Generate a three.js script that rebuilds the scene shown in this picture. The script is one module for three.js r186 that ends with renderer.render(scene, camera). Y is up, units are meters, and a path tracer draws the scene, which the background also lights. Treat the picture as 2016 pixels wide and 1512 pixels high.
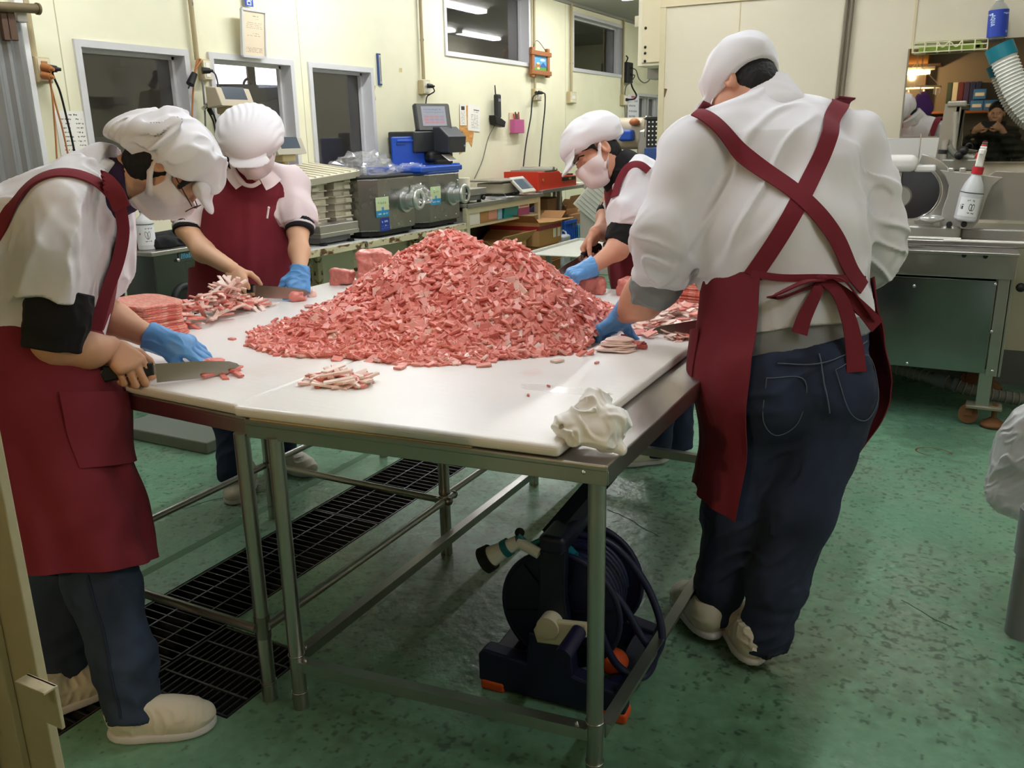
import * as THREE from 'three';
import { RoundedBoxGeometry } from 'three/addons/geometries/RoundedBoxGeometry.js';
import { ConvexGeometry } from 'three/addons/geometries/ConvexGeometry.js';
import { mergeGeometries, mergeVertices, toCreasedNormals } from 'three/addons/utils/BufferGeometryUtils.js';
import { RectAreaLightUniformsLib } from 'three/addons/lights/RectAreaLightUniformsLib.js';

// ---------- camera, background, exposure ----------
const scene = new THREE.Scene();
scene.background = new THREE.Color(0x0a0a0b);
const camera = new THREE.PerspectiveCamera(47.95, 4 / 3, 0.05, 60);
camera.position.set(0, 1.45, 0);
camera.rotation.set(-0.27985942, 0.48308646, -0.01834089, 'YXZ');
scene.add(camera);
const renderer = new THREE.WebGLRenderer({ antialias: true });
renderer.toneMapping = THREE.LinearToneMapping;
renderer.toneMappingExposure = 3.45;
renderer.shadowMap.enabled = true;
RectAreaLightUniformsLib.init();

// ---------- ceiling lamps: [x, z, power] of the 1.25 m twin-tube fixtures, all running along z ----------
const LAMPS = [[-3.75, -3.0, .42], [-3.75, -5.4, 1.55], [-3.75, -7.8, 1.2], [-3.75, -9.6, 1], [-2.4, -11.1, .8], [-2.4, -12.5, .8],
  [-1.7, -2.3, .9], [-1.7, -4.5, .9], [-.1, -3.9, .55], [1.2, -1.6, .35]];
const LAMP_Y = 2.93, LAMP_POWER = 8;
const LAMP_COLOR = new THREE.Color(.965, .985, 1);
// ---------- small helpers ----------
const V = (a) => new THREE.Vector3(...a);
const add = (a, b) => [a[0] + b[0], a[1] + b[1], a[2] + b[2]], sub = (a, b) => [a[0] - b[0], a[1] - b[1], a[2] - b[2]], mul = (a, k) => [a[0] * k, a[1] * k, a[2] * k];
const dot = (a, b) => a[0] * b[0] + a[1] * b[1] + a[2] * b[2], cross = (a, b) => [a[1] * b[2] - a[2] * b[1], a[2] * b[0] - a[0] * b[2], a[0] * b[1] - a[1] * b[0]];
const len = (a) => Math.hypot(a[0], a[1], a[2]), norm = (a) => mul(a, 1 / (len(a) || 1)), lerp = (a, b, t) => add(mul(a, 1 - t), mul(b, t));
const mix = (a, b, t) => a + (b - a) * t, clamp = (x, a, b) => Math.min(b, Math.max(a, x)), sstep = (a, b, x) => { const t = clamp((x - a) / (b - a), 0, 1); return t * t * (3 - 2 * t); };
function rng(seed) { let s = seed >>> 0; return () => { s = (s + 0x6D2B79F5) | 0; let t = Math.imul(s ^ (s >>> 15), 1 | s); t = (t + Math.imul(t ^ (t >>> 7), 61 | t)) ^ t; return ((t ^ (t >>> 14)) >>> 0) / 4294967296; }; }
const _h = (x, y, z) => { let n = Math.imul(x, 374761393) + Math.imul(y, 668265263) + Math.imul(z, 1274126177); n = Math.imul(n ^ (n >>> 13), 1274126177); return ((n ^ (n >>> 16)) >>> 0) / 4294967296; };
function noise3(x, y, z) {
  const X = Math.floor(x), Y = Math.floor(y), Z = Math.floor(z); let u = x - X, v = y - Y, w = z - Z;
  u = u * u * (3 - 2 * u); v = v * v * (3 - 2 * v); w = w * w * (3 - 2 * w);
  const a = mix(_h(X, Y, Z), _h(X + 1, Y, Z), u), b = mix(_h(X, Y + 1, Z), _h(X + 1, Y + 1, Z), u), c = mix(_h(X, Y, Z + 1), _h(X + 1, Y, Z + 1), u), d = mix(_h(X, Y + 1, Z + 1), _h(X + 1, Y + 1, Z + 1), u);
  return mix(mix(a, b, v), mix(c, d, v), w) * 2 - 1;
}
const fbm = (x, y, z, o = 4) => { let s = 0, a = .5; for (let i = 0; i < o; i++) { s += a * noise3(x, y, z); x *= 2.03; y *= 2.03; z *= 2.03; a *= .5; } return s; };

// textures computed here; wrap-around noise so that repeats join
function tex(n, m, fn, srgb = true, rep = null) {
  const d = new Uint8Array(n * m * 4);
  for (let j = 0; j < m; j++) for (let i = 0; i < n; i++) { const c = fn(i / n, j / m), k = (j * n + i) * 4; for (let q = 0; q < 3; q++) d[k + q] = clamp(Math.round((Array.isArray(c) ? c[q] : c) * 255), 0, 255); d[k + 3] = 255; }
  const t = new THREE.DataTexture(d, n, m); t.wrapS = t.wrapT = THREE.RepeatWrapping; t.magFilter = THREE.LinearFilter; t.minFilter = THREE.LinearMipmapLinearFilter; t.generateMipmaps = true;
  if (srgb) t.colorSpace = THREE.SRGBColorSpace;
  if (rep) t.repeat.set(...rep);
  t.needsUpdate = true; return t;
}
function tnoise(u, v, f, g = f, o = 4, s = 0) { // tileable fbm
  let r = 0, a = .5; for (let i = 0; i < o; i++) {
    const x = u * f, y = v * g, X = Math.floor(x), Y = Math.floor(y); let p = x - X, q = y - Y; p = p * p * (3 - 2 * p); q = q * q * (3 - 2 * q);
    const X0 = X % f, X1 = (X + 1) % f, Y0 = Y % g, Y1 = (Y + 1) % g, S = s + i * 17;
    r += a * (mix(mix(_h(X0, Y0, S), _h(X1, Y0, S), p), mix(_h(X0, Y1, S), _h(X1, Y1, S), p), q) * 2 - 1); f *= 2; g *= 2; a *= .5;
  } return r;
}
function canvasTex(w, h, draw) { const c = document.createElement('canvas'); c.width = w; c.height = h; const g = c.getContext('2d'); draw(g, w, h); const t = new THREE.CanvasTexture(c); t.colorSpace = THREE.SRGBColorSpace; t.magFilter = THREE.LinearFilter; return t; }

// geometry: everything becomes non-indexed position + normal + uv
function prep(g) { let q = g.index ? g.toNonIndexed() : g; for (const k of Object.keys(q.attributes)) if (!['position', 'normal', 'uv'].includes(k)) q.deleteAttribute(k); if (!q.attributes.normal) q.computeVertexNormals(); if (!q.attributes.uv) q.setAttribute('uv', new THREE.BufferAttribute(new Float32Array(q.attributes.position.count * 2), 2)); q.morphAttributes = {}; return q; }
function merge(list) { list = [list].flat(Infinity); return list.length === 1 ? prep(list[0]) : mergeGeometries(list.map(prep)); }
function boxUV(g) { const p = g.attributes.position, n = g.attributes.normal, u = g.attributes.uv; for (let i = 0; i < p.count; i++) { const a = Math.abs(n.getX(i)), b = Math.abs(n.getY(i)), c = Math.abs(n.getZ(i)); if (b >= a && b >= c) u.setXY(i, p.getX(i), p.getZ(i)); else if (a >= c) u.setXY(i, p.getZ(i), p.getY(i)); else u.setXY(i, p.getX(i), p.getY(i)); } return g; }
const mv = (g, x = 0, y = 0, z = 0) => g.translate(x, y, z);
const box = (w, h, d, x = 0, y = 0, z = 0) => new THREE.BoxGeometry(w, h, d).translate(x, y, z);
const rbox = (w, h, d, r, x = 0, y = 0, z = 0, s = 2) => new RoundedBoxGeometry(w, h, d, s, Math.min(r, w / 2.01, h / 2.01, d / 2.01)).translate(x, y, z);
const bx = (x0, x1, y0, y1, z0, z1, r = 0) => r ? rbox(Math.abs(x1 - x0), Math.abs(y1 - y0), Math.abs(z1 - z0), r, (x0 + x1) / 2, (y0 + y1) / 2, (z0 + z1) / 2) : box(Math.abs(x1 - x0), Math.abs(y1 - y0), Math.abs(z1 - z0), (x0 + x1) / 2, (y0 + y1) / 2, (z0 + z1) / 2);
function aim(g, a, b) { const d = V(b).sub(V(a)); const q = new THREE.Quaternion().setFromUnitVectors(new THREE.Vector3(0, 1, 0), d.clone().normalize()); return g.applyQuaternion(q).translate((a[0] + b[0]) / 2, (a[1] + b[1]) / 2, (a[2] + b[2]) / 2); }
const cyl = (a, b, r, r2 = r, s = 20) => aim(new THREE.CylinderGeometry(r2, r, len(sub(b, a)), s), a, b);
const bar = (a, b, w, h) => { const L = len(sub(b, a)), m = new THREE.Matrix4().lookAt(V(a), V(b), new THREE.Vector3(0, 1, 0)); return box(w, h, L).applyMatrix4(m).translate((a[0] + b[0]) / 2, (a[1] + b[1]) / 2, (a[2] + b[2]) / 2); };
const ball = (c, r, s = 16, sx = 1, sy = 1, sz = 1) => new THREE.SphereGeometry(r, s, Math.ceil(s * .7)).scale(sx, sy, sz).translate(...c);
const tube = (pts, r, seg = 8, n = 0) => new THREE.TubeGeometry(new THREE.CatmullRomCurve3(pts.map(V), false, 'centripetal'), n || Math.max(8, pts.length * 6), r, seg);
const lathe = (pts, s = 28) => new THREE.LatheGeometry(pts.map((p) => new THREE.Vector2(...p)), s);
const torus = (c, R, r, s = 24, t = 8) => new THREE.TorusGeometry(R, r, t, s).translate(...c);
function prism(pts, h, bev = 0) { const s = new THREE.Shape(pts.map((p) => new THREE.Vector2(...p))); return new THREE.ExtrudeGeometry(s, { depth: h - 2 * bev, bevelEnabled: bev > 0, bevelSize: bev, bevelThickness: bev, bevelSegments: 2, steps: 1 }).translate(0, 0, bev); } // in xy, along +z
const rotg = (g, x = 0, y = 0, z = 0) => g.rotateX(x).rotateY(y).rotateZ(z);
const plate = (w, h, t = .002) => boxFaceUV(box(w, h, t)); // a thin sheet whose front (+z) carries the print
function boxFaceUV(g) { const p = g.attributes.position, u = g.attributes.uv; g.computeBoundingBox(); const b = g.boundingBox; for (let i = 0; i < p.count; i++) u.setXY(i, (p.getX(i) - b.min.x) / (b.max.x - b.min.x), (p.getY(i) - b.min.y) / (b.max.y - b.min.y)); return g; }

const ONES = ['first', 'second', 'third', 'fourth', 'fifth', 'sixth', 'seventh', 'eighth', 'ninth', 'tenth', 'eleventh', 'twelfth', 'thirteenth', 'fourteenth', 'fifteenth', 'sixteenth', 'seventeenth', 'eighteenth', 'nineteenth'], nth = (i) => i < 19 ? ONES[i] : i === 19 ? 'twentieth' : i === 29 ? 'thirtieth' : (i < 29 ? 'twenty-' : 'thirty-') + ONES[(i - 20) % 10];
// scene objects
const used = {};
function numbered(n) { used[n] = (used[n] ?? -1) + 1; return used[n] ? n + '_' + String(used[n]).padStart(3, '0') : n; }
function obj(name, geos, material, parent = null, o = {}) {
  let g = merge(geos); if (!o.keepUV) boxUV(g);
  if (o.color) { const c = new Float32Array(g.attributes.position.count * 3); for (let i = 0; i < g.attributes.position.count; i++) { const q = o.color(g.attributes.position.getX(i), g.attributes.position.getY(i), g.attributes.position.getZ(i), g.attributes.normal.getX(i), g.attributes.normal.getY(i), g.attributes.normal.getZ(i)); c.set(q, i * 3); } g.setAttribute('color', new THREE.BufferAttribute(c, 3)); }
  const m = new THREE.Mesh(g, material); m.name = parent ? name : numbered(name); m.castShadow = m.receiveShadow = true; (parent || scene).add(m); if (o.label) m.userData.label = o.label; return m;
}
const parts = (name, geos, material, parent) => geos.flat(Infinity).forEach((g) => obj(name, [g], material, parent)); // alike pieces, each its own part
function inst(name, g, material, parent) { const m = new THREE.Mesh(g, material); m.name = parent ? name : numbered(name); m.castShadow = m.receiveShadow = true; (parent || scene).add(m); return m; } // shares the geometry
function tag(o, label, category, group) { o.userData.label = label; o.userData.category = category; if (group) o.userData.group = group; return o; }
function thing(name, label, category, p = [0, 0, 0], turn = 0, group) { const o = new THREE.Group(); o.name = numbered(name); o.position.set(...p); o.rotation.y = turn; scene.add(o); return tag(o, label, category, group); }
function struct(name, geos, material, parent, o = {}) { const m = obj(name, geos, material, parent, o); if (!parent) m.userData.kind = 'structure'; return m; }
function dup(root, p, turn, label, group) { const r = root.clone(); r.name = numbered(root.name.replace(/_\d{3}$/, '')); r.userData = { ...root.userData }; scene.add(r); if (p) r.position.set(...p); if (turn != null) r.rotation.y = turn; if (label) r.userData.label = label; if (group) r.userData.group = group; return r; }

// ---------- materials ----------
const std = (c, r = .6, m = 0, o = {}) => new THREE.MeshStandardMaterial({ color: c, roughness: r, metalness: m, ...o });
const phys = (c, r = .5, o = {}) => new THREE.MeshPhysicalMaterial({ color: c, roughness: r, ...o });
const smudge = tex(512, 512, (u, v) => .8 + .22 * tnoise(u, v, 5, 5, 5, 9), false, [1.3, 1.3]);
const weave = tex(256, 256, (u, v) => .5 + .25 * Math.sin(u * Math.PI * 2 * 48) * Math.sin(v * Math.PI * 2 * 48) + .25 * tnoise(u, v, 32, 32, 2, 5), false, [14, 14]);
const M = {
  steel: std(0xb9b6b2, .44, 1, { roughnessMap: smudge }),
  steelDark: std(0x8f8d89, .5, 1, { roughnessMap: smudge }),
  chrome: std(0xd0d0d0, .16, 1), alu: std(0xc9cac8, .34, 1), grey: std(0x77787a, .55), dark: std(0x1b1b1d, .55), black: std(0x0c0c0d, .5), rubber: std(0x121212, .8),
  white: std(0xe9e8e4, .5), cream: std(0xddd6bd, .5), ivory: std(0xd8d2b8, .45), beige: std(0xb9a981, .6), pipe: std(0xa99a74, .5), frameAlu: std(0xcfcfd2, .42, .15),
  blue: std(0x1d4fb4, .42), navy: std(0x10173a, .5), navyDark: std(0x0b1029, .45), teal: std(0x0e7384, .4), aqua: std(0x0d8f92, .45), crateBlue: std(0x4aa3c4, .5), red: std(0xc33018, .4), orange: std(0xd9531c, .5), redDark: std(0x8f1b24, .4), pink: std(0xb9578a, .5),
  wood: std(0x9a5f32, .6), woodDark: std(0x3f2716, .7), card: std(0xb88a58, .85), cardDark: std(0x9c7144, .85), paper: std(0xeae7df, .8), paperCream: std(0xd9c9a8, .8), rust: std(0x6b3a1a, .9),
  glassPane: phys(0xffffff, .02, { transmission: 1, thickness: 0, ior: 1.5 }), clear: phys(0xffffff, .08, { transmission: 1, thickness: 0, ior: 1.3 }),
};
const printMat = (t, r = .6) => new THREE.MeshStandardMaterial({ map: t, roughness: r });
// ---------- signed-distance modelling: fields joined with a smooth minimum, meshed on a grid ----------
const smin = (a, b, k) => { const h = Math.max(k - Math.abs(a - b), 0) / k; return Math.min(a, b) - h * h * k * .25; };
class Sdf {
  constructor(k = .03) { this.k = k; this.o = []; }
  prim(f, k = this.k, op = 'u') { this.o.push(op === 'u' ? (k > 0 ? (x, y, z, d) => smin(d, f(x, y, z), k) : (x, y, z, d) => Math.min(d, f(x, y, z))) : op === 's' ? (k > 0 ? (x, y, z, d) => -smin(-d, f(x, y, z), k) : (x, y, z, d) => Math.max(d, -f(x, y, z))) : (x, y, z, d) => Math.max(d, f(x, y, z))); return this; }
  cap(a, b, ra, rb = ra, k, op) { const ux = b[0] - a[0], uy = b[1] - a[1], uz = b[2] - a[2], l = ux * ux + uy * uy + uz * uz || 1e-9; return this.prim((x, y, z) => { x -= a[0]; y -= a[1]; z -= a[2]; let h = (x * ux + y * uy + z * uz) / l; h = h < 0 ? 0 : h > 1 ? 1 : h; x -= ux * h; y -= uy * h; z -= uz * h; return Math.sqrt(x * x + y * y + z * z) - ra - (rb - ra) * h; }, k, op); }
  chain(p, r, k, op) { for (let i = 0; i + 1 < p.length; i++) this.cap(p[i], p[i + 1], r[i], r[i + 1], k, op); return this; }
  ell(c, r, ax, k, op) { const [A, B, C] = ax || [[1, 0, 0], [0, 1, 0], [0, 0, 1]]; return this.prim((x, y, z) => { x -= c[0]; y -= c[1]; z -= c[2]; const p = (x * A[0] + y * A[1] + z * A[2]) / r[0], q = (x * B[0] + y * B[1] + z * B[2]) / r[1], s = (x * C[0] + y * C[1] + z * C[2]) / r[2]; const k0 = Math.sqrt(p * p + q * q + s * s); if (k0 < 1e-6) return -Math.min(...r); const k1 = Math.sqrt(p * p / r[0] / r[0] + q * q / r[1] / r[1] + s * s / r[2] / r[2]); return k0 * (k0 - 1) / k1; }, k, op); }
  box(c, h, ax, rd = .01, k, op) { const [A, B, C] = ax || [[1, 0, 0], [0, 1, 0], [0, 0, 1]]; return this.prim((x, y, z) => { x -= c[0]; y -= c[1]; z -= c[2]; const p = Math.abs(x * A[0] + y * A[1] + z * A[2]) - h[0] + rd, q = Math.abs(x * B[0] + y * B[1] + z * B[2]) - h[1] + rd, s = Math.abs(x * C[0] + y * C[1] + z * C[2]) - h[2] + rd; return Math.hypot(Math.max(p, 0), Math.max(q, 0), Math.max(s, 0)) + Math.min(Math.max(p, q, s), 0) - rd; }, k, op); }
  // section between two elliptical rings: radius rs across (along s), rf front to back
  sec(a, b, s, [ra, fa], [rb, fb], k) { const u = sub(b, a), l2 = dot(u, u), L = Math.sqrt(l2), un = mul(u, 1 / L); let S = norm(sub(s, mul(un, dot(s, un)))); const Fd = cross(un, S); return this.prim((x, y, z) => { x -= a[0]; y -= a[1]; z -= a[2]; const t = (x * un[0] + y * un[1] + z * un[2]), h = clamp(t / L, 0, 1), e = t - h * L, rs = mix(ra, rb, h), rf = mix(fa, fb, h), p = x * S[0] + y * S[1] + z * S[2], q = x * Fd[0] + y * Fd[1] + z * Fd[2], re = Math.min(rs, rf); const k0 = Math.sqrt(p * p / rs / rs + q * q / rf / rf + e * e / re / re); if (k0 < 1e-6) return -re; const k1 = Math.sqrt(p * p / rs ** 4 + q * q / rf ** 4 + e * e / re ** 4); return k0 * (k0 - 1) / k1; }, k); }
  cut(p, n, k = 0) { const N = norm(n), c = dot(p, N); this.o.push(k > 0 ? (x, y, z, d) => -smin(-d, c - (x * N[0] + y * N[1] + z * N[2]), k) : (x, y, z, d) => Math.max(d, x * N[0] + y * N[1] + z * N[2] - c)); return this; } // removes the side n points to
  fold(f) { this.o.push((x, y, z, d) => d > .06 || d < -.06 ? d : d - f(x, y, z)); return this; }
  add(o, k = this.k, off = 0, op = 'u') { return this.prim((x, y, z) => o.at(x, y, z) - off, k, op); }
  at(x, y, z) { let d = 1e3; const o = this.o; for (let i = 0; i < o.length; i++) d = o[i](x, y, z, d); return d; }
  grad(p, e = .004) { const [x, y, z] = p; return norm([this.at(x + e, y, z) - this.at(x - e, y, z), this.at(x, y + e, z) - this.at(x, y - e, z), this.at(x, y, z + e) - this.at(x, y, z - e)]); }
  // walk from p along direction d to the surface at distance off
  hit(p, d, off = 0, max = 1.2) { let t = 0; for (let i = 0; i < 60; i++) { const v = this.at(p[0] + d[0] * t, p[1] + d[1] * t, p[2] + d[2] * t) - off; if (v < .0006) return add(p, mul(d, t)); t += v * .8; if (t > max) return null; } return add(p, mul(d, t)); }
}
function meshSdf(f, lo, hi, c) {
  const n = [0, 1, 2].map((i) => Math.ceil((hi[i] - lo[i]) / c) + 2), [nx, ny, nz] = n, F = new Float32Array(nx * ny * nz).fill(1), id = (i, j, k) => (k * ny + j) * nx + i, B = 4, half = B * c * .5;
  for (let k = 0; k < nz; k += B) for (let j = 0; j < ny; j += B) for (let i = 0; i < nx; i += B) {
    const v = f.at(lo[0] + i * c + half, lo[1] + j * c + half, lo[2] + k * c + half), far = Math.abs(v) > half * 1.733 * 1.5 + .012;
    for (let kk = k; kk < Math.min(k + B, nz); kk++) for (let jj = j; jj < Math.min(j + B, ny); jj++) for (let ii = i; ii < Math.min(i + B, nx); ii++) F[id(ii, jj, kk)] = far ? v : f.at(lo[0] + ii * c, lo[1] + jj * c, lo[2] + kk * c);
  }
  const vid = new Int32Array(nx * ny * nz).fill(-1), P = [], I = [];
  for (let k = 0; k < nz - 1; k++) for (let j = 0; j < ny - 1; j++) for (let i = 0; i < nx - 1; i++) {
    let m = 0; const v = []; for (let q = 0; q < 8; q++) { v[q] = F[id(i + (q & 1), j + (q >> 1 & 1), k + (q >> 2))]; if (v[q] < 0) m |= 1 << q; }
    if (m === 0 || m === 255) continue;
    let x = 0, y = 0, z = 0, e = 0;
    for (let q = 0; q < 8; q++) for (const b of [1, 2, 4]) if (!(q & b)) { const r = q | b; if ((v[q] < 0) !== (v[r] < 0)) { const t = v[q] / (v[q] - v[r]); x += (q & 1) + (b === 1 ? t : 0); y += (q >> 1 & 1) + (b === 2 ? t : 0); z += (q >> 2) + (b === 4 ? t : 0); e++; } }
    vid[id(i, j, k)] = P.length / 3; P.push(lo[0] + (i + x / e) * c, lo[1] + (j + y / e) * c, lo[2] + (k + z / e) * c);
  }
  const quad = (a, b, d, e, s) => { if (a < 0 || b < 0 || d < 0 || e < 0) return; s ? I.push(a, b, d, a, d, e) : I.push(a, d, b, a, e, d); };
  for (let k = 1; k < nz - 1; k++) for (let j = 1; j < ny - 1; j++) for (let i = 1; i < nx - 1; i++) {
    const s = F[id(i, j, k)] < 0;
    if (s !== F[id(i + 1, j, k)] < 0) quad(vid[id(i, j - 1, k - 1)], vid[id(i, j, k - 1)], vid[id(i, j, k)], vid[id(i, j - 1, k)], s);
    if (s !== F[id(i, j + 1, k)] < 0) quad(vid[id(i - 1, j, k - 1)], vid[id(i - 1, j, k)], vid[id(i, j, k)], vid[id(i, j, k - 1)], s);
    if (s !== F[id(i, j, k + 1)] < 0) quad(vid[id(i - 1, j - 1, k)], vid[id(i, j - 1, k)], vid[id(i, j, k)], vid[id(i - 1, j, k)], s);
  }
  const N = new Float32Array(P.length); for (let i = 0; i < P.length; i += 3) { const g = f.grad([P[i], P[i + 1], P[i + 2]], c * .6); N.set(g, i); }
  const g = new THREE.BufferGeometry(); g.setAttribute('position', new THREE.BufferAttribute(new Float32Array(P), 3)); g.setAttribute('normal', new THREE.BufferAttribute(N, 3)); g.setIndex(I); return g;
}
const around = (pts, m) => [[0, 1, 2].map((i) => Math.min(...pts.map((p) => p[i])) - m), [0, 1, 2].map((i) => Math.max(...pts.map((p) => p[i])) + m)];
// a sheet from a grid of points (rows x cols) given a thickness along the normals
function sheet(grid, th = .003) {
  const R = grid.length, C = grid[0].length, nrm = [];
  const flat = new THREE.BufferGeometry(), P = [], I = [];
  for (let r = 0; r < R; r++) { nrm.push([]); for (let c = 0; c < C; c++) { const du = sub(grid[r][Math.min(c + 1, C - 1)], grid[r][Math.max(c - 1, 0)]), dv = sub(grid[Math.min(r + 1, R - 1)][c], grid[Math.max(r - 1, 0)][c]); nrm[r].push(norm(cross(du, dv))); } }
  const put = (r, c, s) => { const p = add(grid[r][c], mul(nrm[r][c], s * th / 2)); P.push(...p); return P.length / 3 - 1; }, a = [], b = [];
  for (let r = 0; r < R; r++) { a.push([]); b.push([]); for (let c = 0; c < C; c++) { a[r].push(put(r, c, 1)); b[r].push(put(r, c, -1)); } }
  const q = (w, x, y, z) => I.push(w, x, y, w, y, z);
  for (let r = 0; r + 1 < R; r++) for (let c = 0; c + 1 < C; c++) { q(a[r][c], a[r][c + 1], a[r + 1][c + 1], a[r + 1][c]); q(b[r][c], b[r + 1][c], b[r + 1][c + 1], b[r][c + 1]); }
  for (let r = 0; r + 1 < R; r++) { q(a[r][0], a[r + 1][0], b[r + 1][0], b[r][0]); q(a[r + 1][C - 1], a[r][C - 1], b[r][C - 1], b[r + 1][C - 1]); }
  for (let c = 0; c + 1 < C; c++) { q(a[0][c + 1], a[0][c], b[0][c], b[0][c + 1]); q(a[R - 1][c], a[R - 1][c + 1], b[R - 1][c + 1], b[R - 1][c]); }
  flat.setAttribute('position', new THREE.BufferAttribute(new Float32Array(P), 3)); flat.setIndex(I); return toCreasedNormals(flat, .9);
}
// a strap: centre points p, width w (number or per point), surface normals n
function ribbon(p, w, n, th = .003, across = 4) { const g = []; for (let i = 0; i < p.length; i++) { const t = norm(sub(p[Math.min(i + 1, p.length - 1)], p[Math.max(i - 1, 0)])), nn = Array.isArray(n[0]) ? n[i] : n, s = norm(cross(nn, t)), W = Array.isArray(w) ? w[i] : w, row = []; for (let c = 0; c <= across; c++) row.push(add(p[i], mul(s, W * (c / across - .5)))); g.push(row); } return sheet(g, th); }
const curve = (pts, n) => new THREE.CatmullRomCurve3(pts.map(V), false, 'centripetal').getSpacedPoints(n).map((v) => [v.x, v.y, v.z]);
// a strap laid onto the field: each point is dropped on the surface along dir, edges follow the surface too
function strapOn(f, pts, w, dir, off = .006, n = 40, th = .004) {
  const c = curve(pts, n), g = []; for (let i = 0; i <= n; i++) { const t = norm(sub(c[Math.min(i + 1, n)], c[Math.max(i - 1, 0)])), D = typeof dir === 'function' ? dir(i / n) : dir, s = norm(cross(mul(D, -1), t)), row = []; for (let k = -3; k <= 3; k++) { const o = sub(add(c[i], mul(s, w * k / 6)), mul(D, .25)); row.push(f.hit(o, D, off, .6) || add(c[i], mul(s, w * k / 6))); } g.push(row); }
  return sheet(g, th);
}
// ---------- people: heads, hands, cloth ----------
const ortho = (z, y) => { const Z = norm(z), Y = norm(sub(y, mul(Z, dot(y, Z)))); return [cross(Y, Z), Y, Z]; }; // x = the person's left
const local = (c, ax, s = 1) => (x, y, z) => add(c, add(mul(ax[0], x * s), add(mul(ax[1], y * s), mul(ax[2], z * s))));
function headField(c, ax, s = 1) {
  const L = local(c, ax, s), f = new Sdf(.03), R = (...r) => r.map((q) => q * s);
  f.ell(L(0, .03, -.012), R(.075, .086, .095), ax).ell(L(0, -.045, .025), R(.06, .07, .066), ax, .04 * s).ell(L(0, -.098, .055), R(.028, .024, .026), ax, .03 * s);
  for (const e of [-1, 1]) f.ell(L(e * .038, -.03, .055), R(.028, .03, .03), ax, .03 * s);
  f.cap(L(-.03, .024, .078), L(.03, .024, .078), .013 * s, .013 * s, .02 * s);
  for (const e of [-1, 1]) f.ell(L(e * .031, .003, .102), R(.017, .012, .016), ax, .014 * s, 's').ell(L(e * .031, .001, .08), R(.014, .011, .012), ax, .004 * s);
  f.cap(L(0, .012, .09), L(0, -.028, .107), .008 * s, .012 * s, .014 * s).cap(L(-.01, -.032, .096), L(.01, -.032, .096), .009 * s, .009 * s, .008 * s);
  f.cap(L(-.018, -.06, .086), L(.018, -.06, .086), .007 * s, .007 * s, .012 * s).cap(L(-.015, -.07, .085), L(.015, -.07, .085), .007 * s, .007 * s, .008 * s);
  for (const e of [-1, 1]) f.ell(L(e * .079, -.006, -.012), R(.011, .033, .021), ax, .007 * s).ell(L(e * .089, -.002, -.006), R(.007, .021, .012), ax, .006 * s, 's').cap(L(e * .082, -.015, .002), L(e * .082, -.005, .003), .004 * s, .004 * s, .004);
  return f;
}
const CURL = { grip: [[1.0, 1.5, .9], [1.05, 1.5, .9], [1.1, 1.5, .9], [1.15, 1.5, .9]], claw: [[.55, .75, .5], [.6, .8, .5], [.65, .8, .5], [.7, .8, .5]], loose: [[.3, .4, .25], [.38, .45, .3], [.45, .5, .3], [.5, .5, .3]] };
const THUMB = { grip: [[.55, .62, -.55], [.85, .05, -.5], [.95, -.3, -.25]], claw: [[.6, .6, -.5], [.8, .25, -.55], [.75, .0, -.65]], loose: [[.6, .65, -.4], [.85, .4, -.35], [.92, .2, -.3]] };
// W wrist, d towards the fingers, n out of the back of the hand
function handField(W, d, n, right, { curl = CURL.claw, thumb = THUMB.claw, s = 1, fat = 0, spread = .1 } = {}) {
  d = norm(d); n = norm(sub(n, mul(d, dot(n, d)))); const t = mul(cross(n, d), right ? 1 : -1), f = new Sdf(.008), P = (a, b, c) => add(W, add(mul(d, a * s), add(mul(t, b * s), mul(n, c * s))));
  f.sec(P(-.005, 0, 0), P(.082, .001, .002), t, [.027 * s + fat, .02 * s + fat], [.041 * s + fat, .0135 * s + fat], .01); f.cap(P(.02, .022, -.008), P(.06, .03, -.008), .016 * s + fat, .012 * s + fat, .02); f.cap(P(.02, -.022, -.006), P(.07, -.03, -.004), .014 * s + fat, .011 * s + fat, .02);
  const B = [[.088, .031, .045, .026, .021], [.093, .0105, .049, .03, .023], [.089, -.0105, .046, .028, .022], [.08, -.03, .036, .021, .019]], rad = [.0095, .0097, .0092, .0082];
  B.forEach(([a, b, ...L], i) => { let p = P(a - .012, b, .001), A = 0, sp = spread * (1.5 - i) / 1.5; let r = rad[i] * s + fat * .7; const pts = [p], rs = [r * 1.1]; L.forEach((l, j) => { A += curl[i][j]; const q = norm(add(mul(d, Math.cos(A)), add(mul(n, -Math.sin(A)), mul(t, sp * Math.cos(A))))); p = add(p, mul(q, (l + (j ? 0 : .012)) * s)); pts.push(p); rs.push(r * (j === 0 ? 1.02 : j === 1 ? .94 : .8)); }); const g = new Sdf(.004); g.chain(pts, rs); f.add(g, .005); });
  let p = P(.018, .022, -.006); const pts = [p], rs = [.0135 * s + fat]; [[.044, .0118], [.033, .0105], [.025, .0085]].forEach(([l, r], j) => { const q = thumb[j]; p = add(p, mul(norm(add(mul(d, q[0]), add(mul(t, q[1]), mul(n, q[2])))), l * s)); pts.push(p); rs.push(r * s + fat * .7); }); const g = new Sdf(.004); g.chain(pts, rs); f.add(g, .012);
  f.W = W; f.pts = [P(.2, 0, 0), P(-.02, .08, 0), P(-.02, -.08, 0), P(.05, 0, .08), P(.09, 0, -.14), P(.1, .1, 0)]; f.P = P; f.d = d; f.n = n; f.t = t; return f;
}
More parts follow.
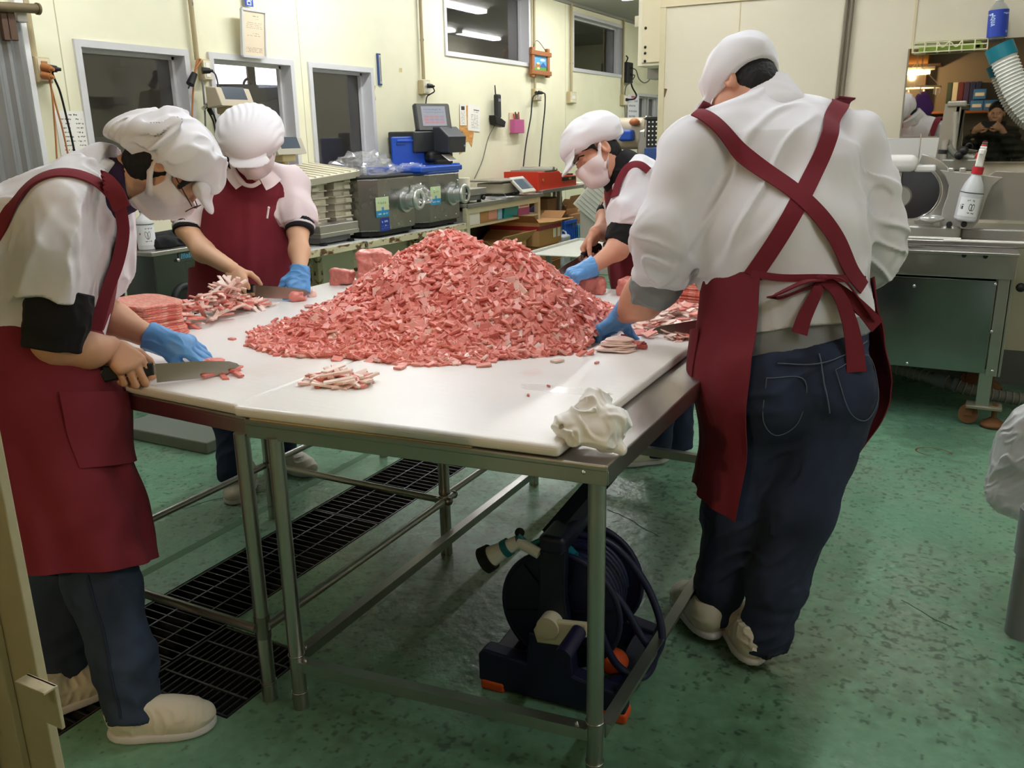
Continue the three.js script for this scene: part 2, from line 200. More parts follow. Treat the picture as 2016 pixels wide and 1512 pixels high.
// cloth folds: long ridges along axis
function wrinkles(amp, fr, axis, sq = 4, seed = 0, pw = 2) { const A = norm(axis), B = norm(cross(A, Math.abs(A[1]) < .9 ? [0, 1, 0] : [1, 0, 0])), C = cross(A, B); return (x, y, z) => { const p = [x, y, z], a = dot(p, A) * fr / sq, b = dot(p, B) * fr, c = dot(p, C) * fr, w = noise3(a * 1.7 + seed, b * .4, c * .4) * .8; const n = noise3(a + seed * 3.1, b + w, c + w * .7); return amp * Math.exp(-n * n * 7 * pw / 2); }; }
const skinTex = (c) => std(c, .55, 0, {});
const cloth = { white: std(0xe2e2e8, .85, 0, {}), cream: std(0xe2d5d8, .85), maroon: std(0x741a29, .88, 0, {}), denim: std(0x1f2c47, .9), denimDark: std(0x151d33, .9), grey: std(0x85898b, .9), black: std(0x111114, .95), purple: std(0x2c1b3d, .9), mask: std(0xe3d9da, .8), cap: std(0xe8e8ee, .85), glove: phys(0x5f9fdd, .42, { sheen: .2, sheenRoughness: .5 }), skin: std(0xcf9f80, .55), skinPale: std(0xd8ab8a, .55), skinRed: std(0xd29a80, .55), hair: std(0x0b0908, .75), shoe: std(0xdcd6c6, .55), sole: std(0xd9d8de, .6), thread: std(0x5f6a7c, .9) };
function person(label) { const p = thing('person', label, 'person'); return p; }
const mesh = (name, f, lo, hi, c, mat, parent, o) => obj(name, [meshSdf(f, lo, hi, c)], mat, parent, o);
// apron panel: rows down the axis, each swept from angle t0 to t1 (0 = front, + = left) around the field
function wrap(f, rows, front, left, cols, off, th, rip = 0, seed = 0, drop = null) {
  const g = rows.map(({ c, t0, t1, r = 0 }, i) => { const row = []; for (let k = 0; k <= cols; k++) { const a = mix(t0, t1, k / cols), d = add(mul(front, Math.cos(a)), mul(left, Math.sin(a))); let h = f.hit(add(c, mul(d, .65)), mul(d, -1), off, .75) || add(c, mul(d, .1)); const fold = rip * (i / rows.length) * (Math.sin(a * 7 + seed + noise3(a * 2, i * .1, seed) * 2) * .6 + noise3(a * 5, i * .07, seed + 4)); row.push(add(h, mul(d, r + fold))); } return row; });
  for (let q = 0; q < 2; q++) for (let i = 1; i + 1 < g.length; i++) for (let k = 0; k <= cols; k++) g[i][k] = lerp(g[i][k], lerp(g[i - 1][k], g[i + 1][k], .5), .4);
  if (drop) g.forEach((row, i) => row.forEach((p, k) => { p[1] -= drop(k / cols) * Math.pow(i / (g.length - 1), 3); }));
  return sheet(g, th);
}
// rows interpolated from keys [{c,t0,t1}]
function rowsOf(keys, n) { const out = []; for (let i = 0; i <= n; i++) { const t = i / n * (keys.length - 1), k = Math.min(keys.length - 2, Math.floor(t)), u = t - k, a = keys[k], b = keys[k + 1]; out.push({ c: lerp(a.c, b.c, u), t0: mix(a.t0, b.t0, u), t1: mix(a.t1, b.t1, u), r: mix(a.r || 0, b.r || 0, u) }); } return out; }
// a sleeve cut off square at its end
function sleeve(pts, r, cp, cn, k = .04) { const f = new Sdf(k).chain(pts, r, k); return cp ? f.cut(cp, cn) : f; }
// right hand closed round a knife's handle, fingers pointing along d before they curl
function gripHand(kn, d, o = {}) { const D = norm(sub(d, mul(kn.dir, dot(d, kn.dir) * .3))), n = norm(cross(D, kn.dir)), W = add(kn.grip, add(mul(D, -.078), mul(n, .024))); return handField(W, D, n, true, { curl: [[.8, 1.55, 1.0], [.9, 1.55, 1.0], [.95, 1.55, 1], [1.05, 1.5, 1]], thumb: [[.5, .75, -.45], [.75, .35, -.6], [.75, .1, -.65]], ...o }); }
// a shoe: heel h, toe t on the floor, width
function shoe(parent, heel, toe, w = .048, mats = [cloth.shoe, cloth.sole]) {
  const d = norm(sub(toe, heel)), L = len(sub(toe, heel)), s = cross([0, 1, 0], d), ax = [s, [0, 1, 0], d], Q = (a, u, v = 0) => add(heel, add(mul(d, a * L), add([0, u, 0], mul(s, v))));
  const f = new Sdf(.035); f.ell(Q(.2, .055), [w * .82, .055, L * .2], ax).ell(Q(.5, .04), [w * .9, .05, L * .3], ax, .05).ell(Q(.76, .032), [w * 1.02, .034, L * .24], ax, .05).cap(Q(.2, .07), Q(.22, .1), w * .75, w * .72, .03).cut(Q(.2, .105), [0, 1, 0]).cut(Q(0, .018), [0, -1, 0]); f.fold(wrinkles(.003, 40, s, 4, 3));
  const so = new Sdf(.03); so.ell(Q(.24, .01), [w * .9, .03, L * .25], ax).ell(Q(.5, .01), [w * .92, .03, L * .32], ax, .05).ell(Q(.74, .01), [w * 1.09, .03, L * .27], ax, .05).cut(Q(0, .022), [0, 1, 0]).cut(Q(0, 0), [0, -1, 0]);
  const [lo, hi] = around([heel, toe, add(heel, [0, .12, 0])], .09); const sh = mesh('shoe', f, lo, hi, .005, mats[0], parent); mesh('sole', so, lo, hi, .005, mats[1], sh); return sh;
}
// kitchen knife: heel corner H (lower edge), tip T, up = direction of the spine
function knife(name, label, hold, tip, up, { L = .24, hb = .05, handle = .12, curve = 1 } = {}) {
  const t = thing(name, label, 'knife'), d = norm(sub(tip, hold)), u = norm(sub(up, mul(d, dot(up, d)))), n = cross(d, u);
  const pts = [[0, 0], [L * .55, .001], [L * .8, .006], [L * .93, .018], [L, hb * .52], [L * .97, hb * .66], [L * .88, hb * .8], [L * .5, hb * .95], [0, hb]];
  const m = new THREE.Matrix4().makeBasis(V(d), V(u), V(n)).setPosition(...sub(tip, add(mul(d, L), mul(u, hb * .52))));
  obj('blade', [prism(pts, .0022, .0004).translate(0, 0, -.0011).applyMatrix4(m)], std(0xb8b5b0, .3, 1, { roughnessMap: smudge }), t);
  obj('bolster', [box(.012, hb * .5, .014, -.006, hb * .72, 0).applyMatrix4(m)], M.steel, t);
  const hp = [[-.01, hb * .5], [-.01, hb], [-.05, hb * 1.02], [-.09, hb * .98], [-handle, hb * 1.0], [-handle - .006, hb * .75], [-handle, hb * .38], [-.08, hb * .5], [-.04, hb * .42]];
  obj('handle', [prism(hp, .022, .005).translate(0, 0, -.011).applyMatrix4(m)], M.black, t);
  t.dir = d; t.grip = V([-.06, hb * .76, 0]).applyMatrix4(m).toArray(); return t;
}
// ---------- the room: left wall x = -4.6, machine wall z = -5.65, cold-room corner at x = -1.85 ----------
{
  const WX = -4.6, BZ = -5.65, CX = -1.85, ENDZ = -15.5, BACK = 2.3, RX = 2.0, H = 3.0;
  const wallMat = std(0xe6e2c1, .42, 0, { map: tex(512, 512, (u, v) => { const n = tnoise(u, v, 3, 3, 5, 1) * .05, m = tnoise(u, v, 40, 40, 2, 8) * .015; return [.89 + n + m, .88 + n + m, .765 + n * 1.3 + m]; }, true, [.25, .25]), color: 0xffffff });
  const panelMat = std(0xffffff, .5, 0, { map: tex(512, 512, (u, v) => { const n = tnoise(u, v, 3, 4, 5, 21) * .05; return [.865 + n, .835 + n, .75 + n * 1.2]; }, true, [.3, .3]) });
  // floor: green paint, worn to concrete where people walk; 6 m to a repeat, mirrored
  const ft = tex(2048, 2048, (u, v) => {
    const a = tnoise(u, v, 5, 5, 6, 31), b = tnoise(u, v, 16, 16, 5, 33), c = tnoise(u, v, 300, 300, 2, 35), d = tnoise(u, v, 4, 4, 6, 37), e = tnoise(u, v, 130, 130, 3, 39);
    const wear = clamp(sstep(.0, .42, a + b * .5 + e * .35) * .75, 0, 1), dirt = sstep(.05, .5, d + b * .25 + e * .35) * .8;
    let col = [.43 + a * .05, .60 + a * .05, .49 + a * .03].map((q) => q + c * .045);
    const con = [.52, .57, .50].map((q) => q + c * .08); col = col.map((q, i) => mix(q, con[i], wear * .6)); const dk = [.25, .36, .27]; col = col.map((q, i) => mix(q, dk[i], dirt * .55));
    const pit = sstep(.2, .55, tnoise(u, v, 380, 380, 2, 41) + b * .25 + a * .2); col = col.map((q) => q * (1 - pit * .3)); return col;
  }, true, [1 / 6, 1 / 6]); ft.wrapS = ft.wrapT = THREE.MirroredRepeatWrapping;
  const fb = tex(512, 512, (u, v) => .5 + .5 * tnoise(u, v, 24, 24, 5, 43), false, [1.6, 1.6]);
  const floorMat = std(0xffffff, .42, 0, { map: ft, bumpMap: fb, bumpScale: .0022, roughnessMap: tex(512, 512, (u, v) => .8 + .45 * tnoise(u, v, 6, 6, 5, 45), false, [.35, .35]) });
  const fx = [-4.75, -2.24, -1.906, -1.57, RX], F = [];
  F.push(bx(-4.75, -2.24, -.2, 0, ENDZ, BACK), bx(-1.57, RX, -.2, 0, BZ, BACK), bx(-1.57, CX + .2, -.2, 0, ENDZ, BZ), bx(-2.24, -1.906, -.2, 0, -.85, BACK), bx(-2.24, -1.906, -.2, 0, ENDZ, -4.1), bx(-1.906, -1.57, -.2, 0, -1.355, BACK), bx(-1.906, -1.57, -.2, 0, ENDZ, -1.69));
  F.push(bx(-4.75, RX, -.3, -.2, ENDZ, BACK));
  struct('floor', F, floorMat);
  const crack = std(0x35503f, .8);
  { const r = rng(5), L = []; const crk = (p, n, st, dir) => { let [x, z] = p, a = dir; for (let i = 0; i < n; i++) { const q = [x, z]; a += (r() - .5) * .9; a = mix(a, dir, .3); x += Math.cos(a) * st; z += Math.sin(a) * st; L.push(bar([q[0], .0005, q[1]], [x, .0005, z], .003, .001)); } };
    crk([-2.9, -2.0], 16, .03, .8); crk([-2.55, -2.55], 12, .03, 2.2); crk([-1.15, -3.0], 10, .03, .6); crk([-.05, -2.75], 8, .025, .4); struct('floor_cracks', L, crack); }
  { const g = new THREE.TorusGeometry(.075, .004, 4, 40, 4.6).scale(1, .75, 1).rotateX(-Math.PI / 2).scale(1, .15, 1); const c = [-0.017,0,-4.246]; struct('rust_ring', [g.translate(c[0], .0006, c[2])], std(0x7d5230, .9)); }
  struct('floor_gutter_strip', [bx(-2.44, -2.40, -.01, .0006, -4.5, -.4)], std(0x4c7350, .7));
  // trench under the gratings
  const pitMat = std(0x3c4238, .9);
  struct('drain_trench', [bx(-2.25, -2.235, -.2, -.004, -4.1, -.85), bx(-1.911, -1.90, -.2, -.004, -4.1, -1.69), bx(-1.911, -1.90, -.2, -.004, -1.355, -.85), bx(-2.24, -1.57, -.2, -.19, -4.1, -.85), bx(-1.575, -1.565, -.2, -.004, -1.69, -1.355), bx(-1.906, -1.57, -.2, -.004, -1.695, -1.685), bx(-1.906, -1.57, -.2, -.004, -1.36, -1.35)], pitMat);
  // gratings: each bar its own part
  const gm = std(0x55565a, .45, .8), gm2 = std(0x3e3f42, .5, .7);
  const cross1 = box(.31, .03, .004), gratings = [[-.86, -1.48], [-1.48, -2.5], [-2.5, -3.5], [-3.5, -4.09]];
  const lbl = ['grey steel floor grating beside the left worker, partly under the table edge', 'grey steel floor grating crossing behind the front table legs', 'grey steel floor grating running under the middle of the table', 'far end piece of the grey steel floor drain grating'];
  gratings.forEach(([z0, z1], i) => {
    const t = thing('floor_grating', lbl[i], 'grating', [-2.073, -.017, (z0 + z1) / 2], 0, null); const L = Math.abs(z1 - z0) - .012;
    obj('frame', [box(.005, .032, L, -.158), box(.005, .032, L, .158), box(.32, .032, .005, 0, 0, L / 2), box(.32, .032, .005, 0, 0, -L / 2)], gm, t);
    const lg = box(.006, .006, L); for (const x of [-.053, .053]) inst('rod', lg, gm, t).position.set(x, .013, 0);
    const n = Math.round(L / .034); for (let k = 1; k < n; k++) inst('bar', cross1, k % 3 ? gm : gm2, t).position.set(0, 0, -L / 2 + k * L / n);
  });
  {
    const t = thing('pit_grating', 'small square dark grating over the catch pit beside the drain', 'grating', [-1.738, -.017, -1.522]); const w = .322, d = .318;
    obj('frame', [box(.006, .034, d, -w / 2), box(.006, .034, d, w / 2), box(w, .034, .006, 0, 0, d / 2), box(w, .034, .006, 0, 0, -d / 2)], gm2, t);
    const b = box(.005, .03, d - .01), rd = box(w - .01, .006, .006); for (let k = 1; k < 13; k++) inst('bar', b, gm2, t).position.set(-w / 2 + k * w / 13, 0, 0); for (const z of [-.08, 0, .08]) inst('rod', rd, gm, t).position.set(0, .014, z);
  }
  // left wall with its window openings (shape in z,y)
  const at = (a) => [a[2], a[1]];
  const wins = [[[-4.6,1.983,-3.536], [-4.6,1.972,-4.29], 1.15], [[-4.6,1.966,-4.536], [-4.6,1.974,-5.296], 1.15], [[-4.6,1.976,-5.537], [-4.6,1.985,-6.29], 1.15], [[-4.6,2.953,-7.545], [-4.6,2.878,-9.301], [-4.6,2.235,-8.359][1]], [[-4.6,2.872,-10.568], [-4.6,2.865,-12.3], [-4.6,2.252,-11.367][1]], [[-4.6,2.006,-13.016], [-4.6,1.983,-14.037], .9]];
  const rects = wins.map(([a, b, y0], i) => { const y1 = i < 3 ? 1.982 : (a[1] + b[1]) / 2; return [b[2], a[2], y0, y1]; });
  const sh = new THREE.Shape(); sh.moveTo(BACK, -.25); sh.lineTo(BACK, H + .2); sh.lineTo(ENDZ, H + .2); sh.lineTo(ENDZ, -.25); sh.lineTo(BACK, -.25);
  for (const [z0, z1, y0, y1] of rects) { const h = new THREE.Path(); h.moveTo(z0, y0); h.lineTo(z1, y0); h.lineTo(z1, y1); h.lineTo(z0, y1); h.lineTo(z0, y0); sh.holes.push(h); }
  const wg = new THREE.ExtrudeGeometry(sh, { depth: .12, bevelEnabled: false }).rotateY(-Math.PI / 2); // shape x -> world z, depth -> -x
  struct('wall_left', [wg.translate(WX, 0, 0)], wallMat);
  const seams = struct('wall_joints', [[-4.6,1.951,-3.418][2], [-4.6,2.093,-5.43][2], [-4.6,2.145,-10.337][2]].map((z) => bx(WX - .001, WX + .0012, 0, H, z - .003, z + .003)), std(0xb9b492, .7));
  rects.forEach(([z0, z1, y0, y1], i) => {
    const w = struct('window_' + (i + 1), [bx(WX - .123, WX + .018, y1 - .002, y1 + .038, z0 - .038, z1 + .038), bx(WX - .123, WX + .018, y0 - .038, y0 + .002, z0 - .038, z1 + .038), bx(WX - .123, WX + .018, y0 + .001, y1 - .001, z0 - .038, z0 + .002), bx(WX - .123, WX + .018, y0 + .001, y1 - .001, z1 - .002, z1 + .038)], M.frameAlu);
    struct('inner_frame', [bx(WX - .11, WX - .08, y1 - .022, y1, z0, z1), bx(WX - .11, WX - .08, y0, y0 + .022, z0, z1), bx(WX - .11, WX - .08, y0, y1, z0, z0 + .022), bx(WX - .11, WX - .08, y0, y1, z1 - .022, z1)], M.frameAlu, w);
    struct('pane', [bx(WX - .117, WX - .112, y0, y1, z0, z1)], M.glassPane, w);
    if (i === 5) struct('mullion', [bx(WX - .11, WX - .06, y0, y1, (z0 + z1) / 2 - .02, (z0 + z1) / 2 + .02), bx(WX - .11, WX - .06, y0, y1, z0 + .35, z0 + .39)], M.frameAlu, w);
  });
  // the dim rooms behind the windows
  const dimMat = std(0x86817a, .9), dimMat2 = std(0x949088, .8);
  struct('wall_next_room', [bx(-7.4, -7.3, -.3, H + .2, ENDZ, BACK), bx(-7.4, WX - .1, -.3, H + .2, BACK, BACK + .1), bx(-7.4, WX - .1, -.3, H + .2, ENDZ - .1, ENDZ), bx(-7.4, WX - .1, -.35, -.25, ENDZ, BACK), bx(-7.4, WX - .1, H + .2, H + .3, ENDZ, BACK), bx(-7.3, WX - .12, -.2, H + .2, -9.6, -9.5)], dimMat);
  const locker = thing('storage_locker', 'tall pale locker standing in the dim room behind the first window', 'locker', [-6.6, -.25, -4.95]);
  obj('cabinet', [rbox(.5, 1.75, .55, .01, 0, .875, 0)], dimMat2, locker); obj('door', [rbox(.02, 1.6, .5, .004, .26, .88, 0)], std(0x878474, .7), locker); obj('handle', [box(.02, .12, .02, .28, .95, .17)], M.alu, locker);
  { // lit daylight panes far behind the second window
    const a = [-7.29,2.279,-7.212], b = [-7.29,1.99,-8.382], m1 = [-7.29,2.138,-7.669][2], m2 = [-7.29,2.144,-7.788][2];
    const w = struct('window_7', [bx(-7.3, -7.26, b[1] - .05, b[1], b[2] - .05, a[2] + .3), bx(-7.3, -7.26, b[1], a[1] + .1, m2, m1)], M.woodDark);
    const day = std(0x000000, 1, 0, { emissive: 0xf4f8ff, emissiveIntensity: 1.15 });
    struct('lit_pane', [bx(-7.3, -7.28, b[1], a[1] + .1, m1, a[2] + .3)], day, w); struct('lit_pane', [bx(-7.3, -7.28, b[1], a[1] + .1, b[2], m2)], day, w);
    const tubm = thing('wash_tub', 'clear plastic tub with handles hanging behind the second window', 'tub', add([-6.2,1.903,-6.646], [0, 0, 0])); obj('shell', [lathe([[.08, -.1], [.2, -.06], [.27, .04], [.285, .045], [.26, .045], [.19, -.05], [.02, -.09]])], phys(0xcfd2da, .25, { transmission: .4, thickness: 0 }), tubm); obj('handle', [torus([.0, .05, .1], .06, .012)], M.grey, tubm); obj('bracket', [bar([0, .05, 0], [-1.09, .1, 0], .03, .03), bar([0, .05, 0], [0, -.1, 0], .03, .03)], M.dark, tubm);
  }
  // ceiling
  struct('ceiling', [bx(WX - .12, RX, H, H + .2, ENDZ, BACK)], std(0xa3a29a, .75));
  struct('trim_1', [bx(WX, WX + .035, H - .03, H, ENDZ, BACK)], std(0x8d8c82, .6));
  // machine wall (front of the cold room) and its side
  struct('wall_back', [bx(CX, RX, -.25, H + .2, BZ - .12, BZ), bx(CX, CX + .12, -.25, H + .2, ENDZ, BZ - .12)], panelMat);
  const ty = [-1.539,2.207,-5.65][1], s1 = [-1.361,1.955,-5.65][0], s2 = [-0.383,1.924,-5.65][0];
  struct('trim_2', [bx(CX - .006, s1 + .5, ty, H, BZ, BZ + .012), bx(s1 - .004, s1 + .004, .2, ty, BZ, BZ + .004), bx(s2 - .006, s2 + .006, .2, H, BZ, BZ + .006)], std(0xd6c9a6, .6));
  struct('trim_3', [bx(CX - .008, CX + .03, 0, H, BZ - .01, BZ + .008)], std(0xcfc6a2, .5));
  struct('baseboard_back', [bx(CX, RX, 0, [0.336,0.203,-5.65][1], BZ, BZ + .015)], std(0x6d6e6c, .7));
  struct('wall_end', [bx(WX - .1, CX, -.25, H + .2, ENDZ - .12, ENDZ)], wallMat);
  struct('wall_right', [bx(RX, RX + .12, -.25, H + .2, BZ, BACK)], panelMat);
  struct('wall_front', [bx(WX - .1, RX, -.25, H + .2, BACK, BACK + .12)], std(0x7d7468, .8));
  struct('baseboard_left', [bx(WX, WX + .012, 0, .18, ENDZ, BACK)], std(0x6d6e6c, .7));
  // sliding corrugated door at the left, its white jamb and the pipe it hangs from
  const dz = [-4.6,2.12,-3.172][2], jz = [-4.6,1.936,-3.204][2];
  struct('door_jamb', [bx(WX, WX + .05, 0, H, jz - .0, dz + .02, .006)], std(0xe4e4e4, .35));
  { const pts = []; const n = 150, L = 2.6; for (let i = 0; i <= n; i++) pts.push([dz + .03 + L * i / n, .016 * Math.sin(i / n * L / .076 * Math.PI * 2)]); const out = [...pts, ...pts.slice().reverse().map(([a, b]) => [a, b - .004])];
    const top = [-4.5,2.098,-3.055][1]; struct('door_1', [prism(out.map(([a, b]) => [a, b]), top - .02).rotateX(-Math.PI / 2).rotateY(-Math.PI / 2).translate(0, 0, 0).scale(1, 1, 1).translate(WX + .09, .02, 0)], std(0x8b8c8c, .45, .25)); }
  // foreground post of the doorway the camera looks out of
  { const e = [-0.928,0.93,-0.543], pm = std(0xcfc193, .6, 0, { map: tex(256, 256, (u, v) => { const n = tnoise(u, v, 4, 9, 4, 61) * .05, s = sstep(.5, .62, tnoise(u, v, 10, 10, 4, 62)) * .12; return [.79 + n - s, .755 + n - s * 1.1, .63 + n - s * 1.3]; }, true, [1.5, 1.5]), color: 0xffffff });
    struct('door_post', [bx(e[0] - .16, e[0], 0, 2.4, e[2], e[2] + .012, .002), bx(e[0] - .16, e[0] - .052, 0, 2.4, e[2] + .012, e[2] + .022, .002), bx(e[0] - .16, e[0] - .1, 0, 2.4, e[2] + .022, e[2] + .09, .003)], pm);
    const k = [-0.898,0.818,-0.499]; struct('latch_plate', [bx(k[0] - .03, k[0] + .024, k[1] - .028, k[1] + .03, e[2] + .022, e[2] + .027, .0015), bx(k[0] - .03, k[0] + .024, k[1] + .027, k[1] + .03, e[2] + .022, e[2] + .04, .001)], pm); struct('post_groove', [bx(e[0] - .06, e[0] - .055, .1, k[1] - .028, e[2] + .012, e[2] + .0135)], std(0x6d5f3f, .9)); }
  // ceiling lamps: glowing tubes and an area light just under each pair
  const glow = std(0xffffff, .4, 0, { emissive: LAMP_COLOR, emissiveIntensity: 9 });
  LAMPS.forEach(([x, z, k], i) => {
    const t = thing('ceiling_lamp', ['twin tube ceiling lamp above the left windows', 'twin tube ceiling lamp above the printer by the wall', 'twin tube ceiling lamp above the shelf counter', 'twin tube ceiling lamp above the steel side table', 'nearer lamp of the distant pair mirrored in the upper window', 'farther lamp of the distant pair mirrored in the upper window', 'twin tube ceiling lamp over the meat heap', 'twin tube ceiling lamp behind the far end of the table', 'twin tube ceiling lamp over the slicer passage', 'twin tube ceiling lamp nearest the doorway'][i], 'lamp', [x, LAMP_Y, z]);
    obj('housing', [prism([[-.11, .07], [.11, .07], [.06, .035], [-.06, .035]], 1.25).translate(0, 0, -.625)], M.white, t);
    for (const s of [-1, 1]) { const g = cyl([s * .05, .012, -.59], [s * .05, .012, .59], .014, .014, 12); obj('tube', [g], glow, t).castShadow = false; }
    parts('socket', [-1, 1].map((e) => rbox(.14, .05, .02, .004, 0, .018, e * .605)), M.white, t);
    const l = new THREE.RectAreaLight(LAMP_COLOR, LAMP_POWER * k, .13, 1.18); l.position.set(x, LAMP_Y - .006, z); l.lookAt(x, 0, z); scene.add(l);
  });
}
// ---------- the work table: two steel tables side by side under thick white boards ----------
const shearZ = (g, x0, k) => { const p = g.attributes.position; for (let i = 0; i < p.count; i++) p.setZ(i, p.getZ(i) + (p.getX(i) - x0) * k * clamp((p.getZ(i) + 3.3) / 1.8, 0, 1)); g.computeVertexNormals(); return g; };
{
  const leg = (x, z, top = .76) => [cyl([x, .03, z], [x, top, z], .0195, .0195, 24), cyl([x, 0, z], [x, .05, z], .0205, .0205, 24)];
  const ring = (x, z, y) => new THREE.TorusGeometry(.0205, .0018, 6, 24).rotateX(Math.PI / 2).translate(x, y, z);
  // right table
  const t = thing('steel_table', 'long stainless table with a folded steel edge, standing over the hose reel', 'table');
  const S = (g) => shearZ(g, -1.507, -.089);
  obj('tabletop', [S(bx(-1.505, -.594, .785, .8, -3.42, -1.462, .004))], M.steel, t);
  obj('apron', [S(bx(-1.503, -.596, .754, .79, -1.476, -1.464, .002)), bx(-.606, -.594, .754, .79, -3.42, -1.55, .002), bx(-1.505, -1.495, .754, .79, -3.42, -1.48, .002), bx(-1.5, -.6, .754, .79, -3.42, -3.41, .002)], M.steel, t);
  parts('screw', [ball([-0.634,0.79,-1.515], .005, 10), ball([-1.542,0.759,-1.517], .004, 10)], M.chrome, t);
  for (const [x, z] of [[-1.428, -1.482], [-.628, -1.575], [-.625, -3.36], [-1.43, -3.36]]) { const l = obj('leg', leg(x, z), M.steel, t); obj('collar', [ring(x, z, .16), ring(x, z, .05)], M.chrome, l); }
  const rail = (a, b) => [bar([a[0], .13, a[1]], [b[0], .13, b[1]], .004, .04), bar([a[0], .149, a[1]], [b[0], .149, b[1]], .03, .003)];
  obj('rail', rail([-1.415, -1.478], [-.64, -1.562]), M.steel, t); obj('rail', rail([-.608, -1.59], [-.605, -3.35]), M.steel, t); obj('rail', rail([-1.442, -1.5], [-1.45, -3.35]), M.steel, t); obj('rail', rail([-1.43, -3.37], [-.625, -3.37]), M.steel, t);
  parts('bolt', [ball([-.665, .152, -1.557], .006, 8), ball([-1.395, .152, -1.477], .006, 8), ball([-1.435, .152, -1.525], .006, 8)], M.chrome, t);
  // left table
  const u = thing('steel_table', 'stainless table with round tube stretchers, beside the first worker', 'table');
  const S2 = (g) => shearZ(g, -1.523, .052);
  obj('tabletop', [S2(bx(-2.53, -1.51, .788, .8, -3.2, -1.474, .004))], M.steel, u);
  obj('apron', [S2(bx(-2.53, -1.512, .756, .792, -1.486, -1.474, .002)), bx(-2.53, -2.518, .756, .792, -3.2, -1.53, .002), bx(-1.522, -1.512, .756, .792, -3.2, -1.48, .002), bx(-2.53, -1.512, .756, .792, -3.2, -3.19, .002)], M.steel, u);
  parts('screw', [ball([-1.708,0.729,-1.584], .007, 12)], M.steelDark, u);
  for (const [x, z] of [[-1.527, -1.472], [-1.538, -2.4], [-2.33, -2.37], [-2.33, -1.47], [-2.33, -3.12], [-1.538, -3.12]]) { const l = obj('leg', leg(x, z), M.steel, u); obj('collar', [ring(x, z, .055), ...(z > -1.5 ? [cyl([x, .19, z], [x, .255, z], .0212, .0212, 24)] : [ring(x, z, .24)])], M.steelDark, l); }
  const rod = (a, b) => cyl([a[0], .225, a[1]], [b[0], .225, b[1]], .0125, .0125, 14);
  for (const [a, b] of [[[-2.33, -1.45], [-1.527, -1.45]], [[-1.51, -1.47], [-1.515, -2.42]], [[-2.33, -2.365], [-1.52, -2.365]], [[-2.335, -1.47], [-2.335, -3.12]], [[-1.538, -2.35], [-1.538, -3.12]], [[-2.33, -3.12], [-1.538, -3.12]]]) obj('stretcher', [rod(a, b)], M.steel, u);
  parts('cap', [ball([-1.515, .225, -2.425], .015, 10), ball([-1.5, .225, -2.365], .016, 10)], M.steelDark, u);
  // boards
  const bt = tex(1024, 1024, (uu, v) => { const n = tnoise(uu, v, 4, 4, 5, 71) * .025, s = sstep(.25, .6, tnoise(uu, v, 6, 5, 5, 73)) * .04, p = sstep(.52, .75, tnoise(uu, v, 9, 9, 5, 75)); return [.925 + n - s * .3, .92 + n - s * .8 - p * .05, .91 + n - s - p * .055]; }, true, [.55, .55]);
  const bb = tex(512, 512, (uu, v) => .5 + .5 * tnoise(uu, v, 6, 40, 5, 77), false, [2, 2]);
  const board = phys(0xffffff, .36, { map: bt, bumpMap: bb, bumpScale: .0004, clearcoat: .25, clearcoatRoughness: .3 }), boardEdge = std(0xcbbb8c, .5);
  const b1 = thing('cutting_board', 'thick white cutting board on the right table, under the front of the heap', 'board');
  obj('slab', [S(bx(-1.537, -.698, .8025, .83, -3.36, -1.463, .011))], board, b1); obj('underlay', [S(bx(-1.49, -.9, .8002, .803, -3.3, -1.466))], boardEdge, b1);
  const b2 = thing('cutting_board', 'thick white cutting board on the left table, under the sliced meat stack', 'board');
  obj('slab', [S2(bx(-2.53, -1.5395, .8005, .83, -3.2, -1.474, .011))], board, b2);
}
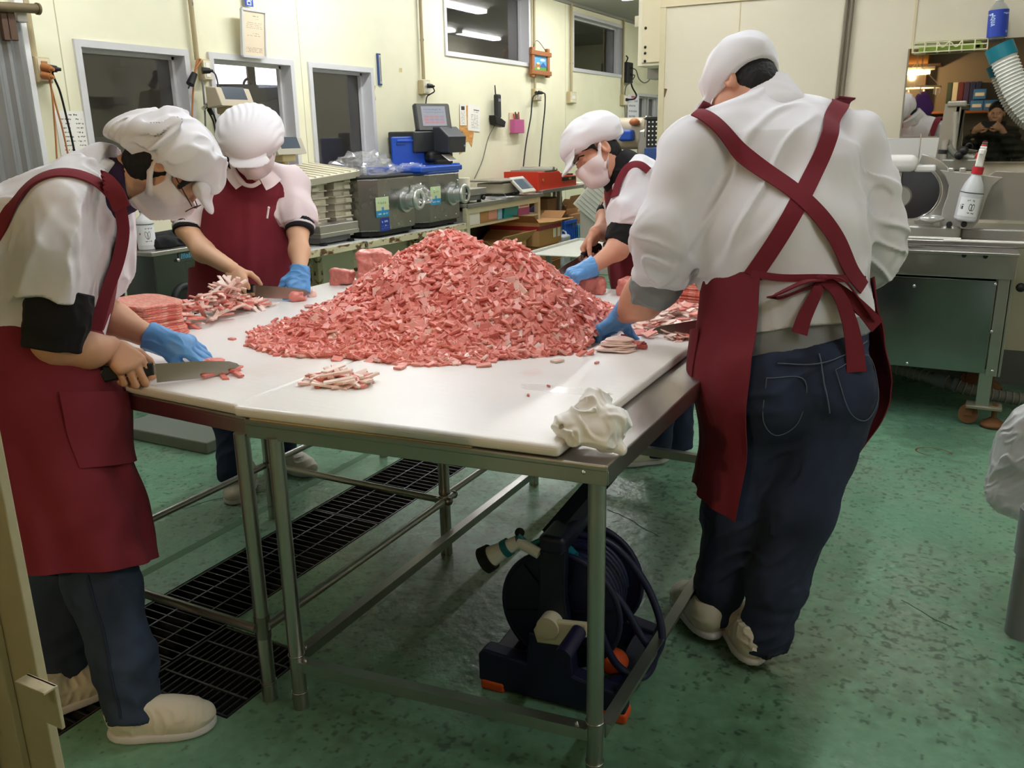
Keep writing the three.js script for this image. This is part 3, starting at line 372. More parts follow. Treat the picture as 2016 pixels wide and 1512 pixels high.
// ---------- first worker: left foreground, turned to the right, cutting on the left board ----------
{
  const p = person('person at the left corner of the table in white cap and glasses cutting meat');
  const F = [0.4424,-0.1798,-0.8786], L = [-0.8898,-0.2104,-0.4049], S = [0.8625,0.2205,0.4554], Up = [0, 1, 0];
  const hc = [-1.896,1.387,-1.687], hax = ortho([0.336,-0.9121,-0.2347], [0.6907,0.3919,-0.6078]), HL = local(hc, hax), hf = headField(hc, hax);
  hf.cap(HL(0, -.05, -.03), [-2.037,1.329,-1.595], .055, .062, .03);
  const b = new Sdf(.05);
  b.sec([-2.175,0.819,-1.357], [-2.17,1.182,-1.477], S, [.12, .1], [.11, .08]).sec([-2.17,1.182,-1.477], [-2.11,1.285,-1.542], S, [.11, .08], [.08, .05]).cap([-2.099,1.291,-1.55], [-2.026,1.335,-1.602], .065, .06);
  for (const q of [[[-2.048,0.733,-1.325], [-1.861,0.336,-1.27], [-1.746,0.058,-1.217]], [[-2.226,0.69,-1.382], [-2.094,0.308,-1.304], [-2.044,0.066,-1.228]]]) b.chain(q, [.08, .055, .04]);
  const kn = knife('chef_knife', 'long black-handled kitchen knife held level by the worker with glasses', [-1.858,0.86,-1.542], [-1.742,0.852,-1.7], [0.0387,0.9746,-0.2205], { L: .215, hb: .05, handle: .125 }), rh = gripHand(kn, [0.8699,-0.4654,-0.1634]);
  b.chain([[-1.975,1.272,-1.432], [-1.969,0.988,-1.32], [-1.979,0.966,-1.331], [-1.949,0.943,-1.398], rh.W], [.045, .045, .046, .043, .031], .03).chain([[-2.171,1.246,-1.662], [-2.264,1.034,-1.638], [-2.161,0.953,-1.654], [-2.039,0.896,-1.688]], [.04, .045, .045, .031], .03);
  obj('body', [meshSdf(b, ...around([[-2.099,1.374,-1.342], [-2.061,0.816,-1.709], [-2.409,0.808,-1.348], [-1.591,0.108,-1.198], [-2.284,-0.041,-1.256]], .16), .014), meshSdf(hf, ...around([HL(.1, .13, .13), HL(-.1, -.13, -.13), HL(-.1, .13, -.13), HL(.1, -.13, .13), [-2.037,1.329,-1.595]], .05), .004), meshSdf(rh, ...around(rh.pts, .02), .0035)], cloth.skin, p);
  const hair = new Sdf(.015).ell(HL(0, .03, -.014), [.083, .09, .1], hax).ell(HL(0, -.04, -.035), [.085, .075, .062], hax, .03).cut(HL(0, 0, .03), hax[2]).cut(HL(0, -.1, 0), mul(hax[1], -1)).cap(HL(-.078, .03, .05), HL(-.075, .0, .058), .012, .006, .01).cap(HL(.078, .03, .05), HL(.075, .0, .058), .012, .006, .01).fold((x, y, z) => .002 * noise3(x * 200, y * 70, z * 200));
  mesh('hair', hair, ...around([HL(.12, .13, .1), HL(-.12, -.13, -.16), HL(-.12, .13, -.16), HL(.12, -.13, .1)], .03), .0045, cloth.hair, p);
  // draped cap: full at the back, gathered above the ear, short brim
  const cap = new Sdf(.03).ell(HL(0, .042, -.008), [.104, .088, .112], hax).ell(HL(0, -.028, -.1), [.08, .045, .04], hax, .08).ell(HL(0, -.072, -.122), [.045, .026, .024], hax, .05);
  cap.cut(HL(0, .0, .0), add(mul(hax[1], -.81), mul(hax[2], .59)), .012);
  const pl = wrinkles(.013, 15, [-0.4812,-0.4425,0.7567], 5, 3, 4), pl2 = wrinkles(.007, 28, [-0.5191,-0.5179,0.6799], 5, 9, 4);
  cap.fold((x, y, z) => pl(x, y, z) + pl2(x, y, z));
  const brim = new Sdf(.02).ell(HL(0, .034, .112), [.082, .011, .042], ortho(add(hax[2], mul(hax[1], -.1)), hax[1])).ell(HL(0, .045, .085), [.092, .026, .028], hax, .02).cut(HL(0, 0, .06), mul(hax[2], -1));
  const cm = mesh('cap', cap, ...around([HL(.14, .18, .16), HL(-.14, -.15, -.22), HL(-.14, .18, -.22), HL(.14, -.15, .16)], .08), .0045, cloth.cap, p);
  mesh('cap_brim', brim, ...around([HL(.12, .1, .2), HL(-.12, 0, .04)], .03), .0045, cloth.cap, cm);
  const mask = new Sdf(.012).add(hf, .01, .008).cap(HL(0, -.03, .1), HL(0, -.085, .092), .022, .03, .03).cut(HL(0, -.016, 0), add(hax[1], mul(hax[2], -.15))).cut(HL(0, 0, .028), mul(hax[2], -1));
  for (const e of [-1, 1]) mask.chain([HL(e * .066, -.025, .035), HL(e * .083, .015, .002), HL(e * .086, .03, -.015)], [.009, .006, .004], .006).chain([HL(e * .06, -.075, .035), HL(e * .08, -.045, -.005), HL(e * .087, -.01, -.028)], [.009, .007, .004], .006);
  mesh('mask', mask, ...around([HL(.13, .1, .17), HL(-.13, -.16, -.08)], .02), .004, cloth.mask, p);
  { const ring = (e) => new THREE.TorusGeometry(.021, .0016, 6, 28).scale(1.15, .85, 1).applyMatrix4(new THREE.Matrix4().makeBasis(V(hax[0]), V(hax[1]), V(hax[2])).setPosition(...HL(e * .032, -.006, .118))); const gl = obj('glasses', [ring(-1), ring(1), tube([HL(-.01, -.002, .118), HL(0, .002, .121), HL(.01, -.002, .118)], .0015, 6), ...[-1, 1].map((e) => tube([HL(e * .056, 0, .114), HL(e * .078, .004, .06), HL(e * .084, .006, .0)], .0015, 6))], std(0x4a3434, .35, .5), p); obj('lens', [-1, 1].map((e) => new THREE.CylinderGeometry(.021, .021, .001, 24).rotateX(Math.PI / 2).scale(1.15, .85, 1).applyMatrix4(new THREE.Matrix4().makeBasis(V(hax[0]), V(hax[1]), V(hax[2])).setPosition(...HL(e * .032, -.006, .118)))), M.glassPane, gl); }
  for (const e of [-1, 1]) obj('eye', [ball(HL(e * .031, -.003, .0835), .0085, 12, 1, .6, 1)], M.dark, p);
  // scarf, shirt, sleeve under it
  const sc = new Sdf(.03).sec([-2.051,1.329,-1.587], [-1.995,1.345,-1.622], S, [.082, .078], [.072, .068]).cut([-1.983,1.345,-1.628], [0.8419,-0.095,-0.5311]).fold(wrinkles(.006, 22, [0.1682,0.9834,0.0673], 3, 5));
  mesh('neck_warmer', sc, ...around([[-1.988,1.429,-1.477], [-2.078,1.243,-1.722]], .08), .006, cloth.purple, p);
  const sh = new Sdf(.05); sh.sec([-2.195,0.908,-1.387], [-2.183,1.09,-1.452], S, [.2, .165], [.2, .16]).sec([-2.183,1.09,-1.452], [-2.149,1.234,-1.505], S, [.2, .16], [.19, .145]).sec([-2.149,1.234,-1.505], [-2.081,1.326,-1.57], S, [.19, .145], [.14, .095]);
  const sh1 = new Sdf(); sh1.o = sh.o.slice(); sh.cap([-2.078,1.317,-1.569], [-2,1.282,-1.446], .085, .09).cap([-2.066,1.317,-1.576], [-2.163,1.254,-1.657], .085, .08).add(sleeve([[-1.975,1.272,-1.432], [-1.949,1.178,-1.386], [-1.949,1.077,-1.348]], [.102, .102, .085], [-1.951,1.085,-1.349], [-0.0891,-0.9327,0.3494]), .04).add(sleeve([[-2.148,1.254,-1.653], [-2.208,1.117,-1.648], [-2.231,1.051,-1.637]], [.09, .085, .07]), .04);
  const sh0 = new Sdf(); sh0.o = sh.o.slice();
  sh.cut([-2.199,0.924,-1.378], [0.1998,-0.9579,0.2061]).cut([-2.027,1.359,-1.609], [0.8145,-0.1595,-0.5577]);
  const v1 = wrinkles(.012, 10, [0.4352,0.8579,-0.2732], 4, 2, 4), v2 = wrinkles(.009, 19, [-0.5376,0.8017,0.2613], 3.5, 6), v3 = wrinkles(.014, 14, [0.7657,0.3742,-0.5231], 3, 8), wa = [-2.146,1.109,-1.349];
  sh.fold((x, y, z) => v1(x, y, z) + v2(x, y, z) * .7 + v3(x, y, z) * sstep(.28, .08, len(sub([x, y, z], wa))) + .003 * noise3(x * 15, y * 15, z * 15));
  const shm = mesh('shirt', sh, ...around([[-2.116,1.4,-1.282], [-2.277,1.379,-1.838], [-1.729,1.011,-1.359], [-2.552,0.923,-1.428]], .12), .0068, cloth.white, p);
  const co = new Sdf(.012).sec([-2.08,1.334,-1.574], [-2.044,1.359,-1.601], S, [.115, .1], [.1, .092]).cut([-2.042,1.359,-1.602], [0.8111,-0.2596,-0.5242]).fold(wrinkles(.003, 20, S, 4, 2));
  mesh('collar', co, ...around([[-2,1.442,-1.474], [-2.129,1.244,-1.695]], .06), .0055, cloth.white, shm);
  const us = new Sdf(.02).chain([[-1.956,1.119,-1.357], [-1.955,1.047,-1.334], [-1.971,0.978,-1.321]], [.074, .071, .066]).cut([-1.973,0.961,-1.321], [-0.0278,-0.9464,0.3217]).cut([-1.953,1.104,-1.354], [0.0891,0.9327,-0.3494]).fold(wrinkles(.005, 30, [0.8716,0.081,-0.4835], 4, 8));
  mesh('under_sleeve', us, ...around([[-1.932,1.162,-1.243], [-1.986,0.919,-1.43]], .05), .0055, cloth.black, p);
  // jeans
  const j = new Sdf(.04); j.sec([-2.159,0.832,-1.369], [-2.132,0.702,-1.341], S, [.17, .14], [.17, .14]).chain([[-2.042,0.733,-1.328], [-1.867,0.361,-1.276], [-1.788,0.177,-1.246], [-1.743,0.052,-1.217]], [.1, .081, .068, .065]).chain([[-2.214,0.689,-1.388], [-2.098,0.308,-1.302], [-2.043,0.059,-1.226]], [.1, .078, .062], .02).cut([-1.742,0.044,-1.215], [0.2451,-0.9525,0.1806]).fold(wrinkles(.006, 20, [0.9038,0.3571,-0.2357], 3, 12)).fold((x, y, z) => .0035 * sstep(.35, .05, y) * Math.sin(y * 100 + noise3(x * 9, y * 9, z * 9) * 3));
  const jm = mesh('jeans', j, ...around([[-2.067,0.911,-1.208], [-2.359,-0.067,-1.208], [-1.589,0.097,-1.195]], .14), .0085, std(0xffffff, .92, 0, { vertexColors: true }), p, { color: (x, y, z) => { const k = .8 + .55 * fbm(x * 14, y * 5, z * 14, 3); return [.033 * k, .054 * k, .105 * k]; } });
  obj('side_seam', [tube(curve([[-1.858,0.408,-1.272], [-1.797,0.233,-1.247], [-1.747,0.065,-1.219]], 24).map((q) => j.hit(add(q, mul([0.4464,0.2762,0.8511], .3)), [-0.4464,-0.2762,-0.8511], .001, .6) || q), .003, 5, 40)], cloth.denim, jm);
  // apron
  const hull = new Sdf(.06); hull.sec([-2.202,0.986,-1.408], [-2.144,0.78,-1.36], S, [.205, .17], [.205, .185]).sec([-2.144,0.78,-1.36], [-2.04,0.51,-1.315], S, [.205, .185], [.17, .16]).sec([-2.04,0.51,-1.315], [-1.985,0.333,-1.275], S, [.17, .165], [.175, .17]);
  hull.add(j, .06); const ap = obj('apron', [wrap(hull, rowsOf([{ c: [-2.205,0.973,-1.403], t0: -2.9, t1: 2.6, r: .003 }, { c: [-2.171,0.884,-1.38], t0: -2.9, t1: 2.6, r: .006 }, { c: [-2.144,0.78,-1.36], t0: -2.85, t1: 2.6, r: .008 }, { c: [-2.086,0.646,-1.336], t0: -2.8, t1: 2.6, r: .01 }, { c: [-2.04,0.51,-1.315], t0: -2.75, t1: 2.5, r: .014 }, { c: [-1.998,0.4,-1.29], t0: -2.7, t1: 2.5, r: .018 }], 50), F, L, 110, .012, .004, .014, 5)], cloth.maroon, p);
  obj('bib', [wrap(sh1, rowsOf([{ c: [-2.201,0.973,-1.405], t0: -1.1, t1: 1.1 }, { c: [-2.183,1.09,-1.452], t0: -.85, t1: .8 }, { c: [-2.152,1.182,-1.487], t0: -.7, t1: .6 }, { c: [-2.117,1.246,-1.526], t0: -.6, t1: .5 }], 24), F, L, 36, .012, .004)], cloth.maroon, ap);
  obj('pocket', [wrap(hull, rowsOf([{ c: [-2.156,0.819,-1.367], t0: -1.5, t1: -.35, r: .022 }, { c: [-2.122,0.715,-1.35], t0: -1.5, t1: -.35, r: .02 }, { c: [-2.085,0.64,-1.334], t0: -1.45, t1: -.4, r: .02 }], 10), F, L, 14, .012, .003)], cloth.maroon, ap);
  const dn = [-0.4752,-0.8719,-0.1181], dn2 = [-0.0918,-0.8024,-0.5896];
  obj('strap', [strapOn(sh0, [[-2.115,1.226,-1.285], [-2.068,1.296,-1.333], [-2.009,1.348,-1.381], [-1.946,1.374,-1.422], [-1.891,1.374,-1.451], [-1.853,1.343,-1.461], [-1.828,1.297,-1.459]], .042, dn2, .012, 50, .004)], cloth.maroon, ap);
  obj('strap', [strapOn(sh0, [[-2.336,1.27,-1.419], [-2.31,1.348,-1.516], [-2.291,1.404,-1.603], [-2.291,1.427,-1.67]], .042, [0.2866,-0.9544,-0.083], .012, 36, .004)], cloth.maroon, ap);
  obj('strap', [ribbon(curve([[-1.937,1.295,-1.542], [-1.922,1.232,-1.529], [-1.917,1.158,-1.496], [-1.925,1.086,-1.457], [-1.931,0.995,-1.413]], 24), .03, [0.8919,0.1084,0.439], .004)], cloth.maroon, ap);
  shoe(p, add([-1.66,-0.005,-1.242], mul([-0.8878,0.0176,0.46], .15)).map((v, i) => i === 1 ? 0 : v), [-1.58,0,-1.329], .05); shoe(p, [-2.038,0,-1.127], [-1.97,0,-1.331], .048);
  // gloved left hand pressing the meat
  const g = handField([-2.039,0.899,-1.689], [0.8297,-0.233,-0.5072], [0.2361,0.9591,0.1563], false, { curl: [[.45, .75, .55], [.5, .8, .55], [.5, .8, .5], [.5, .8, .5]], thumb: [[.75, .35, -.5], [.85, .15, -.45], [.85, .0, -.5]], s: 1.06, fat: .002, spread: .12 });
  g.chain([[-1.988,0.89,-1.712], [-2.035,0.899,-1.691], [-2.069,0.91,-1.682]], [.03, .035, .043], .015).cut([-2.068,0.91,-1.683], [-0.8636,0.3822,0.3289]).fold(wrinkles(.003, 45, [0.9363,-0.3295,-0.1219], 4, 3));
  mesh('glove', g, ...around([...g.pts, [-2.097,0.928,-1.668]], .03), .0035, cloth.glove, p);
}
// ---------- second worker: at the far left edge, facing the doorway ----------
{
  const p = person('person behind the left table edge facing us, head bowed, maroon bib apron with a pen');
  const F = [0.7282,0.2527,0.6371], L = [0.6762,-0.1129,-0.728], S = [0.6762,-0.1129,-0.728];
  const hc = [-2.676,1.419,-2.816], hax = ortho([0.5246,-0.5052,0.6852], [0.2243,0.8681,0.4429]), HL = local(hc, hax), hf = headField(hc, hax);
  hf.cap(HL(0, -.05, -.03), [-2.769,1.286,-2.865], .055, .06, .03);
  const b = new Sdf(.05); b.sec([-2.778,0.752,-2.805], [-2.783,1.146,-2.859], S, [.13, .09], [.13, .08]).sec([-2.783,1.146,-2.859], [-2.783,1.274,-2.877], S, [.13, .08], [.1, .06]).cap([-2.783,1.274,-2.877], [-2.754,1.318,-2.86], .09, .06);
  const kn = knife('chef_knife', 'wide-bladed kitchen knife held level by the worker with the pen in the apron', [-2.522,0.869,-2.565], [-2.281,0.862,-2.643], [-0.0316,0.986,-0.1635], { L: .235, hb: .05 }), rh = gripHand(kn, [0.6458,-0.749,0.148]), RW = rh.W;
  b.chain([[-2.98,1.277,-2.798], [-2.947,1.094,-2.663], [-2.812,1.009,-2.612], RW], [.045, .046, .043, .03], .03).chain([[-2.628,1.279,-3.007], [-2.539,1.074,-2.893], [-2.47,1,-2.811], [-2.407,0.933,-2.735]], [.055, .043, .041, .029], .03);
  b.chain([[-2.84,0.661,-2.778], [-2.733,0.279,-2.592], [-2.638,0.104,-2.468]], [.08, .055, .04]).chain([[-2.765,0.648,-2.872], [-2.696,0.308,-2.833], [-2.659,0.078,-2.801]], [.08, .055, .04]);
  obj('body', [meshSdf(b, ...around([[-2.817,1.353,-2.486], [-3.188,-0.107,-2.581], [-2.193,0.133,-2.535], [-2.6,1.327,-3.178]], .08), .014), meshSdf(hf, ...around([HL(.1, .13, .13), HL(-.1, -.13, -.13), HL(-.1, .13, -.13), HL(.1, -.13, .13), [-2.769,1.286,-2.865]], .05), .0045), meshSdf(rh, ...around(rh.pts, .02), .004)], cloth.skinPale, p);
  const hair = new Sdf(.015).ell(HL(0, .02, -.014), [.08, .08, .096], hax).ell(HL(0, -.03, -.05), [.062, .06, .055], hax, .03).cut(HL(0, 0, .02), hax[2]); mesh('hair', hair, ...around([HL(.1, .13, .1), HL(-.1, -.13, -.13), HL(-.1, .13, -.13), HL(.1, -.13, .1)], .02), .006, cloth.hair, p);
  const cap = new Sdf(.03).ell(HL(0, .065, -.03), [.138, .1, .138], hax).ell(HL(0, .05, .03), [.12, .07, .1], hax, .05).cut(HL(0, .01, 0), add(mul(hax[1], -.93), mul(hax[2], -.1)), .02);
  const c0 = HL(0, .06, .07); cap.fold((x, y, z) => { const q = sub([x, y, z], c0), a = Math.atan2(dot(q, hax[0]), dot(q, hax[1])); return .0018 * Math.sin(a * 21 + noise3(x * 11, y * 11, z * 11) * 6) * sstep(.085, .13, len(q)) + .005 * noise3(x * 13, y * 13, z * 13); });
  const cm = mesh('cap', cap, ...around([HL(.16, .19, .18), HL(-.16, -.06, -.2), HL(-.16, .19, -.2), HL(.16, -.06, .18)], .08), .005, cloth.cap, p);
  const brim = new Sdf(.02).ell(HL(0, .022, .125), [.086, .012, .048], ortho(add(hax[2], mul(hax[1], -.35)), hax[1])).ell(HL(0, .045, .092), [.098, .03, .028], hax, .02).cut(HL(0, 0, .06), mul(hax[2], -1)); mesh('cap_brim', brim, ...around([HL(.12, .1, .2), HL(-.12, -.02, .04)], .03), .005, cloth.cap, cm);
  const mask = new Sdf(.012).add(hf, .01, .009).cap(HL(0, -.03, .1), HL(0, -.09, .09), .022, .032, .03).cut(HL(0, -.014, 0), hax[1]).cut(HL(0, 0, .028), mul(hax[2], -1)); for (const e of [-1, 1]) mask.chain([HL(e * .066, -.025, .035), HL(e * .085, .02, -.005)], [.009, .005], .006).chain([HL(e * .06, -.075, .035), HL(e * .085, -.03, -.02)], [.009, .005], .006);
  mesh('mask', mask, ...around([HL(.13, .1, .17), HL(-.13, -.16, -.08)], .02), .0045, cloth.mask, p);
  for (const e of [-1, 1]) obj('eye', [ball(HL(e * .031, -.003, .0835), .0085, 12, 1, .6, 1)], M.dark, p);
  const sc = new Sdf(.03).sec([-2.789,1.291,-2.88], [-2.76,1.365,-2.848], S, [.088, .085], [.083, .08]).fold(wrinkles(.005, 22, S, 3, 5)); mesh('collar_scarf', sc, ...around([[-2.807,1.446,-2.756], [-2.755,1.223,-3.005]], .08), .006, cloth.black, p);
  const sh = new Sdf(.05); sh.sec([-2.783,0.795,-2.816], [-2.783,1.146,-2.859], S, [.175, .13], [.195, .135]).sec([-2.783,1.146,-2.859], [-2.785,1.291,-2.882], S, [.195, .135], [.15, .095]).cap([-2.82,1.292,-2.864], [-2.963,1.264,-2.803], .075, .07).cap([-2.752,1.291,-2.899], [-2.65,1.261,-2.99], .075, .068);
  const sh1 = new Sdf(); sh1.o = sh.o.slice();
  sh.add(sleeve([[-2.965,1.26,-2.801], [-2.954,1.144,-2.71], [-2.946,1.083,-2.671]], [.07, .069, .067], [-2.953,1.105,-2.686], [-0.0243,-0.9051,0.4245]), .04).add(sleeve([[-2.645,1.256,-2.991], [-2.57,1.144,-2.935], [-2.541,1.083,-2.907]], [.068, .064, .063], [-2.551,1.107,-2.922], [0.2886,-0.92,0.2651]), .04);
  const sh0 = new Sdf(); sh0.o = sh.o.slice();
  const v1 = wrinkles(.009, 11, [0.3635,0.9006,-0.2383], 4, 2), v2 = wrinkles(.008, 17, [-0.5376,0.8017,0.2613], 3.5, 6); sh.fold((x, y, z) => v1(x, y, z) + v2(x, y, z) * .7);
  const shm = mesh('shirt', sh, ...around([[-2.886,1.39,-2.579], [-3.222,0.726,-2.774], [-2.424,1.377,-2.935], [-2.551,0.732,-3.011]], .06), .0075, cloth.cream, p);
  const lap = (a) => ribbon(curve(a, 8), .05, F, .005); obj('collar', [lap([[-2.741,1.334,-2.737], [-2.707,1.299,-2.726], [-2.677,1.271,-2.726]]), lap([[-2.575,1.309,-2.833], [-2.586,1.284,-2.796], [-2.6,1.273,-2.774]]), tube([[-2.732,1.368,-2.741], [-2.7,1.32,-2.724], [-2.66,1.279,-2.726], [-2.627,1.271,-2.741], [-2.608,1.286,-2.767]], .009, 8)], cloth.cream, shm);
  const cuffs = (a, bb, r, n) => { const d = norm(sub(bb, a)), f = new Sdf(.005).cap(a, bb, r, r * .97).cut(a, mul(d, -1)).cut(bb, d); return meshSdf(f, ...around([a, bb], r + .02), .005); };
  for (const [a, bb, r] of [[[-2.948,1.112,-2.68], [-2.935,1.076,-2.657], .067], [[-2.544,1.11,-2.914], [-2.529,1.072,-2.892], .063]]) { const bd = obj('sleeve_band', [cuffs(a, bb, r)], cloth.cream, p, {}); bd.material = cloth.black; const q1 = lerp(a, bb, .4), q2 = lerp(a, bb, .66); obj('stripe', [cuffs(q1, q2, r + .003)], cloth.white, bd); }
  const j = new Sdf(.04); j.sec([-2.812,0.789,-2.845], [-2.795,0.612,-2.809], S, [.16, .12], [.16, .12]).chain([[-2.84,0.661,-2.778], [-2.731,0.279,-2.593], [-2.636,0.099,-2.468]], [.09, .075, .06]).chain([[-2.765,0.648,-2.872], [-2.696,0.308,-2.833], [-2.661,0.083,-2.801]], [.09, .075, .06], .02).fold(wrinkles(.006, 20, [0.9038,0.3571,-0.2357], 3, 12)); j.cut([-2.553,0.08,-2.388], [0, -1, 0]);
  mesh('jeans', j, ...around([[-2.792,0.836,-2.566], [-2.574,-0.119,-2.899], [-2.695,0.002,-2.346]], .1), .01, cloth.denim, p);
  const hull = new Sdf(.06); hull.sec([-2.778,0.752,-2.805], [-2.79,1.015,-2.848], S, [.19, .135], [.18, .14]).sec([-2.79,1.015,-2.848], [-2.79,1.274,-2.885], S, [.18, .14], [.17, .12]).sec([-2.765,0.577,-2.766], [-2.778,0.752,-2.805], S, [.2, .14], [.19, .135]);
  hull.add(sh1, .03); const ap = obj('apron', [wrap(hull, rowsOf([{ c: [-2.796,1.291,-2.888], t0: -.78, t1: .72 }, { c: [-2.791,1.199,-2.872], t0: -.95, t1: .85 }, { c: [-2.792,1.08,-2.857], t0: -1.15, t1: 1.1 }, { c: [-2.787,0.928,-2.833], t0: -1.45, t1: 1.45, r: .01 }, { c: [-2.783,0.774,-2.809], t0: -1.55, t1: 1.5, r: .015 }, { c: [-2.77,0.62,-2.778], t0: -1.55, t1: 1.5, r: .02 }], 40), F, L, 60, .016, .004, .01, 8)], cloth.maroon, p);
  obj('pocket', [wrap(hull, rowsOf([{ c: [-2.784,0.896,-2.825], t0: -1.5, t1: -.5, r: .035 }, { c: [-2.77,0.666,-2.781], t0: -1.5, t1: -.5, r: .03 }], 8), F, L, 12, .022, .003)], cloth.maroon, ap);
  obj('strap', [strapOn(sh0, [[-2.78,1.279,-2.716], [-2.779,1.303,-2.724], [-2.81,1.332,-2.776]], .035, [-0.328,-0.7253,-0.6053], .01, 14, .004), strapOn(sh0, [[-2.575,1.275,-2.822], [-2.58,1.299,-2.828], [-2.622,1.322,-2.872]], .035, [-0.328,-0.7253,-0.6053], .01, 14, .004)], cloth.maroon, ap);
  { const a = [-2.568,1.182,-2.76], e = [-2.573,1.139,-2.75]; obj('pen', [cyl(a, e, .004, .004, 8), ball(a, .0055, 8)], M.white, ap); }
  shoe(p, add([-2.574,0,-2.391], [-.12, 0, -.23]), [-2.566,0,-2.383], .048); shoe(p, add([-2.469,0,-2.777], [-.26, 0, -.06]), [-2.465,0,-2.779], .048);
  const g = handField([-2.403,0.934,-2.731], [0.2846,-0.7957,0.5347], [0.7303,0.5592,0.3923], false, { curl: [[.5, .7, .4], [.55, .75, .4], [.6, .75, .4], [.6, .7, .4]], thumb: [[.6, .65, -.35], [.85, .2, -.5], [.8, -.1, -.6]], s: 1.04, fat: .002, spread: .18 });
  g.chain([[-2.395,0.91,-2.722], [-2.407,0.933,-2.735], [-2.421,0.949,-2.75]], [.03, .034, .04], .012).cut([-2.417,0.944,-2.745], [-0.1549,0.8833,-0.4424]).fold(wrinkles(.003, 45, [0.9458,0.1461,-0.2901], 4, 3)); mesh('glove', g, ...around([...g.pts, [-2.423,0.967,-2.755]], .03), .004, cloth.glove, p);
}
// ---------- third worker: at the far end, seen from the side ----------
{
  const p = person('person in profile at the far end of the table, white cap, mask and black turtleneck');
  const F = [-0.7449,0.0873,0.6614], L = [0.6577,0.2626,0.706], S = [0.6577,0.2626,0.706];
  const hc = [-1.438,1.37,-3.544], hax = ortho([-0.4569,-0.4974,0.7374], [-0.5885,0.8013,0.108]), HL = local(hc, hax), hf = headField(hc, hax);
  hf.cap(HL(0, -.05, -.03), [-1.355,1.278,-3.628], .055, .06, .03);
  const b = new Sdf(.05); b.sec([-1.185,0.677,-3.616], [-1.278,1.115,-3.65], S, [.15, .1], [.16, .1]).sec([-1.278,1.115,-3.65], [-1.312,1.261,-3.657], S, [.16, .1], [.13, .08]).cap([-1.323,1.255,-3.649], [-1.366,1.293,-3.626], .09, .06);
  const kn = knife('chef_knife', 'kitchen knife pointing into the heap, half hidden by the far worker\'s blue glove', [-1.414,0.948,-3.349], [-1.472,0.896,-3.16], [0.2628,0.9435,-0.2017], { L: .2, hb: .045 }), rh = gripHand(kn, [-0.446,-0.8154,0.369]);
  b.chain([[-1.252,1.273,-3.515], [-1.252,1.039,-3.381], [-1.254,0.998,-3.343], [-1.308,0.942,-3.214]], [.055, .046, .044, .029], .03).chain([[-1.41,1.248,-3.777], [-1.451,1.093,-3.729], [-1.422,1.038,-3.608], rh.W], [.055, .046, .042, .03], .03);
  b.chain([[-1.174,0.639,-3.586], [-1.126,0.323,-3.567], [-1.143,0.048,-3.587]], [.08, .055, .04]).chain([[-1.2,0.606,-3.738], [-1.107,0.277,-3.739], [-1.083,0.034,-3.731]], [.08, .055, .04]);
  obj('body', [meshSdf(b, ...around([[-1.361,1.325,-3.24], [-1.506,-0.04,-3.603], [-0.787,0.201,-3.176], [-1.158,1.289,-4.158]], .06), .014), meshSdf(hf, ...around([HL(.1, .13, .13), HL(-.1, -.13, -.13), HL(-.1, .13, -.13), HL(.1, -.13, .13), [-1.355,1.278,-3.628]], .05), .004), meshSdf(rh, ...around(rh.pts, .02), .004)], cloth.skinRed, p);
  const hair = new Sdf(.012).ell(HL(0, .01, -.012), [.079, .07, .094], hax).ell(HL(0, -.035, -.05), [.064, .06, .055], hax, .03).cut(HL(0, 0, -.012), hax[2]).cap(HL(.076, .03, .03), HL(.077, .0, .028), .008, .005, .01).cap(HL(.06, .045, .07), HL(.074, .03, .035), .012, .01, .01).fold((x, y, z) => .0016 * noise3(x * 240, y * 80, z * 240)); mesh('hair', hair, ...around([HL(.1, .13, .1), HL(-.1, -.13, -.13), HL(-.1, .13, -.13), HL(.1, -.13, .1)], .02), .0045, cloth.hair, p);
  const cap = new Sdf(.03).ell(HL(0, .066, -.015), [.115, .094, .135], hax).ell(HL(0, .045, -.1), [.09, .062, .055], hax, .05).cut(HL(0, .022, 0), add(mul(hax[1], -.96), mul(hax[2], .28)), .02).fold(wrinkles(.008, 15, add(hax[2], mul(hax[1], .3)), 3, 14)); const c0 = HL(0, .02, -.1); cap.fold((x, y, z) => { const q = sub([x, y, z], c0); return .004 * sstep(.12, .02, len(q)) * Math.sin(dot(q, hax[0]) * 200 + dot(q, hax[1]) * 60); });
  const cm = mesh('cap', cap, ...around([HL(.15, .2, .17), HL(-.15, -.06, -.2), HL(-.15, .2, -.2), HL(.15, -.06, .17)], .08), .0048, cloth.cap, p);
  const brim = new Sdf(.02).ell(HL(0, .025, .122), [.084, .011, .058], ortho(add(hax[2], mul(hax[1], -.3)), hax[1])).ell(HL(0, .048, .09), [.094, .03, .03], hax, .02).cut(HL(0, 0, .05), mul(hax[2], -1)); mesh('cap_brim', brim, ...around([HL(.12, .1, .2), HL(-.12, -.02, .04)], .03), .0045, cloth.cap, cm);
  const mask = new Sdf(.012).add(hf, .01, .008).cap(HL(0, -.03, .1), HL(0, -.085, .092), .022, .03, .03).cut(HL(0, -.02, 0), add(hax[1], mul(hax[2], -.1))).cut(HL(0, 0, .028), mul(hax[2], -1)); for (const e of [-1, 1]) mask.chain([HL(e * .064, -.03, .035), HL(e * .082, .01, .008), HL(e * .085, .022, -.004)], [.012, .007, .004], .006).chain([HL(e * .06, -.075, .035), HL(e * .078, -.055, .0), HL(e * .083, -.03, -.02)], [.011, .008, .005], .006);
  mesh('mask', mask, ...around([HL(.13, .1, .17), HL(-.13, -.16, -.08)], .02), .004, cloth.mask, p);
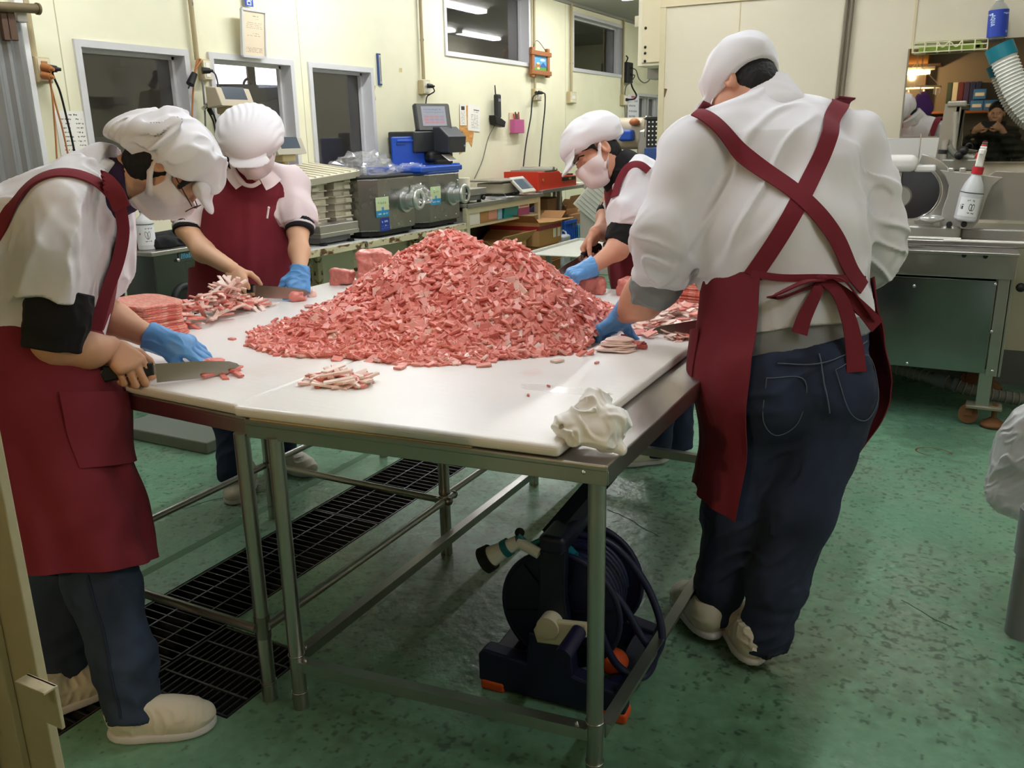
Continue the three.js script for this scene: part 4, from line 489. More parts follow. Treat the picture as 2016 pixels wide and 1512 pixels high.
  for (const e of [-1, 1]) obj('eye', [ball(HL(e * .031, -.001, .0835), .0085, 12, 1, .6, 1)], M.dark, p); parts('eyebrow', [-1, 1].map((e) => tube([HL(e * .018, .022, .093), HL(e * .035, .026, .088), HL(e * .05, .018, .075)], .003, 6)), cloth.hair, p);
  const tn = new Sdf(.03).sec([-1.33,1.249,-3.643], [-1.393,1.349,-3.607], S, [.1, .095], [.075, .072]).cut([-1.355,1.359,-3.624], [-0.5817,0.7964,0.1655]).cap([-1.323,1.255,-3.649], [-1.311,1.31,-3.614], .08, .06, .04).fold(wrinkles(.005, 24, S, 3, 5)); mesh('turtleneck', tn, ...around([[-1.38,1.438,-3.502], [-1.273,1.172,-3.766]], .08), .006, cloth.black, p);
  const sh = new Sdf(.05); sh.sec([-1.184,0.675,-3.627], [-1.259,1.092,-3.665], S, [.165, .13], [.185, .135]).sec([-1.259,1.092,-3.665], [-1.296,1.233,-3.667], S, [.185, .135], [.15, .1]).cap([-1.3,1.244,-3.669], [-1.251,1.267,-3.549], .085, .08).cap([-1.309,1.24,-3.663], [-1.391,1.234,-3.759], .085, .08).add(sleeve([[-1.247,1.262,-3.526], [-1.242,1.133,-3.446], [-1.245,1.064,-3.41]], [.085, .077, .07], [-1.249,1.081,-3.42], [0.0439,-0.939,0.3412]), .04).add(sleeve([[-1.407,1.237,-3.775], [-1.429,1.115,-3.747]], [.08, .068], [-1.438,1.121,-3.745], [-0.2173,-0.8892,0.4026]), .04);
  const sh0 = new Sdf(); sh0.o = sh.o.slice(); sh.cut([-1.347,1.262,-3.638], [-0.7632,0.6141,0.2011]); const v1 = wrinkles(.009, 12, [-0.2866,0.9544,0.083], 4, 2), v2 = wrinkles(.008, 18, [-0.4928,-0.5395,0.6827], 3.5, 6); sh.fold((x, y, z) => v1(x, y, z) + v2(x, y, z) * .7);
  mesh('shirt', sh, ...around([[-1.35,1.361,-3.317], [-1.496,0.59,-3.694], [-0.868,0.709,-3.358], [-1.107,1.336,-4.141]], .05), .0075, cloth.white, p);
  const us = (pts, r, cp, cn) => { const f = new Sdf(.02).chain(pts, r).cut(cp, cn).fold(wrinkles(.004, 30, [0.8716,0.081,-0.4835], 4, 8)); return meshSdf(f, ...around(pts, .1), .006); };
  obj('under_sleeve', [us([[-1.249,1.094,-3.418], [-1.251,1.051,-3.391], [-1.255,1.02,-3.367]], [.066, .062, .058], [-1.262,1.012,-3.361], [-0.3264,-0.7719,0.5456])], cloth.black, p); obj('under_sleeve', [us([[-1.43,1.126,-3.75], [-1.444,1.104,-3.736]], [.06, .057], [-1.447,1.095,-3.732], [-0.1744,-0.906,0.3856])], cloth.black, p);
  const j = new Sdf(.04); j.sec([-1.192,0.717,-3.648], [-1.127,0.535,-3.659], S, [.16, .12], [.16, .12]).chain([[-1.174,0.639,-3.586], [-1.126,0.323,-3.567], [-1.143,0.053,-3.588]], [.09, .075, .06]).chain([[-1.195,0.606,-3.74], [-1.103,0.277,-3.741], [-1.077,0.034,-3.734]], [.09, .075, .06], .02).fold(wrinkles(.006, 20, [0.9038,0.3571,-0.2357], 3, 12)); j.cut([0, .035, 0], [0, -1, 0]); mesh('jeans', j, ...around([[-1.288,0.746,-3.443], [-1.098,0.654,-4.042], [-1.166,0.097,-3.297], [-0.961,-0.074,-3.877]], .06), .01, cloth.denim, p);
  const hull = new Sdf(.06); hull.sec([-1.179,0.632,-3.616], [-1.22,0.897,-3.645], S, [.175, .14], [.175, .14]).sec([-1.22,0.897,-3.645], [-1.285,1.221,-3.681], S, [.175, .14], [.16, .135]); const ap = obj('apron', [wrap(hull, rowsOf([{ c: [-1.28,1.213,-3.681], t0: -.7, t1: .62 }, { c: [-1.258,1.092,-3.666], t0: -.8, t1: .72 }, { c: [-1.232,0.963,-3.649], t0: -1.1, t1: .85, r: .004 }, { c: [-1.205,0.809,-3.636], t0: -1.4, t1: 1.1, r: .01 }, { c: [-1.179,0.632,-3.616], t0: -1.5, t1: 1.3, r: .015 }], 36), F, L, 44, .014, .004, .01, 8)], cloth.maroon, p);
  obj('strap', [strapOn(sh0, [[-1.171,1.316,-3.455], [-1.207,1.341,-3.444], [-1.243,1.341,-3.425], [-1.269,1.314,-3.402], [-1.283,1.275,-3.383], [-1.286,1.224,-3.364]], .034, [-0.141,-0.5908,-0.7944], .012, 36, .004)], cloth.maroon, ap);
  { const q = [-1.302,1.122,-3.44]; obj('apron_mark', [prism([[-.008, .022], [.003, .028], [.012, .006], [.014, -.012], [-.014, -.012], [-.01, .004]], .003, 0).applyMatrix4(new THREE.Matrix4().makeBasis(V([0.3715,-0.1957,-0.9076]), new THREE.Vector3(0, 1, 0), V([0.9216,0.1957,0.3351])).setPosition(...q))], M.dark, ap); }
  shoe(p, [-1.1,0,-3.638], add([-1.1,0,-3.638], mul([-0.767,0.0783,0.6368], .27)).map((v, i) => i === 1 ? 0 : v), .047); shoe(p, [-1.06,0,-3.781], add([-1.06,0,-3.781], mul([-0.767,0.0783,0.6368], .27)).map((v, i) => i === 1 ? 0 : v), .047);
  const g = handField([-1.312,0.94,-3.212], [-0.6677,-0.2861,0.6872], [-0.0905,0.9337,0.3464], false, { curl: [[.7, .8, .4], [.75, .8, .4], [.8, .8, .4], [.8, .8, .4]], thumb: [[.7, .4, -.5], [.85, .1, -.5], [.85, 0, -.5]], s: 1.06, fat: .002, spread: .12 });
  g.chain([[-1.335,0.929,-3.184], [-1.313,0.938,-3.21], [-1.302,0.946,-3.231]], [.031, .036, .043], .015).cut([-1.304,0.945,-3.224], [0.7835,0.3388,-0.5209]).fold(wrinkles(.003, 45, [0.976,-0.0662,-0.2076], 4, 3)); mesh('glove', g, ...around([...g.pts, [-1.293,0.958,-3.239]], .03), .004, cloth.glove, p);
}
// ---------- the worker seen from behind, at the right side of the table ----------
{
  const p = person('person in white jacket with crossed maroon straps, seen from behind, bending over the table'), Rt = [0.8878,-0.0176,-0.46], Ba = [0.4464,0.2762,0.8511], Fr = [-0.4464,-0.2762,-0.8511], Lt = [-0.8878,0.0176,0.46];
  // body
  const hf = headField([-0.651,1.573,-2.777], ortho([-0.7556,-0.643,-0.1255], [-0.548,0.6507,-0.5257])), hax = ortho([-0.7556,-0.643,-0.1255], [-0.548,0.6507,-0.5257]), HL = local([-0.651,1.573,-2.777], hax);
  hf.cap(HL(0, -.05, -.03), [-0.548,1.498,-2.736], .058, .065, .03);
  const b = new Sdf(.05);
  b.sec([-0.403,0.815,-2.438], [-0.449,1.143,-2.531], Rt, [.16, .12], [.19, .12]).sec([-0.449,1.143,-2.531], [-0.513,1.362,-2.64], Rt, [.19, .12], [.2, .11]).cap([-0.532,1.433,-2.676], [-0.549,1.505,-2.738], .1, .06);
  b.chain([[-0.709,1.38,-2.449], [-0.758,1.122,-2.362], [-0.823,0.981,-2.412], [-0.911,0.911,-2.472]], [.06, .052, .054, .033]).chain([[-0.301,1.386,-2.759], [-0.258,1.107,-2.785], [-0.305,1.014,-2.824], [-0.506,0.865,-2.811]], [.06, .05, .046, .03]);
  for (const q of [[[-0.428,0.722,-2.383], [-0.51,0.389,-2.325], [-0.532,0.055,-2.288]], [[-0.288,0.739,-2.438], [-0.333,0.429,-2.314], [-0.38,0.055,-2.215]]]) b.chain(q, [.09, .06, .045]);
  const kn = knife('chef_knife', 'broad pointed kitchen knife held low in front of the worker seen from behind', [-0.645,0.87,-2.646], [-0.841,0.851,-2.56], [0.043,0.9847,-0.1687], { L: .25, hb: .05 }), rh = gripHand(kn, [-0.3476,-0.7545,0.5567]);
  obj('body', [meshSdf(b, ...around([[-0.869,1.536,-2.392], [-1.05,1.553,-2.89], [0.01,0.063,-2.257], [-0.745,-0.284,-2.454], [-0.16,1.519,-2.641]], .1), .014), meshSdf(hf, ...around([HL(.1, .13, .13), HL(-.1, -.13, -.13), HL(-.1, .13, -.13), HL(.1, -.13, .13), [-0.548,1.498,-2.736]], .05), .0042), meshSdf(rh, ...around(rh.pts, .02), .004)], cloth.skinRed, p);
  // hair and cap
  const hair = new Sdf(.01).ell(HL(0, .03, -.014), [.081, .09, .1], hax).ell(HL(0, -.03, -.05), [.066, .07, .062], hax, .03).cut(HL(0, 0, .045), mul(hax[2], 1)).cut(HL(0, -.075, 0), mul(hax[1], -1)).fold((x, y, z) => .0016 * noise3(x * 260, y * 90, z * 260));
  mesh('hair', hair, ...around([HL(.12, .13, .1), HL(-.12, -.13, -.16), HL(-.12, .13, -.16), HL(.12, -.13, .1)], .03), .0045, cloth.hair, p);
  const cap = new Sdf(.03).ell(HL(0, .045, -.005), [.098, .088, .118], hax).ell(HL(0, .075, -.03), [.09, .07, .1], hax, .05).cut(HL(0, .0, 0), add(mul(hax[1], -.93), mul(hax[2], -.12))).fold(wrinkles(.009, 17, add(hax[0], mul(hax[1], .6)), 3, 4));
  cap.cut(HL(0, -.02, .02), mul(hax[1], -1)); cap.prim(((s) => (x, y, z) => s.at(x, y, z))(new Sdf(.01).ell(HL(0, .0, .115), [.085, .012, .05], ortho(add(hax[2], mul(hax[1], -.5)), hax[1]))), .02);
  mesh('cap', cap, ...around([HL(.13, .18, .18), HL(-.13, -.13, -.18), HL(-.13, .18, -.18), HL(.13, -.13, .18)], .08), .005, cloth.cap, p);
  const mask = new Sdf(.01).add(hf, .01, .007).cut(HL(0, -.012, 0), hax[1]).cut(HL(0, 0, .02), mul(hax[2], -1)); mask.cap(HL(.083, -.02, -.02), HL(.07, -.04, .03), .005, .008, .006).cap(HL(.084, .02, -.028), HL(.083, -.02, -.03), .006, .006, .006);
  mesh('mask', mask, ...around([HL(.13, .1, .16), HL(-.13, -.15, -.1)], .02), .005, cloth.mask, p);
  // jeans
  const j = new Sdf(.05); j.sec([-0.409,0.908,-2.476], [-0.393,0.749,-2.41], Rt, [.208, .155], [.212, .16]);
  j.chain([[-0.466,0.723,-2.363], [-0.504,0.393,-2.318], [-0.532,0.162,-2.311], [-0.528,0.052,-2.289]], [.11, .078, .058, .055]).chain([[-0.28,0.725,-2.438], [-0.327,0.429,-2.317], [-0.358,0.229,-2.26], [-0.378,0.041,-2.211]], [.118, .088, .072, .066], .04).ell([-0.423,0.789,-2.301], [.1, .11, .08], [Rt, [-0.112,0.9609,-0.2531], Ba], .06).ell([-0.277,0.802,-2.37], [.1, .11, .08], [Rt, [-0.112,0.9609,-0.2531], Ba], .06);
  j.cut([-0.336,0.902,-2.325], [-0.3056,0.941,-0.1451]).cut([-0.379,0.052,-2.214], [0, -1, 0]).fold(wrinkles(.007, 22, [0.7935,0.4957,-0.353], 3, 11)).fold((x, y, z) => .003 * sstep(.35, .05, y) * Math.sin(y * 90 + noise3(x * 9, y * 9, z * 9) * 3));
  const jm = mesh('jeans', j, ...around([[-0.722,0.924,-2.27], [-0.595,-0.271,-2.537], [-0.061,0.137,-2.127], [-0.157,0.957,-2.343]], .1), .009, std(0xffffff, .92, 0, { vertexColors: true }), p, { color: (x, y, z) => { const n = fbm(x * 14, y * 5, z * 14, 3), k = .6 + .42 * n + .15 * sstep(.55, .3, Math.abs(y - .5)); return [.022 * k, .036 * k, .085 * k]; } });
  const pocket = (c, w, h, tilt) => { const A = Rt, pts = [[-w, h], [w, h], [w * .9, -h * .55], [0, -h], [-w * .9, -h * .55], [-w, h]].map(([a, v]) => { const q = add(c, add(mul(Rt, a * Math.cos(tilt) - v * Math.sin(tilt)), mul([-0.112,0.9609,-0.2531], a * Math.sin(tilt) + v * Math.cos(tilt)))); return j.hit(add(q, mul(Ba, .25)), Fr, .0045, .6) || q; }); return tube(pts, .0014, 5, 60); };
  obj('pocket_stitching', [pocket([-0.438,0.715,-2.352], .048, .075, -.05), pocket([-0.258,0.752,-2.458], .055, .08, .35)], cloth.thread, jm);
  obj('centre_seam', [tube(curve([[-0.372,0.849,-2.43], [-0.354,0.767,-2.413], [-0.331,0.699,-2.403]], 14).map((q) => j.hit(add(q, mul(Ba, .25)), Fr, .0045, .6) || q), .0018, 5, 30)], cloth.thread, jm);
  obj('waist_stitching', [tube(curve([[-0.465,0.826,-2.374], [-0.367,0.825,-2.424], [-0.23,0.884,-2.516]], 20).map((q) => j.hit(add(q, mul(Ba, .25)), Fr, .0045, .6) || q), .0016, 5, 40)], cloth.thread, jm);
  // grey sweatshirt showing below the jacket and at the cuff
  const gs = new Sdf(.04).sec([-0.407,0.922,-2.482], [-0.4,0.842,-2.448], Rt, [.214, .16], [.213, .159]).cut([-0.358,0.863,-2.477], [0.322,-0.937,0.1352]).fold(wrinkles(.004, 25, Rt, 4, 5));
  mesh('sweatshirt', gs, ...around([[-0.56,1.077,-2.17], [-0.144,0.677,-2.846]], .12), .008, cloth.grey, p);
  const gc = new Sdf(.03).chain([[-0.755,1.094,-2.355], [-0.773,1.038,-2.386], [-0.808,0.991,-2.405]], [.05, .066, .063]).cut([-0.814,0.982,-2.394], [-0.3036,-0.9455,-0.1177]).fold(wrinkles(.006, 28, [0.868,-0.3647,-0.3369], 4, 8));
  mesh('cuff', gc, ...around([[-0.834,1.129,-2.278], [-0.721,0.937,-2.51]], .08), .0055, cloth.grey, p);
  // jacket
  const jk = new Sdf(.05); jk.sec([-0.41,0.895,-2.471], [-0.475,1.156,-2.534], Rt, [.222, .168], [.228, .17]).sec([-0.475,1.156,-2.534], [-0.505,1.348,-2.639], Rt, [.228, .17], [.22, .15]).sec([-0.505,1.348,-2.639], [-0.538,1.458,-2.728], Rt, [.22, .15], [.15, .085]);
  jk.cap([-0.56,1.494,-2.74], [-0.688,1.412,-2.482], .07, .08).cap([-0.539,1.493,-2.751], [-0.327,1.417,-2.779], .07, .08);
  jk.add(sleeve([[-0.709,1.38,-2.449], [-0.749,1.178,-2.374], [-0.756,1.07,-2.37]], [.088, .084, .07], [-0.756,1.043,-2.362], [0.0853,-0.9963,-0.0132]), .04).add(sleeve([[-0.315,1.386,-2.763], [-0.263,1.168,-2.767], [-0.261,1.082,-2.798], [-0.338,0.99,-2.869]], [.088, .088, .082, .06]), .04);
  const jk0 = new Sdf(); jk0.o = jk.o.slice(); // smooth version for the straps
  jk.cut([-0.334,0.955,-2.367], [0.2491,-0.9519,0.1783]);
  const w1 = wrinkles(.013, 10, [0.397,0.7913,-0.465], 4, 1, 5), w2 = wrinkles(.014, 16, [0.7774,-0.5907,-0.2161], 4, 7, 5), w3 = wrinkles(.013, 22, [0.8871,-0.2616,-0.3804], 4, 5), el = [-0.756,1.093,-2.366], sr = [-0.224,1.197,-2.785], cf = [-0.373,0.976,-2.518];
  jk.fold((x, y, z) => { const q = [x, y, z], d1 = len(sub(q, el)), d2 = len(sub(q, sr)), d3 = len(sub(q, cf)); return w1(x, y, z) * (1 - .5 * sstep(.25, .1, d1)) + w2(x, y, z) * sstep(.3, .1, d2) * 1.1 + w3(x, y, z) * (sstep(.2, .04, d1) * 1.7 + sstep(.22, .05, d3) * .9) + .004 * noise3(x * 14, y * 14, z * 14); });
  const jkm = mesh('jacket', jk, ...around([[-0.844,1.532,-2.286], [-0.995,1.548,-2.741], [-0.082,0.906,-2.365], [-0.224,1.534,-3.2], [-0.566,0.891,-2.224]], .1), .0068, cloth.white, p);
  const col = new Sdf(.012).sec([-0.544,1.487,-2.735], [-0.596,1.566,-2.803], Rt, [.108, .095], [.088, .085]).cut([-0.591,1.563,-2.793], [-0.5204,0.7545,-0.3998]).fold(wrinkles(.003, 20, Rt, 4, 2));
  mesh('collar', col, ...around([[-0.683,1.648,-2.643], [-0.461,1.46,-2.934]], .08), .0055, cloth.white, jkm);
  // apron: side panel on the left, hidden front, edge on the right
  const hull = new Sdf(.06); hull.sec([-0.433,1.033,-2.504], [-0.402,0.787,-2.429], Rt, [.222, .17], [.225, .172]).sec([-0.402,0.787,-2.429], [-0.39,0.477,-2.358], Rt, [.225, .172], [.16, .15]).sec([-0.39,0.477,-2.358], [-0.394,0.344,-2.336], Rt, [.16, .15], [.15, .14]);
  hull.add(j, .04);
  const keys = [{ c: [-0.435,1.049,-2.509], t0: 2.5, t1: -1.75, r: .004 }, { c: [-0.418,0.925,-2.465], t0: 2.48, t1: -1.72, r: .012 }, { c: [-0.402,0.787,-2.429], t0: 2.46, t1: -1.68, r: .018 }, { c: [-0.396,0.633,-2.394], t0: 2.42, t1: -1.6, r: .022 }, { c: [-0.395,0.474,-2.366], t0: 2.3, t1: -1.5, r: .03 }];
  const ap = obj('apron', [wrap(hull, rowsOf(keys, 44), Fr, Lt, 90, .012, .0035, .016, 2, (u) => .095 * Math.max(0, 1 - u * 4.5) - .01)], cloth.maroon, p);
  obj('pocket', [wrap(hull, rowsOf([{ c: [-0.417,0.914,-2.462], t0: 1.75, t1: .7, r: .03 }, { c: [-0.407,0.828,-2.44], t0: 1.75, t1: .7, r: .026 }, { c: [-0.4,0.716,-2.419], t0: 1.7, t1: .75, r: .022 }], 12), Fr, Lt, 14, .012, .0035)], cloth.maroon, ap);
  // straps crossing on the back, laid on the jacket
  obj('strap', [strapOn(jk0, [[-0.684,1.515,-2.423], [-0.597,1.465,-2.394], [-0.493,1.391,-2.366], [-0.388,1.291,-2.388], [-0.293,1.184,-2.403], [-0.237,1.1,-2.406], [-0.217,1.046,-2.457]], .047, Fr, .017, 60, .004)], cloth.maroon, ap);
  obj('strap', [strapOn(jk0, [[-0.341,1.54,-2.729], [-0.35,1.491,-2.626], [-0.359,1.38,-2.491], [-0.387,1.281,-2.386], [-0.433,1.174,-2.327], [-0.47,1.092,-2.281]], .047, Fr, .014, 60, .004)], cloth.maroon, ap);
  // over the shoulders to the chest
  obj('strap', [ribbon(curve([[-0.346,1.539,-2.773], [-0.372,1.523,-2.848], [-0.404,1.399,-2.885], [-0.431,1.233,-2.852]], 20), .047, [-0.242,0.3452,-0.9068], .004), ribbon(curve([[-0.708,1.516,-2.517], [-0.704,1.5,-2.608], [-0.666,1.391,-2.686], [-0.622,1.238,-2.73]], 20), .047, [-0.5902,0.3521,-0.7264], .004)], cloth.maroon, ap);
  const onB = (pts, n, off) => curve(pts, n).map((q) => jk0.hit(add(q, mul(Ba, .3)), Fr, off, .6) || q);
  obj('waist_tie', [ribbon(onB([[-0.497,1.084,-2.323], [-0.431,1.07,-2.353], [-0.347,1.068,-2.396], [-0.275,1.067,-2.434], [-0.213,1.068,-2.467]], 30, .016), .019, Ba, .004)], cloth.maroon, ap);
  const bow = [-0.319,1.073,-2.36], off = (r, u, bb) => add(bow, add(mul(Rt, r), add(mul([-0.112,0.9609,-0.2531], u), mul(Ba, bb))));
  const bw = obj('bow', [ball(bow, .017, 14, 1.1, .9, .7)], cloth.maroon, ap);
  parts('bow_loop', [ribbon(curve([off(0, 0, .004), off(-.05, -.006, .022), off(-.115, -.035, .014), off(-.135, -.045, .004), off(-.11, -.045, -.006), off(-.05, -.022, -.004), off(0, -.004, 0)], 40), .03, [-0.0004,0.9992,-0.0391], .004), ribbon(curve([off(0, 0, .004), off(.04, .002, .022), off(.09, -.05, .018), off(.125, -.1, .006), off(.1, -.09, -.006), off(.05, -.04, -.006), off(0, -.004, 0)], 40), .03, [0.5481,0.8196,-0.1666], .004)], cloth.maroon, bw);
  obj('bow_tail', [ribbon(curve([off(0, 0, .006), off(-.025, -.045, .016), off(-.05, -.1, .012), off(-.062, -.14, .01)], 24), [...Array(25)].map((_, i) => .026 + .016 * i / 24), Ba, .004)], cloth.maroon, bw);
  obj('bow_tail', [ribbon(curve([off(0, 0, .008), off(.03, -.03, .022), off(.062, -.1, .02), off(.08, -.18, .015), off(.085, -.24, .014)], 30), [...Array(31)].map((_, i) => .026 + .026 * i / 30), Ba, .004)], cloth.maroon, bw);
  obj('bow_tail', [ribbon(curve([off(.01, 0, .006), off(.06, -.04, .016), off(.11, -.085, .01), off(.145, -.12, 0)], 24), [...Array(25)].map((_, i) => .022 + .02 * i / 24), Ba, .004)], cloth.maroon, bw);
  // gloved left hand, fingers hanging over the small stack
  const gh = handField([-0.912,0.907,-2.476], [-0.7906,-0.6117,-0.029], [-0.5945,0.7833,-0.1816], false, { curl: [[.75, .55, .3], [.85, .6, .3], [.9, .65, .3], [.95, .65, .3]], thumb: [[.15, .55, -.8], [.05, .2, -.95], [.1, .0, -1]], s: 1.05, fat: .002, spread: .25 });
  gh.cap([-0.912,0.907,-2.476], [-0.871,0.948,-2.447], .034, .042, .015).cut([-0.878,0.941,-2.452], [0.6544,0.7447,0.1308]).fold(wrinkles(.0025, 60, [0.9453,-0.3116,-0.0963], 3, 3));
  mesh('glove', gh, ...around([...gh.pts, [-0.833,0.969,-2.461]], .03), .0035, cloth.glove, p);
  shoe(p, [-0.383,0.021,-2.155], add([-0.383,0.021,-2.155], add(mul([-.46, 0, -.885], .275), [0, 0, 0])), .05); shoe(p, [-0.515,0.023,-2.228], add([-0.515,0.023,-2.228], mul([-.62, 0, -.78], .275)), .05);
  obj('heel_tab', [ribbon([[-0.394,0.083,-2.181], [-0.386,0.089,-2.158], [-0.386,0.073,-2.147]], .016, Ba, .003)], cloth.shoe, p);
}
// ---------- meat on the boards ----------
const BY = .83; // top of the boards
{
  const fatTex = tex(512, 512, (u, v) => { const a = tnoise(u, v, 4, 14, 5, 101), f = sstep(.04, .26, Math.abs(a + .3 * tnoise(u, v, 3, 3, 3, 103))), g = tnoise(u, v, 60, 60, 3, 105) * .05; const red = [.93, .64, .60], fat = [1, .93, .89]; return red.map((q, i) => mix(fat[i], q, f) + g); }, true, [9, 9]);
  const leanTex = tex(256, 256, (u, v) => { const a = tnoise(u, v, 5, 11, 5, 111), g = tnoise(u, v, 40, 40, 3, 113) * .06, s = sstep(.28, .5, a) * .5; const red = [.97, .84, .82], fat = [1, .96, .94]; return red.map((q, i) => mix(q, fat[i], s) + g); }, true, [14, 14]);
  const wet = (c, map) => phys(c, .36, { map, clearcoat: .35, clearcoatRoughness: .3, specularIntensity: .6 });
  const lean = [0xefaaa0, 0xe89a90, 0xf1b6ab, 0xdf8a80].map((c) => wet(c, leanTex)), fatty = [0xf4d5c8, 0xf8e4da, 0xf0c6b9].map((c) => wet(c, null));
  const r = rng(77), R = (a, b) => a + (b - a) * r();
  // a small diced slice: an uneven four-sided slab with soft edges
  const chip = (w, d, t, k = .2) => { const j = () => (r() - .5) * k; return prism([[-w / 2 * (1 + j()), -d / 2 * (1 + j())], [w / 2 * (1 + j()), -d / 2 * (1 + j())], [w / 2 * (1 + j()), d / 2 * (1 + j())], [-w / 2 * (1 + j()), d / 2 * (1 + j())]], t, t * .22).translate(0, 0, -t / 2).rotateX(-Math.PI / 2); };
  const bend = (g, c) => { const p = g.attributes.position; for (let i = 0; i < p.count; i++) p.setY(i, p.getY(i) + c * p.getX(i) * p.getX(i)); g.computeVertexNormals(); return g; };
  const prepped = (g) => boxUV(prep(g));
  const chips = [...Array(8)].map((_, i) => prepped(chip(R(.028, .038), R(.02, .028), R(.006, .0095))));
  // the heap
  const cones = [[-1.575, -2.55, .30, .5], [-1.31, -2.5, .27, .37], [-1.77, -2.22, .11, .27], [-1.45, -2.32, .13, .32], [-1.86, -2.62, .14, .27], [-1.2, -2.7, .10, .22]];
  const hgt = (x, z) => { let h = 0; for (const [a, b, H, w] of cones) { const d = Math.hypot(x - a, (z - b) * 1.02) / w, q = H * (Math.sqrt(1 + .02) - Math.sqrt(d * d + .02)) * 1.12; h = -smin(-h, -q, .05); } return Math.max(0, h - .004 + .012 * noise3(x * 9, 3, z * 9) * sstep(0, .08, h)); };
  const gradH = (x, z) => { const e = .012; return norm([-(hgt(x + e, z) - hgt(x - e, z)) / 2 / e, 1, -(hgt(x, z + e) - hgt(x, z - e)) / 2 / e]); };
  const heap = thing('diced_meat_heap', 'huge heap of diced pink pork in the middle of the boards', 'meat'); heap.userData.kind = 'stuff';
  { const n = 90, P = [], I = [], x0 = -2.35, x1 = -.98, z0 = -3.3, z1 = -1.88; for (let j = 0; j <= n; j++) for (let i = 0; i <= n; i++) { const x = mix(x0, x1, i / n), z = mix(z0, z1, j / n); P.push(x, BY - .012 + hgt(x, z), z); } for (let j = 0; j < n; j++) for (let i = 0; i < n; i++) { const a = j * (n + 1) + i; I.push(a, a + n + 1, a + 1, a + 1, a + n + 1, a + n + 2); } const g = new THREE.BufferGeometry(); g.setAttribute('position', new THREE.BufferAttribute(new Float32Array(P), 3)); g.setIndex(I); g.computeVertexNormals();
    const keep = []; const pa = g.attributes.position; for (let t = 0; t < I.length; t += 3) if ([0, 1, 2].some((k) => pa.getY(I[t + k]) > BY - .0115)) keep.push(I[t], I[t + 1], I[t + 2]); g.setIndex(keep); const c = obj('heap_core', [g], wet(0xc46a62, leanTex), heap); c.userData.kind = 'stuff'; }
  const pieces = []; let tries = 0;
  while (pieces.length < 11500 && tries++ < 120000) { const x = R(-2.35, -.98), z = R(-3.3, -1.88), h = hgt(x, z); if (h < .004) { if (h <= 0 || r() < .3) continue; } const N = gradH(x, z); const lift = R(-.006, .014) * sstep(0, .05, h) + .004; pieces.push([x, BY + h + lift, z, N]); }
  for (let i = 0; i < 330; i++) { const a = R(0, 6.28), q = pieces[Math.floor(r() * 4000)]; const x = q[0] + Math.cos(a) * R(.02, .09), z = q[2] + Math.sin(a) * R(.02, .09); if (hgt(x, z) < .003 && x > -2.3 && z < -1.9) pieces.push([x, BY + .004, z, [0, 1, 0]]); }
  pieces.forEach((p) => { p.d = Math.hypot(p[0], 1.45 - p[1], p[2]); p.v = dot(p[3], norm([-p[0], 1.45 - p[1], -p[2]])); });
  pieces.sort((a, b) => (a.d - .25 * Math.min(a.v, .6)) - (b.d - .25 * Math.min(b.v, .6)));
  const q1 = new THREE.Quaternion(), q2 = new THREE.Quaternion(), up = new THREE.Vector3(0, 1, 0), mtx = new THREE.Matrix4();
  const pose = (N, tilt) => { const n = norm(add(N, [R(-tilt, tilt), R(-tilt * .5, tilt * .5), R(-tilt, tilt)])); q1.setFromUnitVectors(up, V(n)); q2.setFromAxisAngle(up, R(0, 6.28)); return q1.clone().multiply(q2); };
  const NI = 300, place = (m, p, tilt = .62) => { m.position.set(p[0], p[1], p[2]); m.quaternion.copy(pose(p[3], tilt)); const s = R(.85, 1.15); m.scale.set(s * R(.85, 1.25), 1, s); };
  for (let i = 0; i < NI; i++) { const m = inst('diced_meat', chips[Math.floor(r() * 8)], r() < .9 ? lean[Math.floor(r() * 4)] : fatty[Math.floor(r() * 3)]); tag(m, 'diced slice of pink pork lying at the near foot of the heap', 'meat', 'diced pork slices along the near foot of the heap'); place(m, pieces[i], pieces[i][3][1] > .99 ? .1 : .6); }
  { const rest = pieces.slice(NI), base = wet(0xffffff, leanTex), cols = [0xefaaa0, 0xe89a90, 0xf1b6ab, 0xdf8a80, 0xeba397, 0xdb8278].map((c) => new THREE.Color(c)), fats = [0xfbe4d9, 0xfceee6, 0xf6d6ca].map((c) => new THREE.Color(c));
    chips.forEach((g, k) => { const mine = rest.filter((_, i) => i % 8 === k), im = new THREE.InstancedMesh(g, base, mine.length), o = new THREE.Object3D(); mine.forEach((p, i) => { place(o, p); o.updateMatrix(); im.setMatrixAt(i, o.matrix); im.setColorAt(i, r() < .92 ? cols[Math.floor(r() * 6)] : fats[Math.floor(r() * 3)]); }); im.name = 'diced_pieces'; im.userData.kind = 'stuff'; im.castShadow = im.receiveShadow = true; heap.add(im); }); }
  // loose things in a small pile: height field of their own
  const pile = (n, name, label, group, geos, mats, where, tilt = .35) => { for (let i = 0; i < n; i++) { const p = where(i / n, r), m = inst(name, geos[Math.floor(r() * geos.length)], mats[Math.floor(r() * mats.length)]); tag(m, label, 'meat', group); m.position.set(p[0], p[1], p[2]); m.quaternion.copy(pose([0, 1, 0], p[3] ?? tilt)); m.scale.setScalar(R(.8, 1.2)); } };
  const strips = [...Array(6)].map(() => prepped(bend(chip(R(.055, .09), R(.008, .013), R(.005, .007), .3), R(-5, 5))));
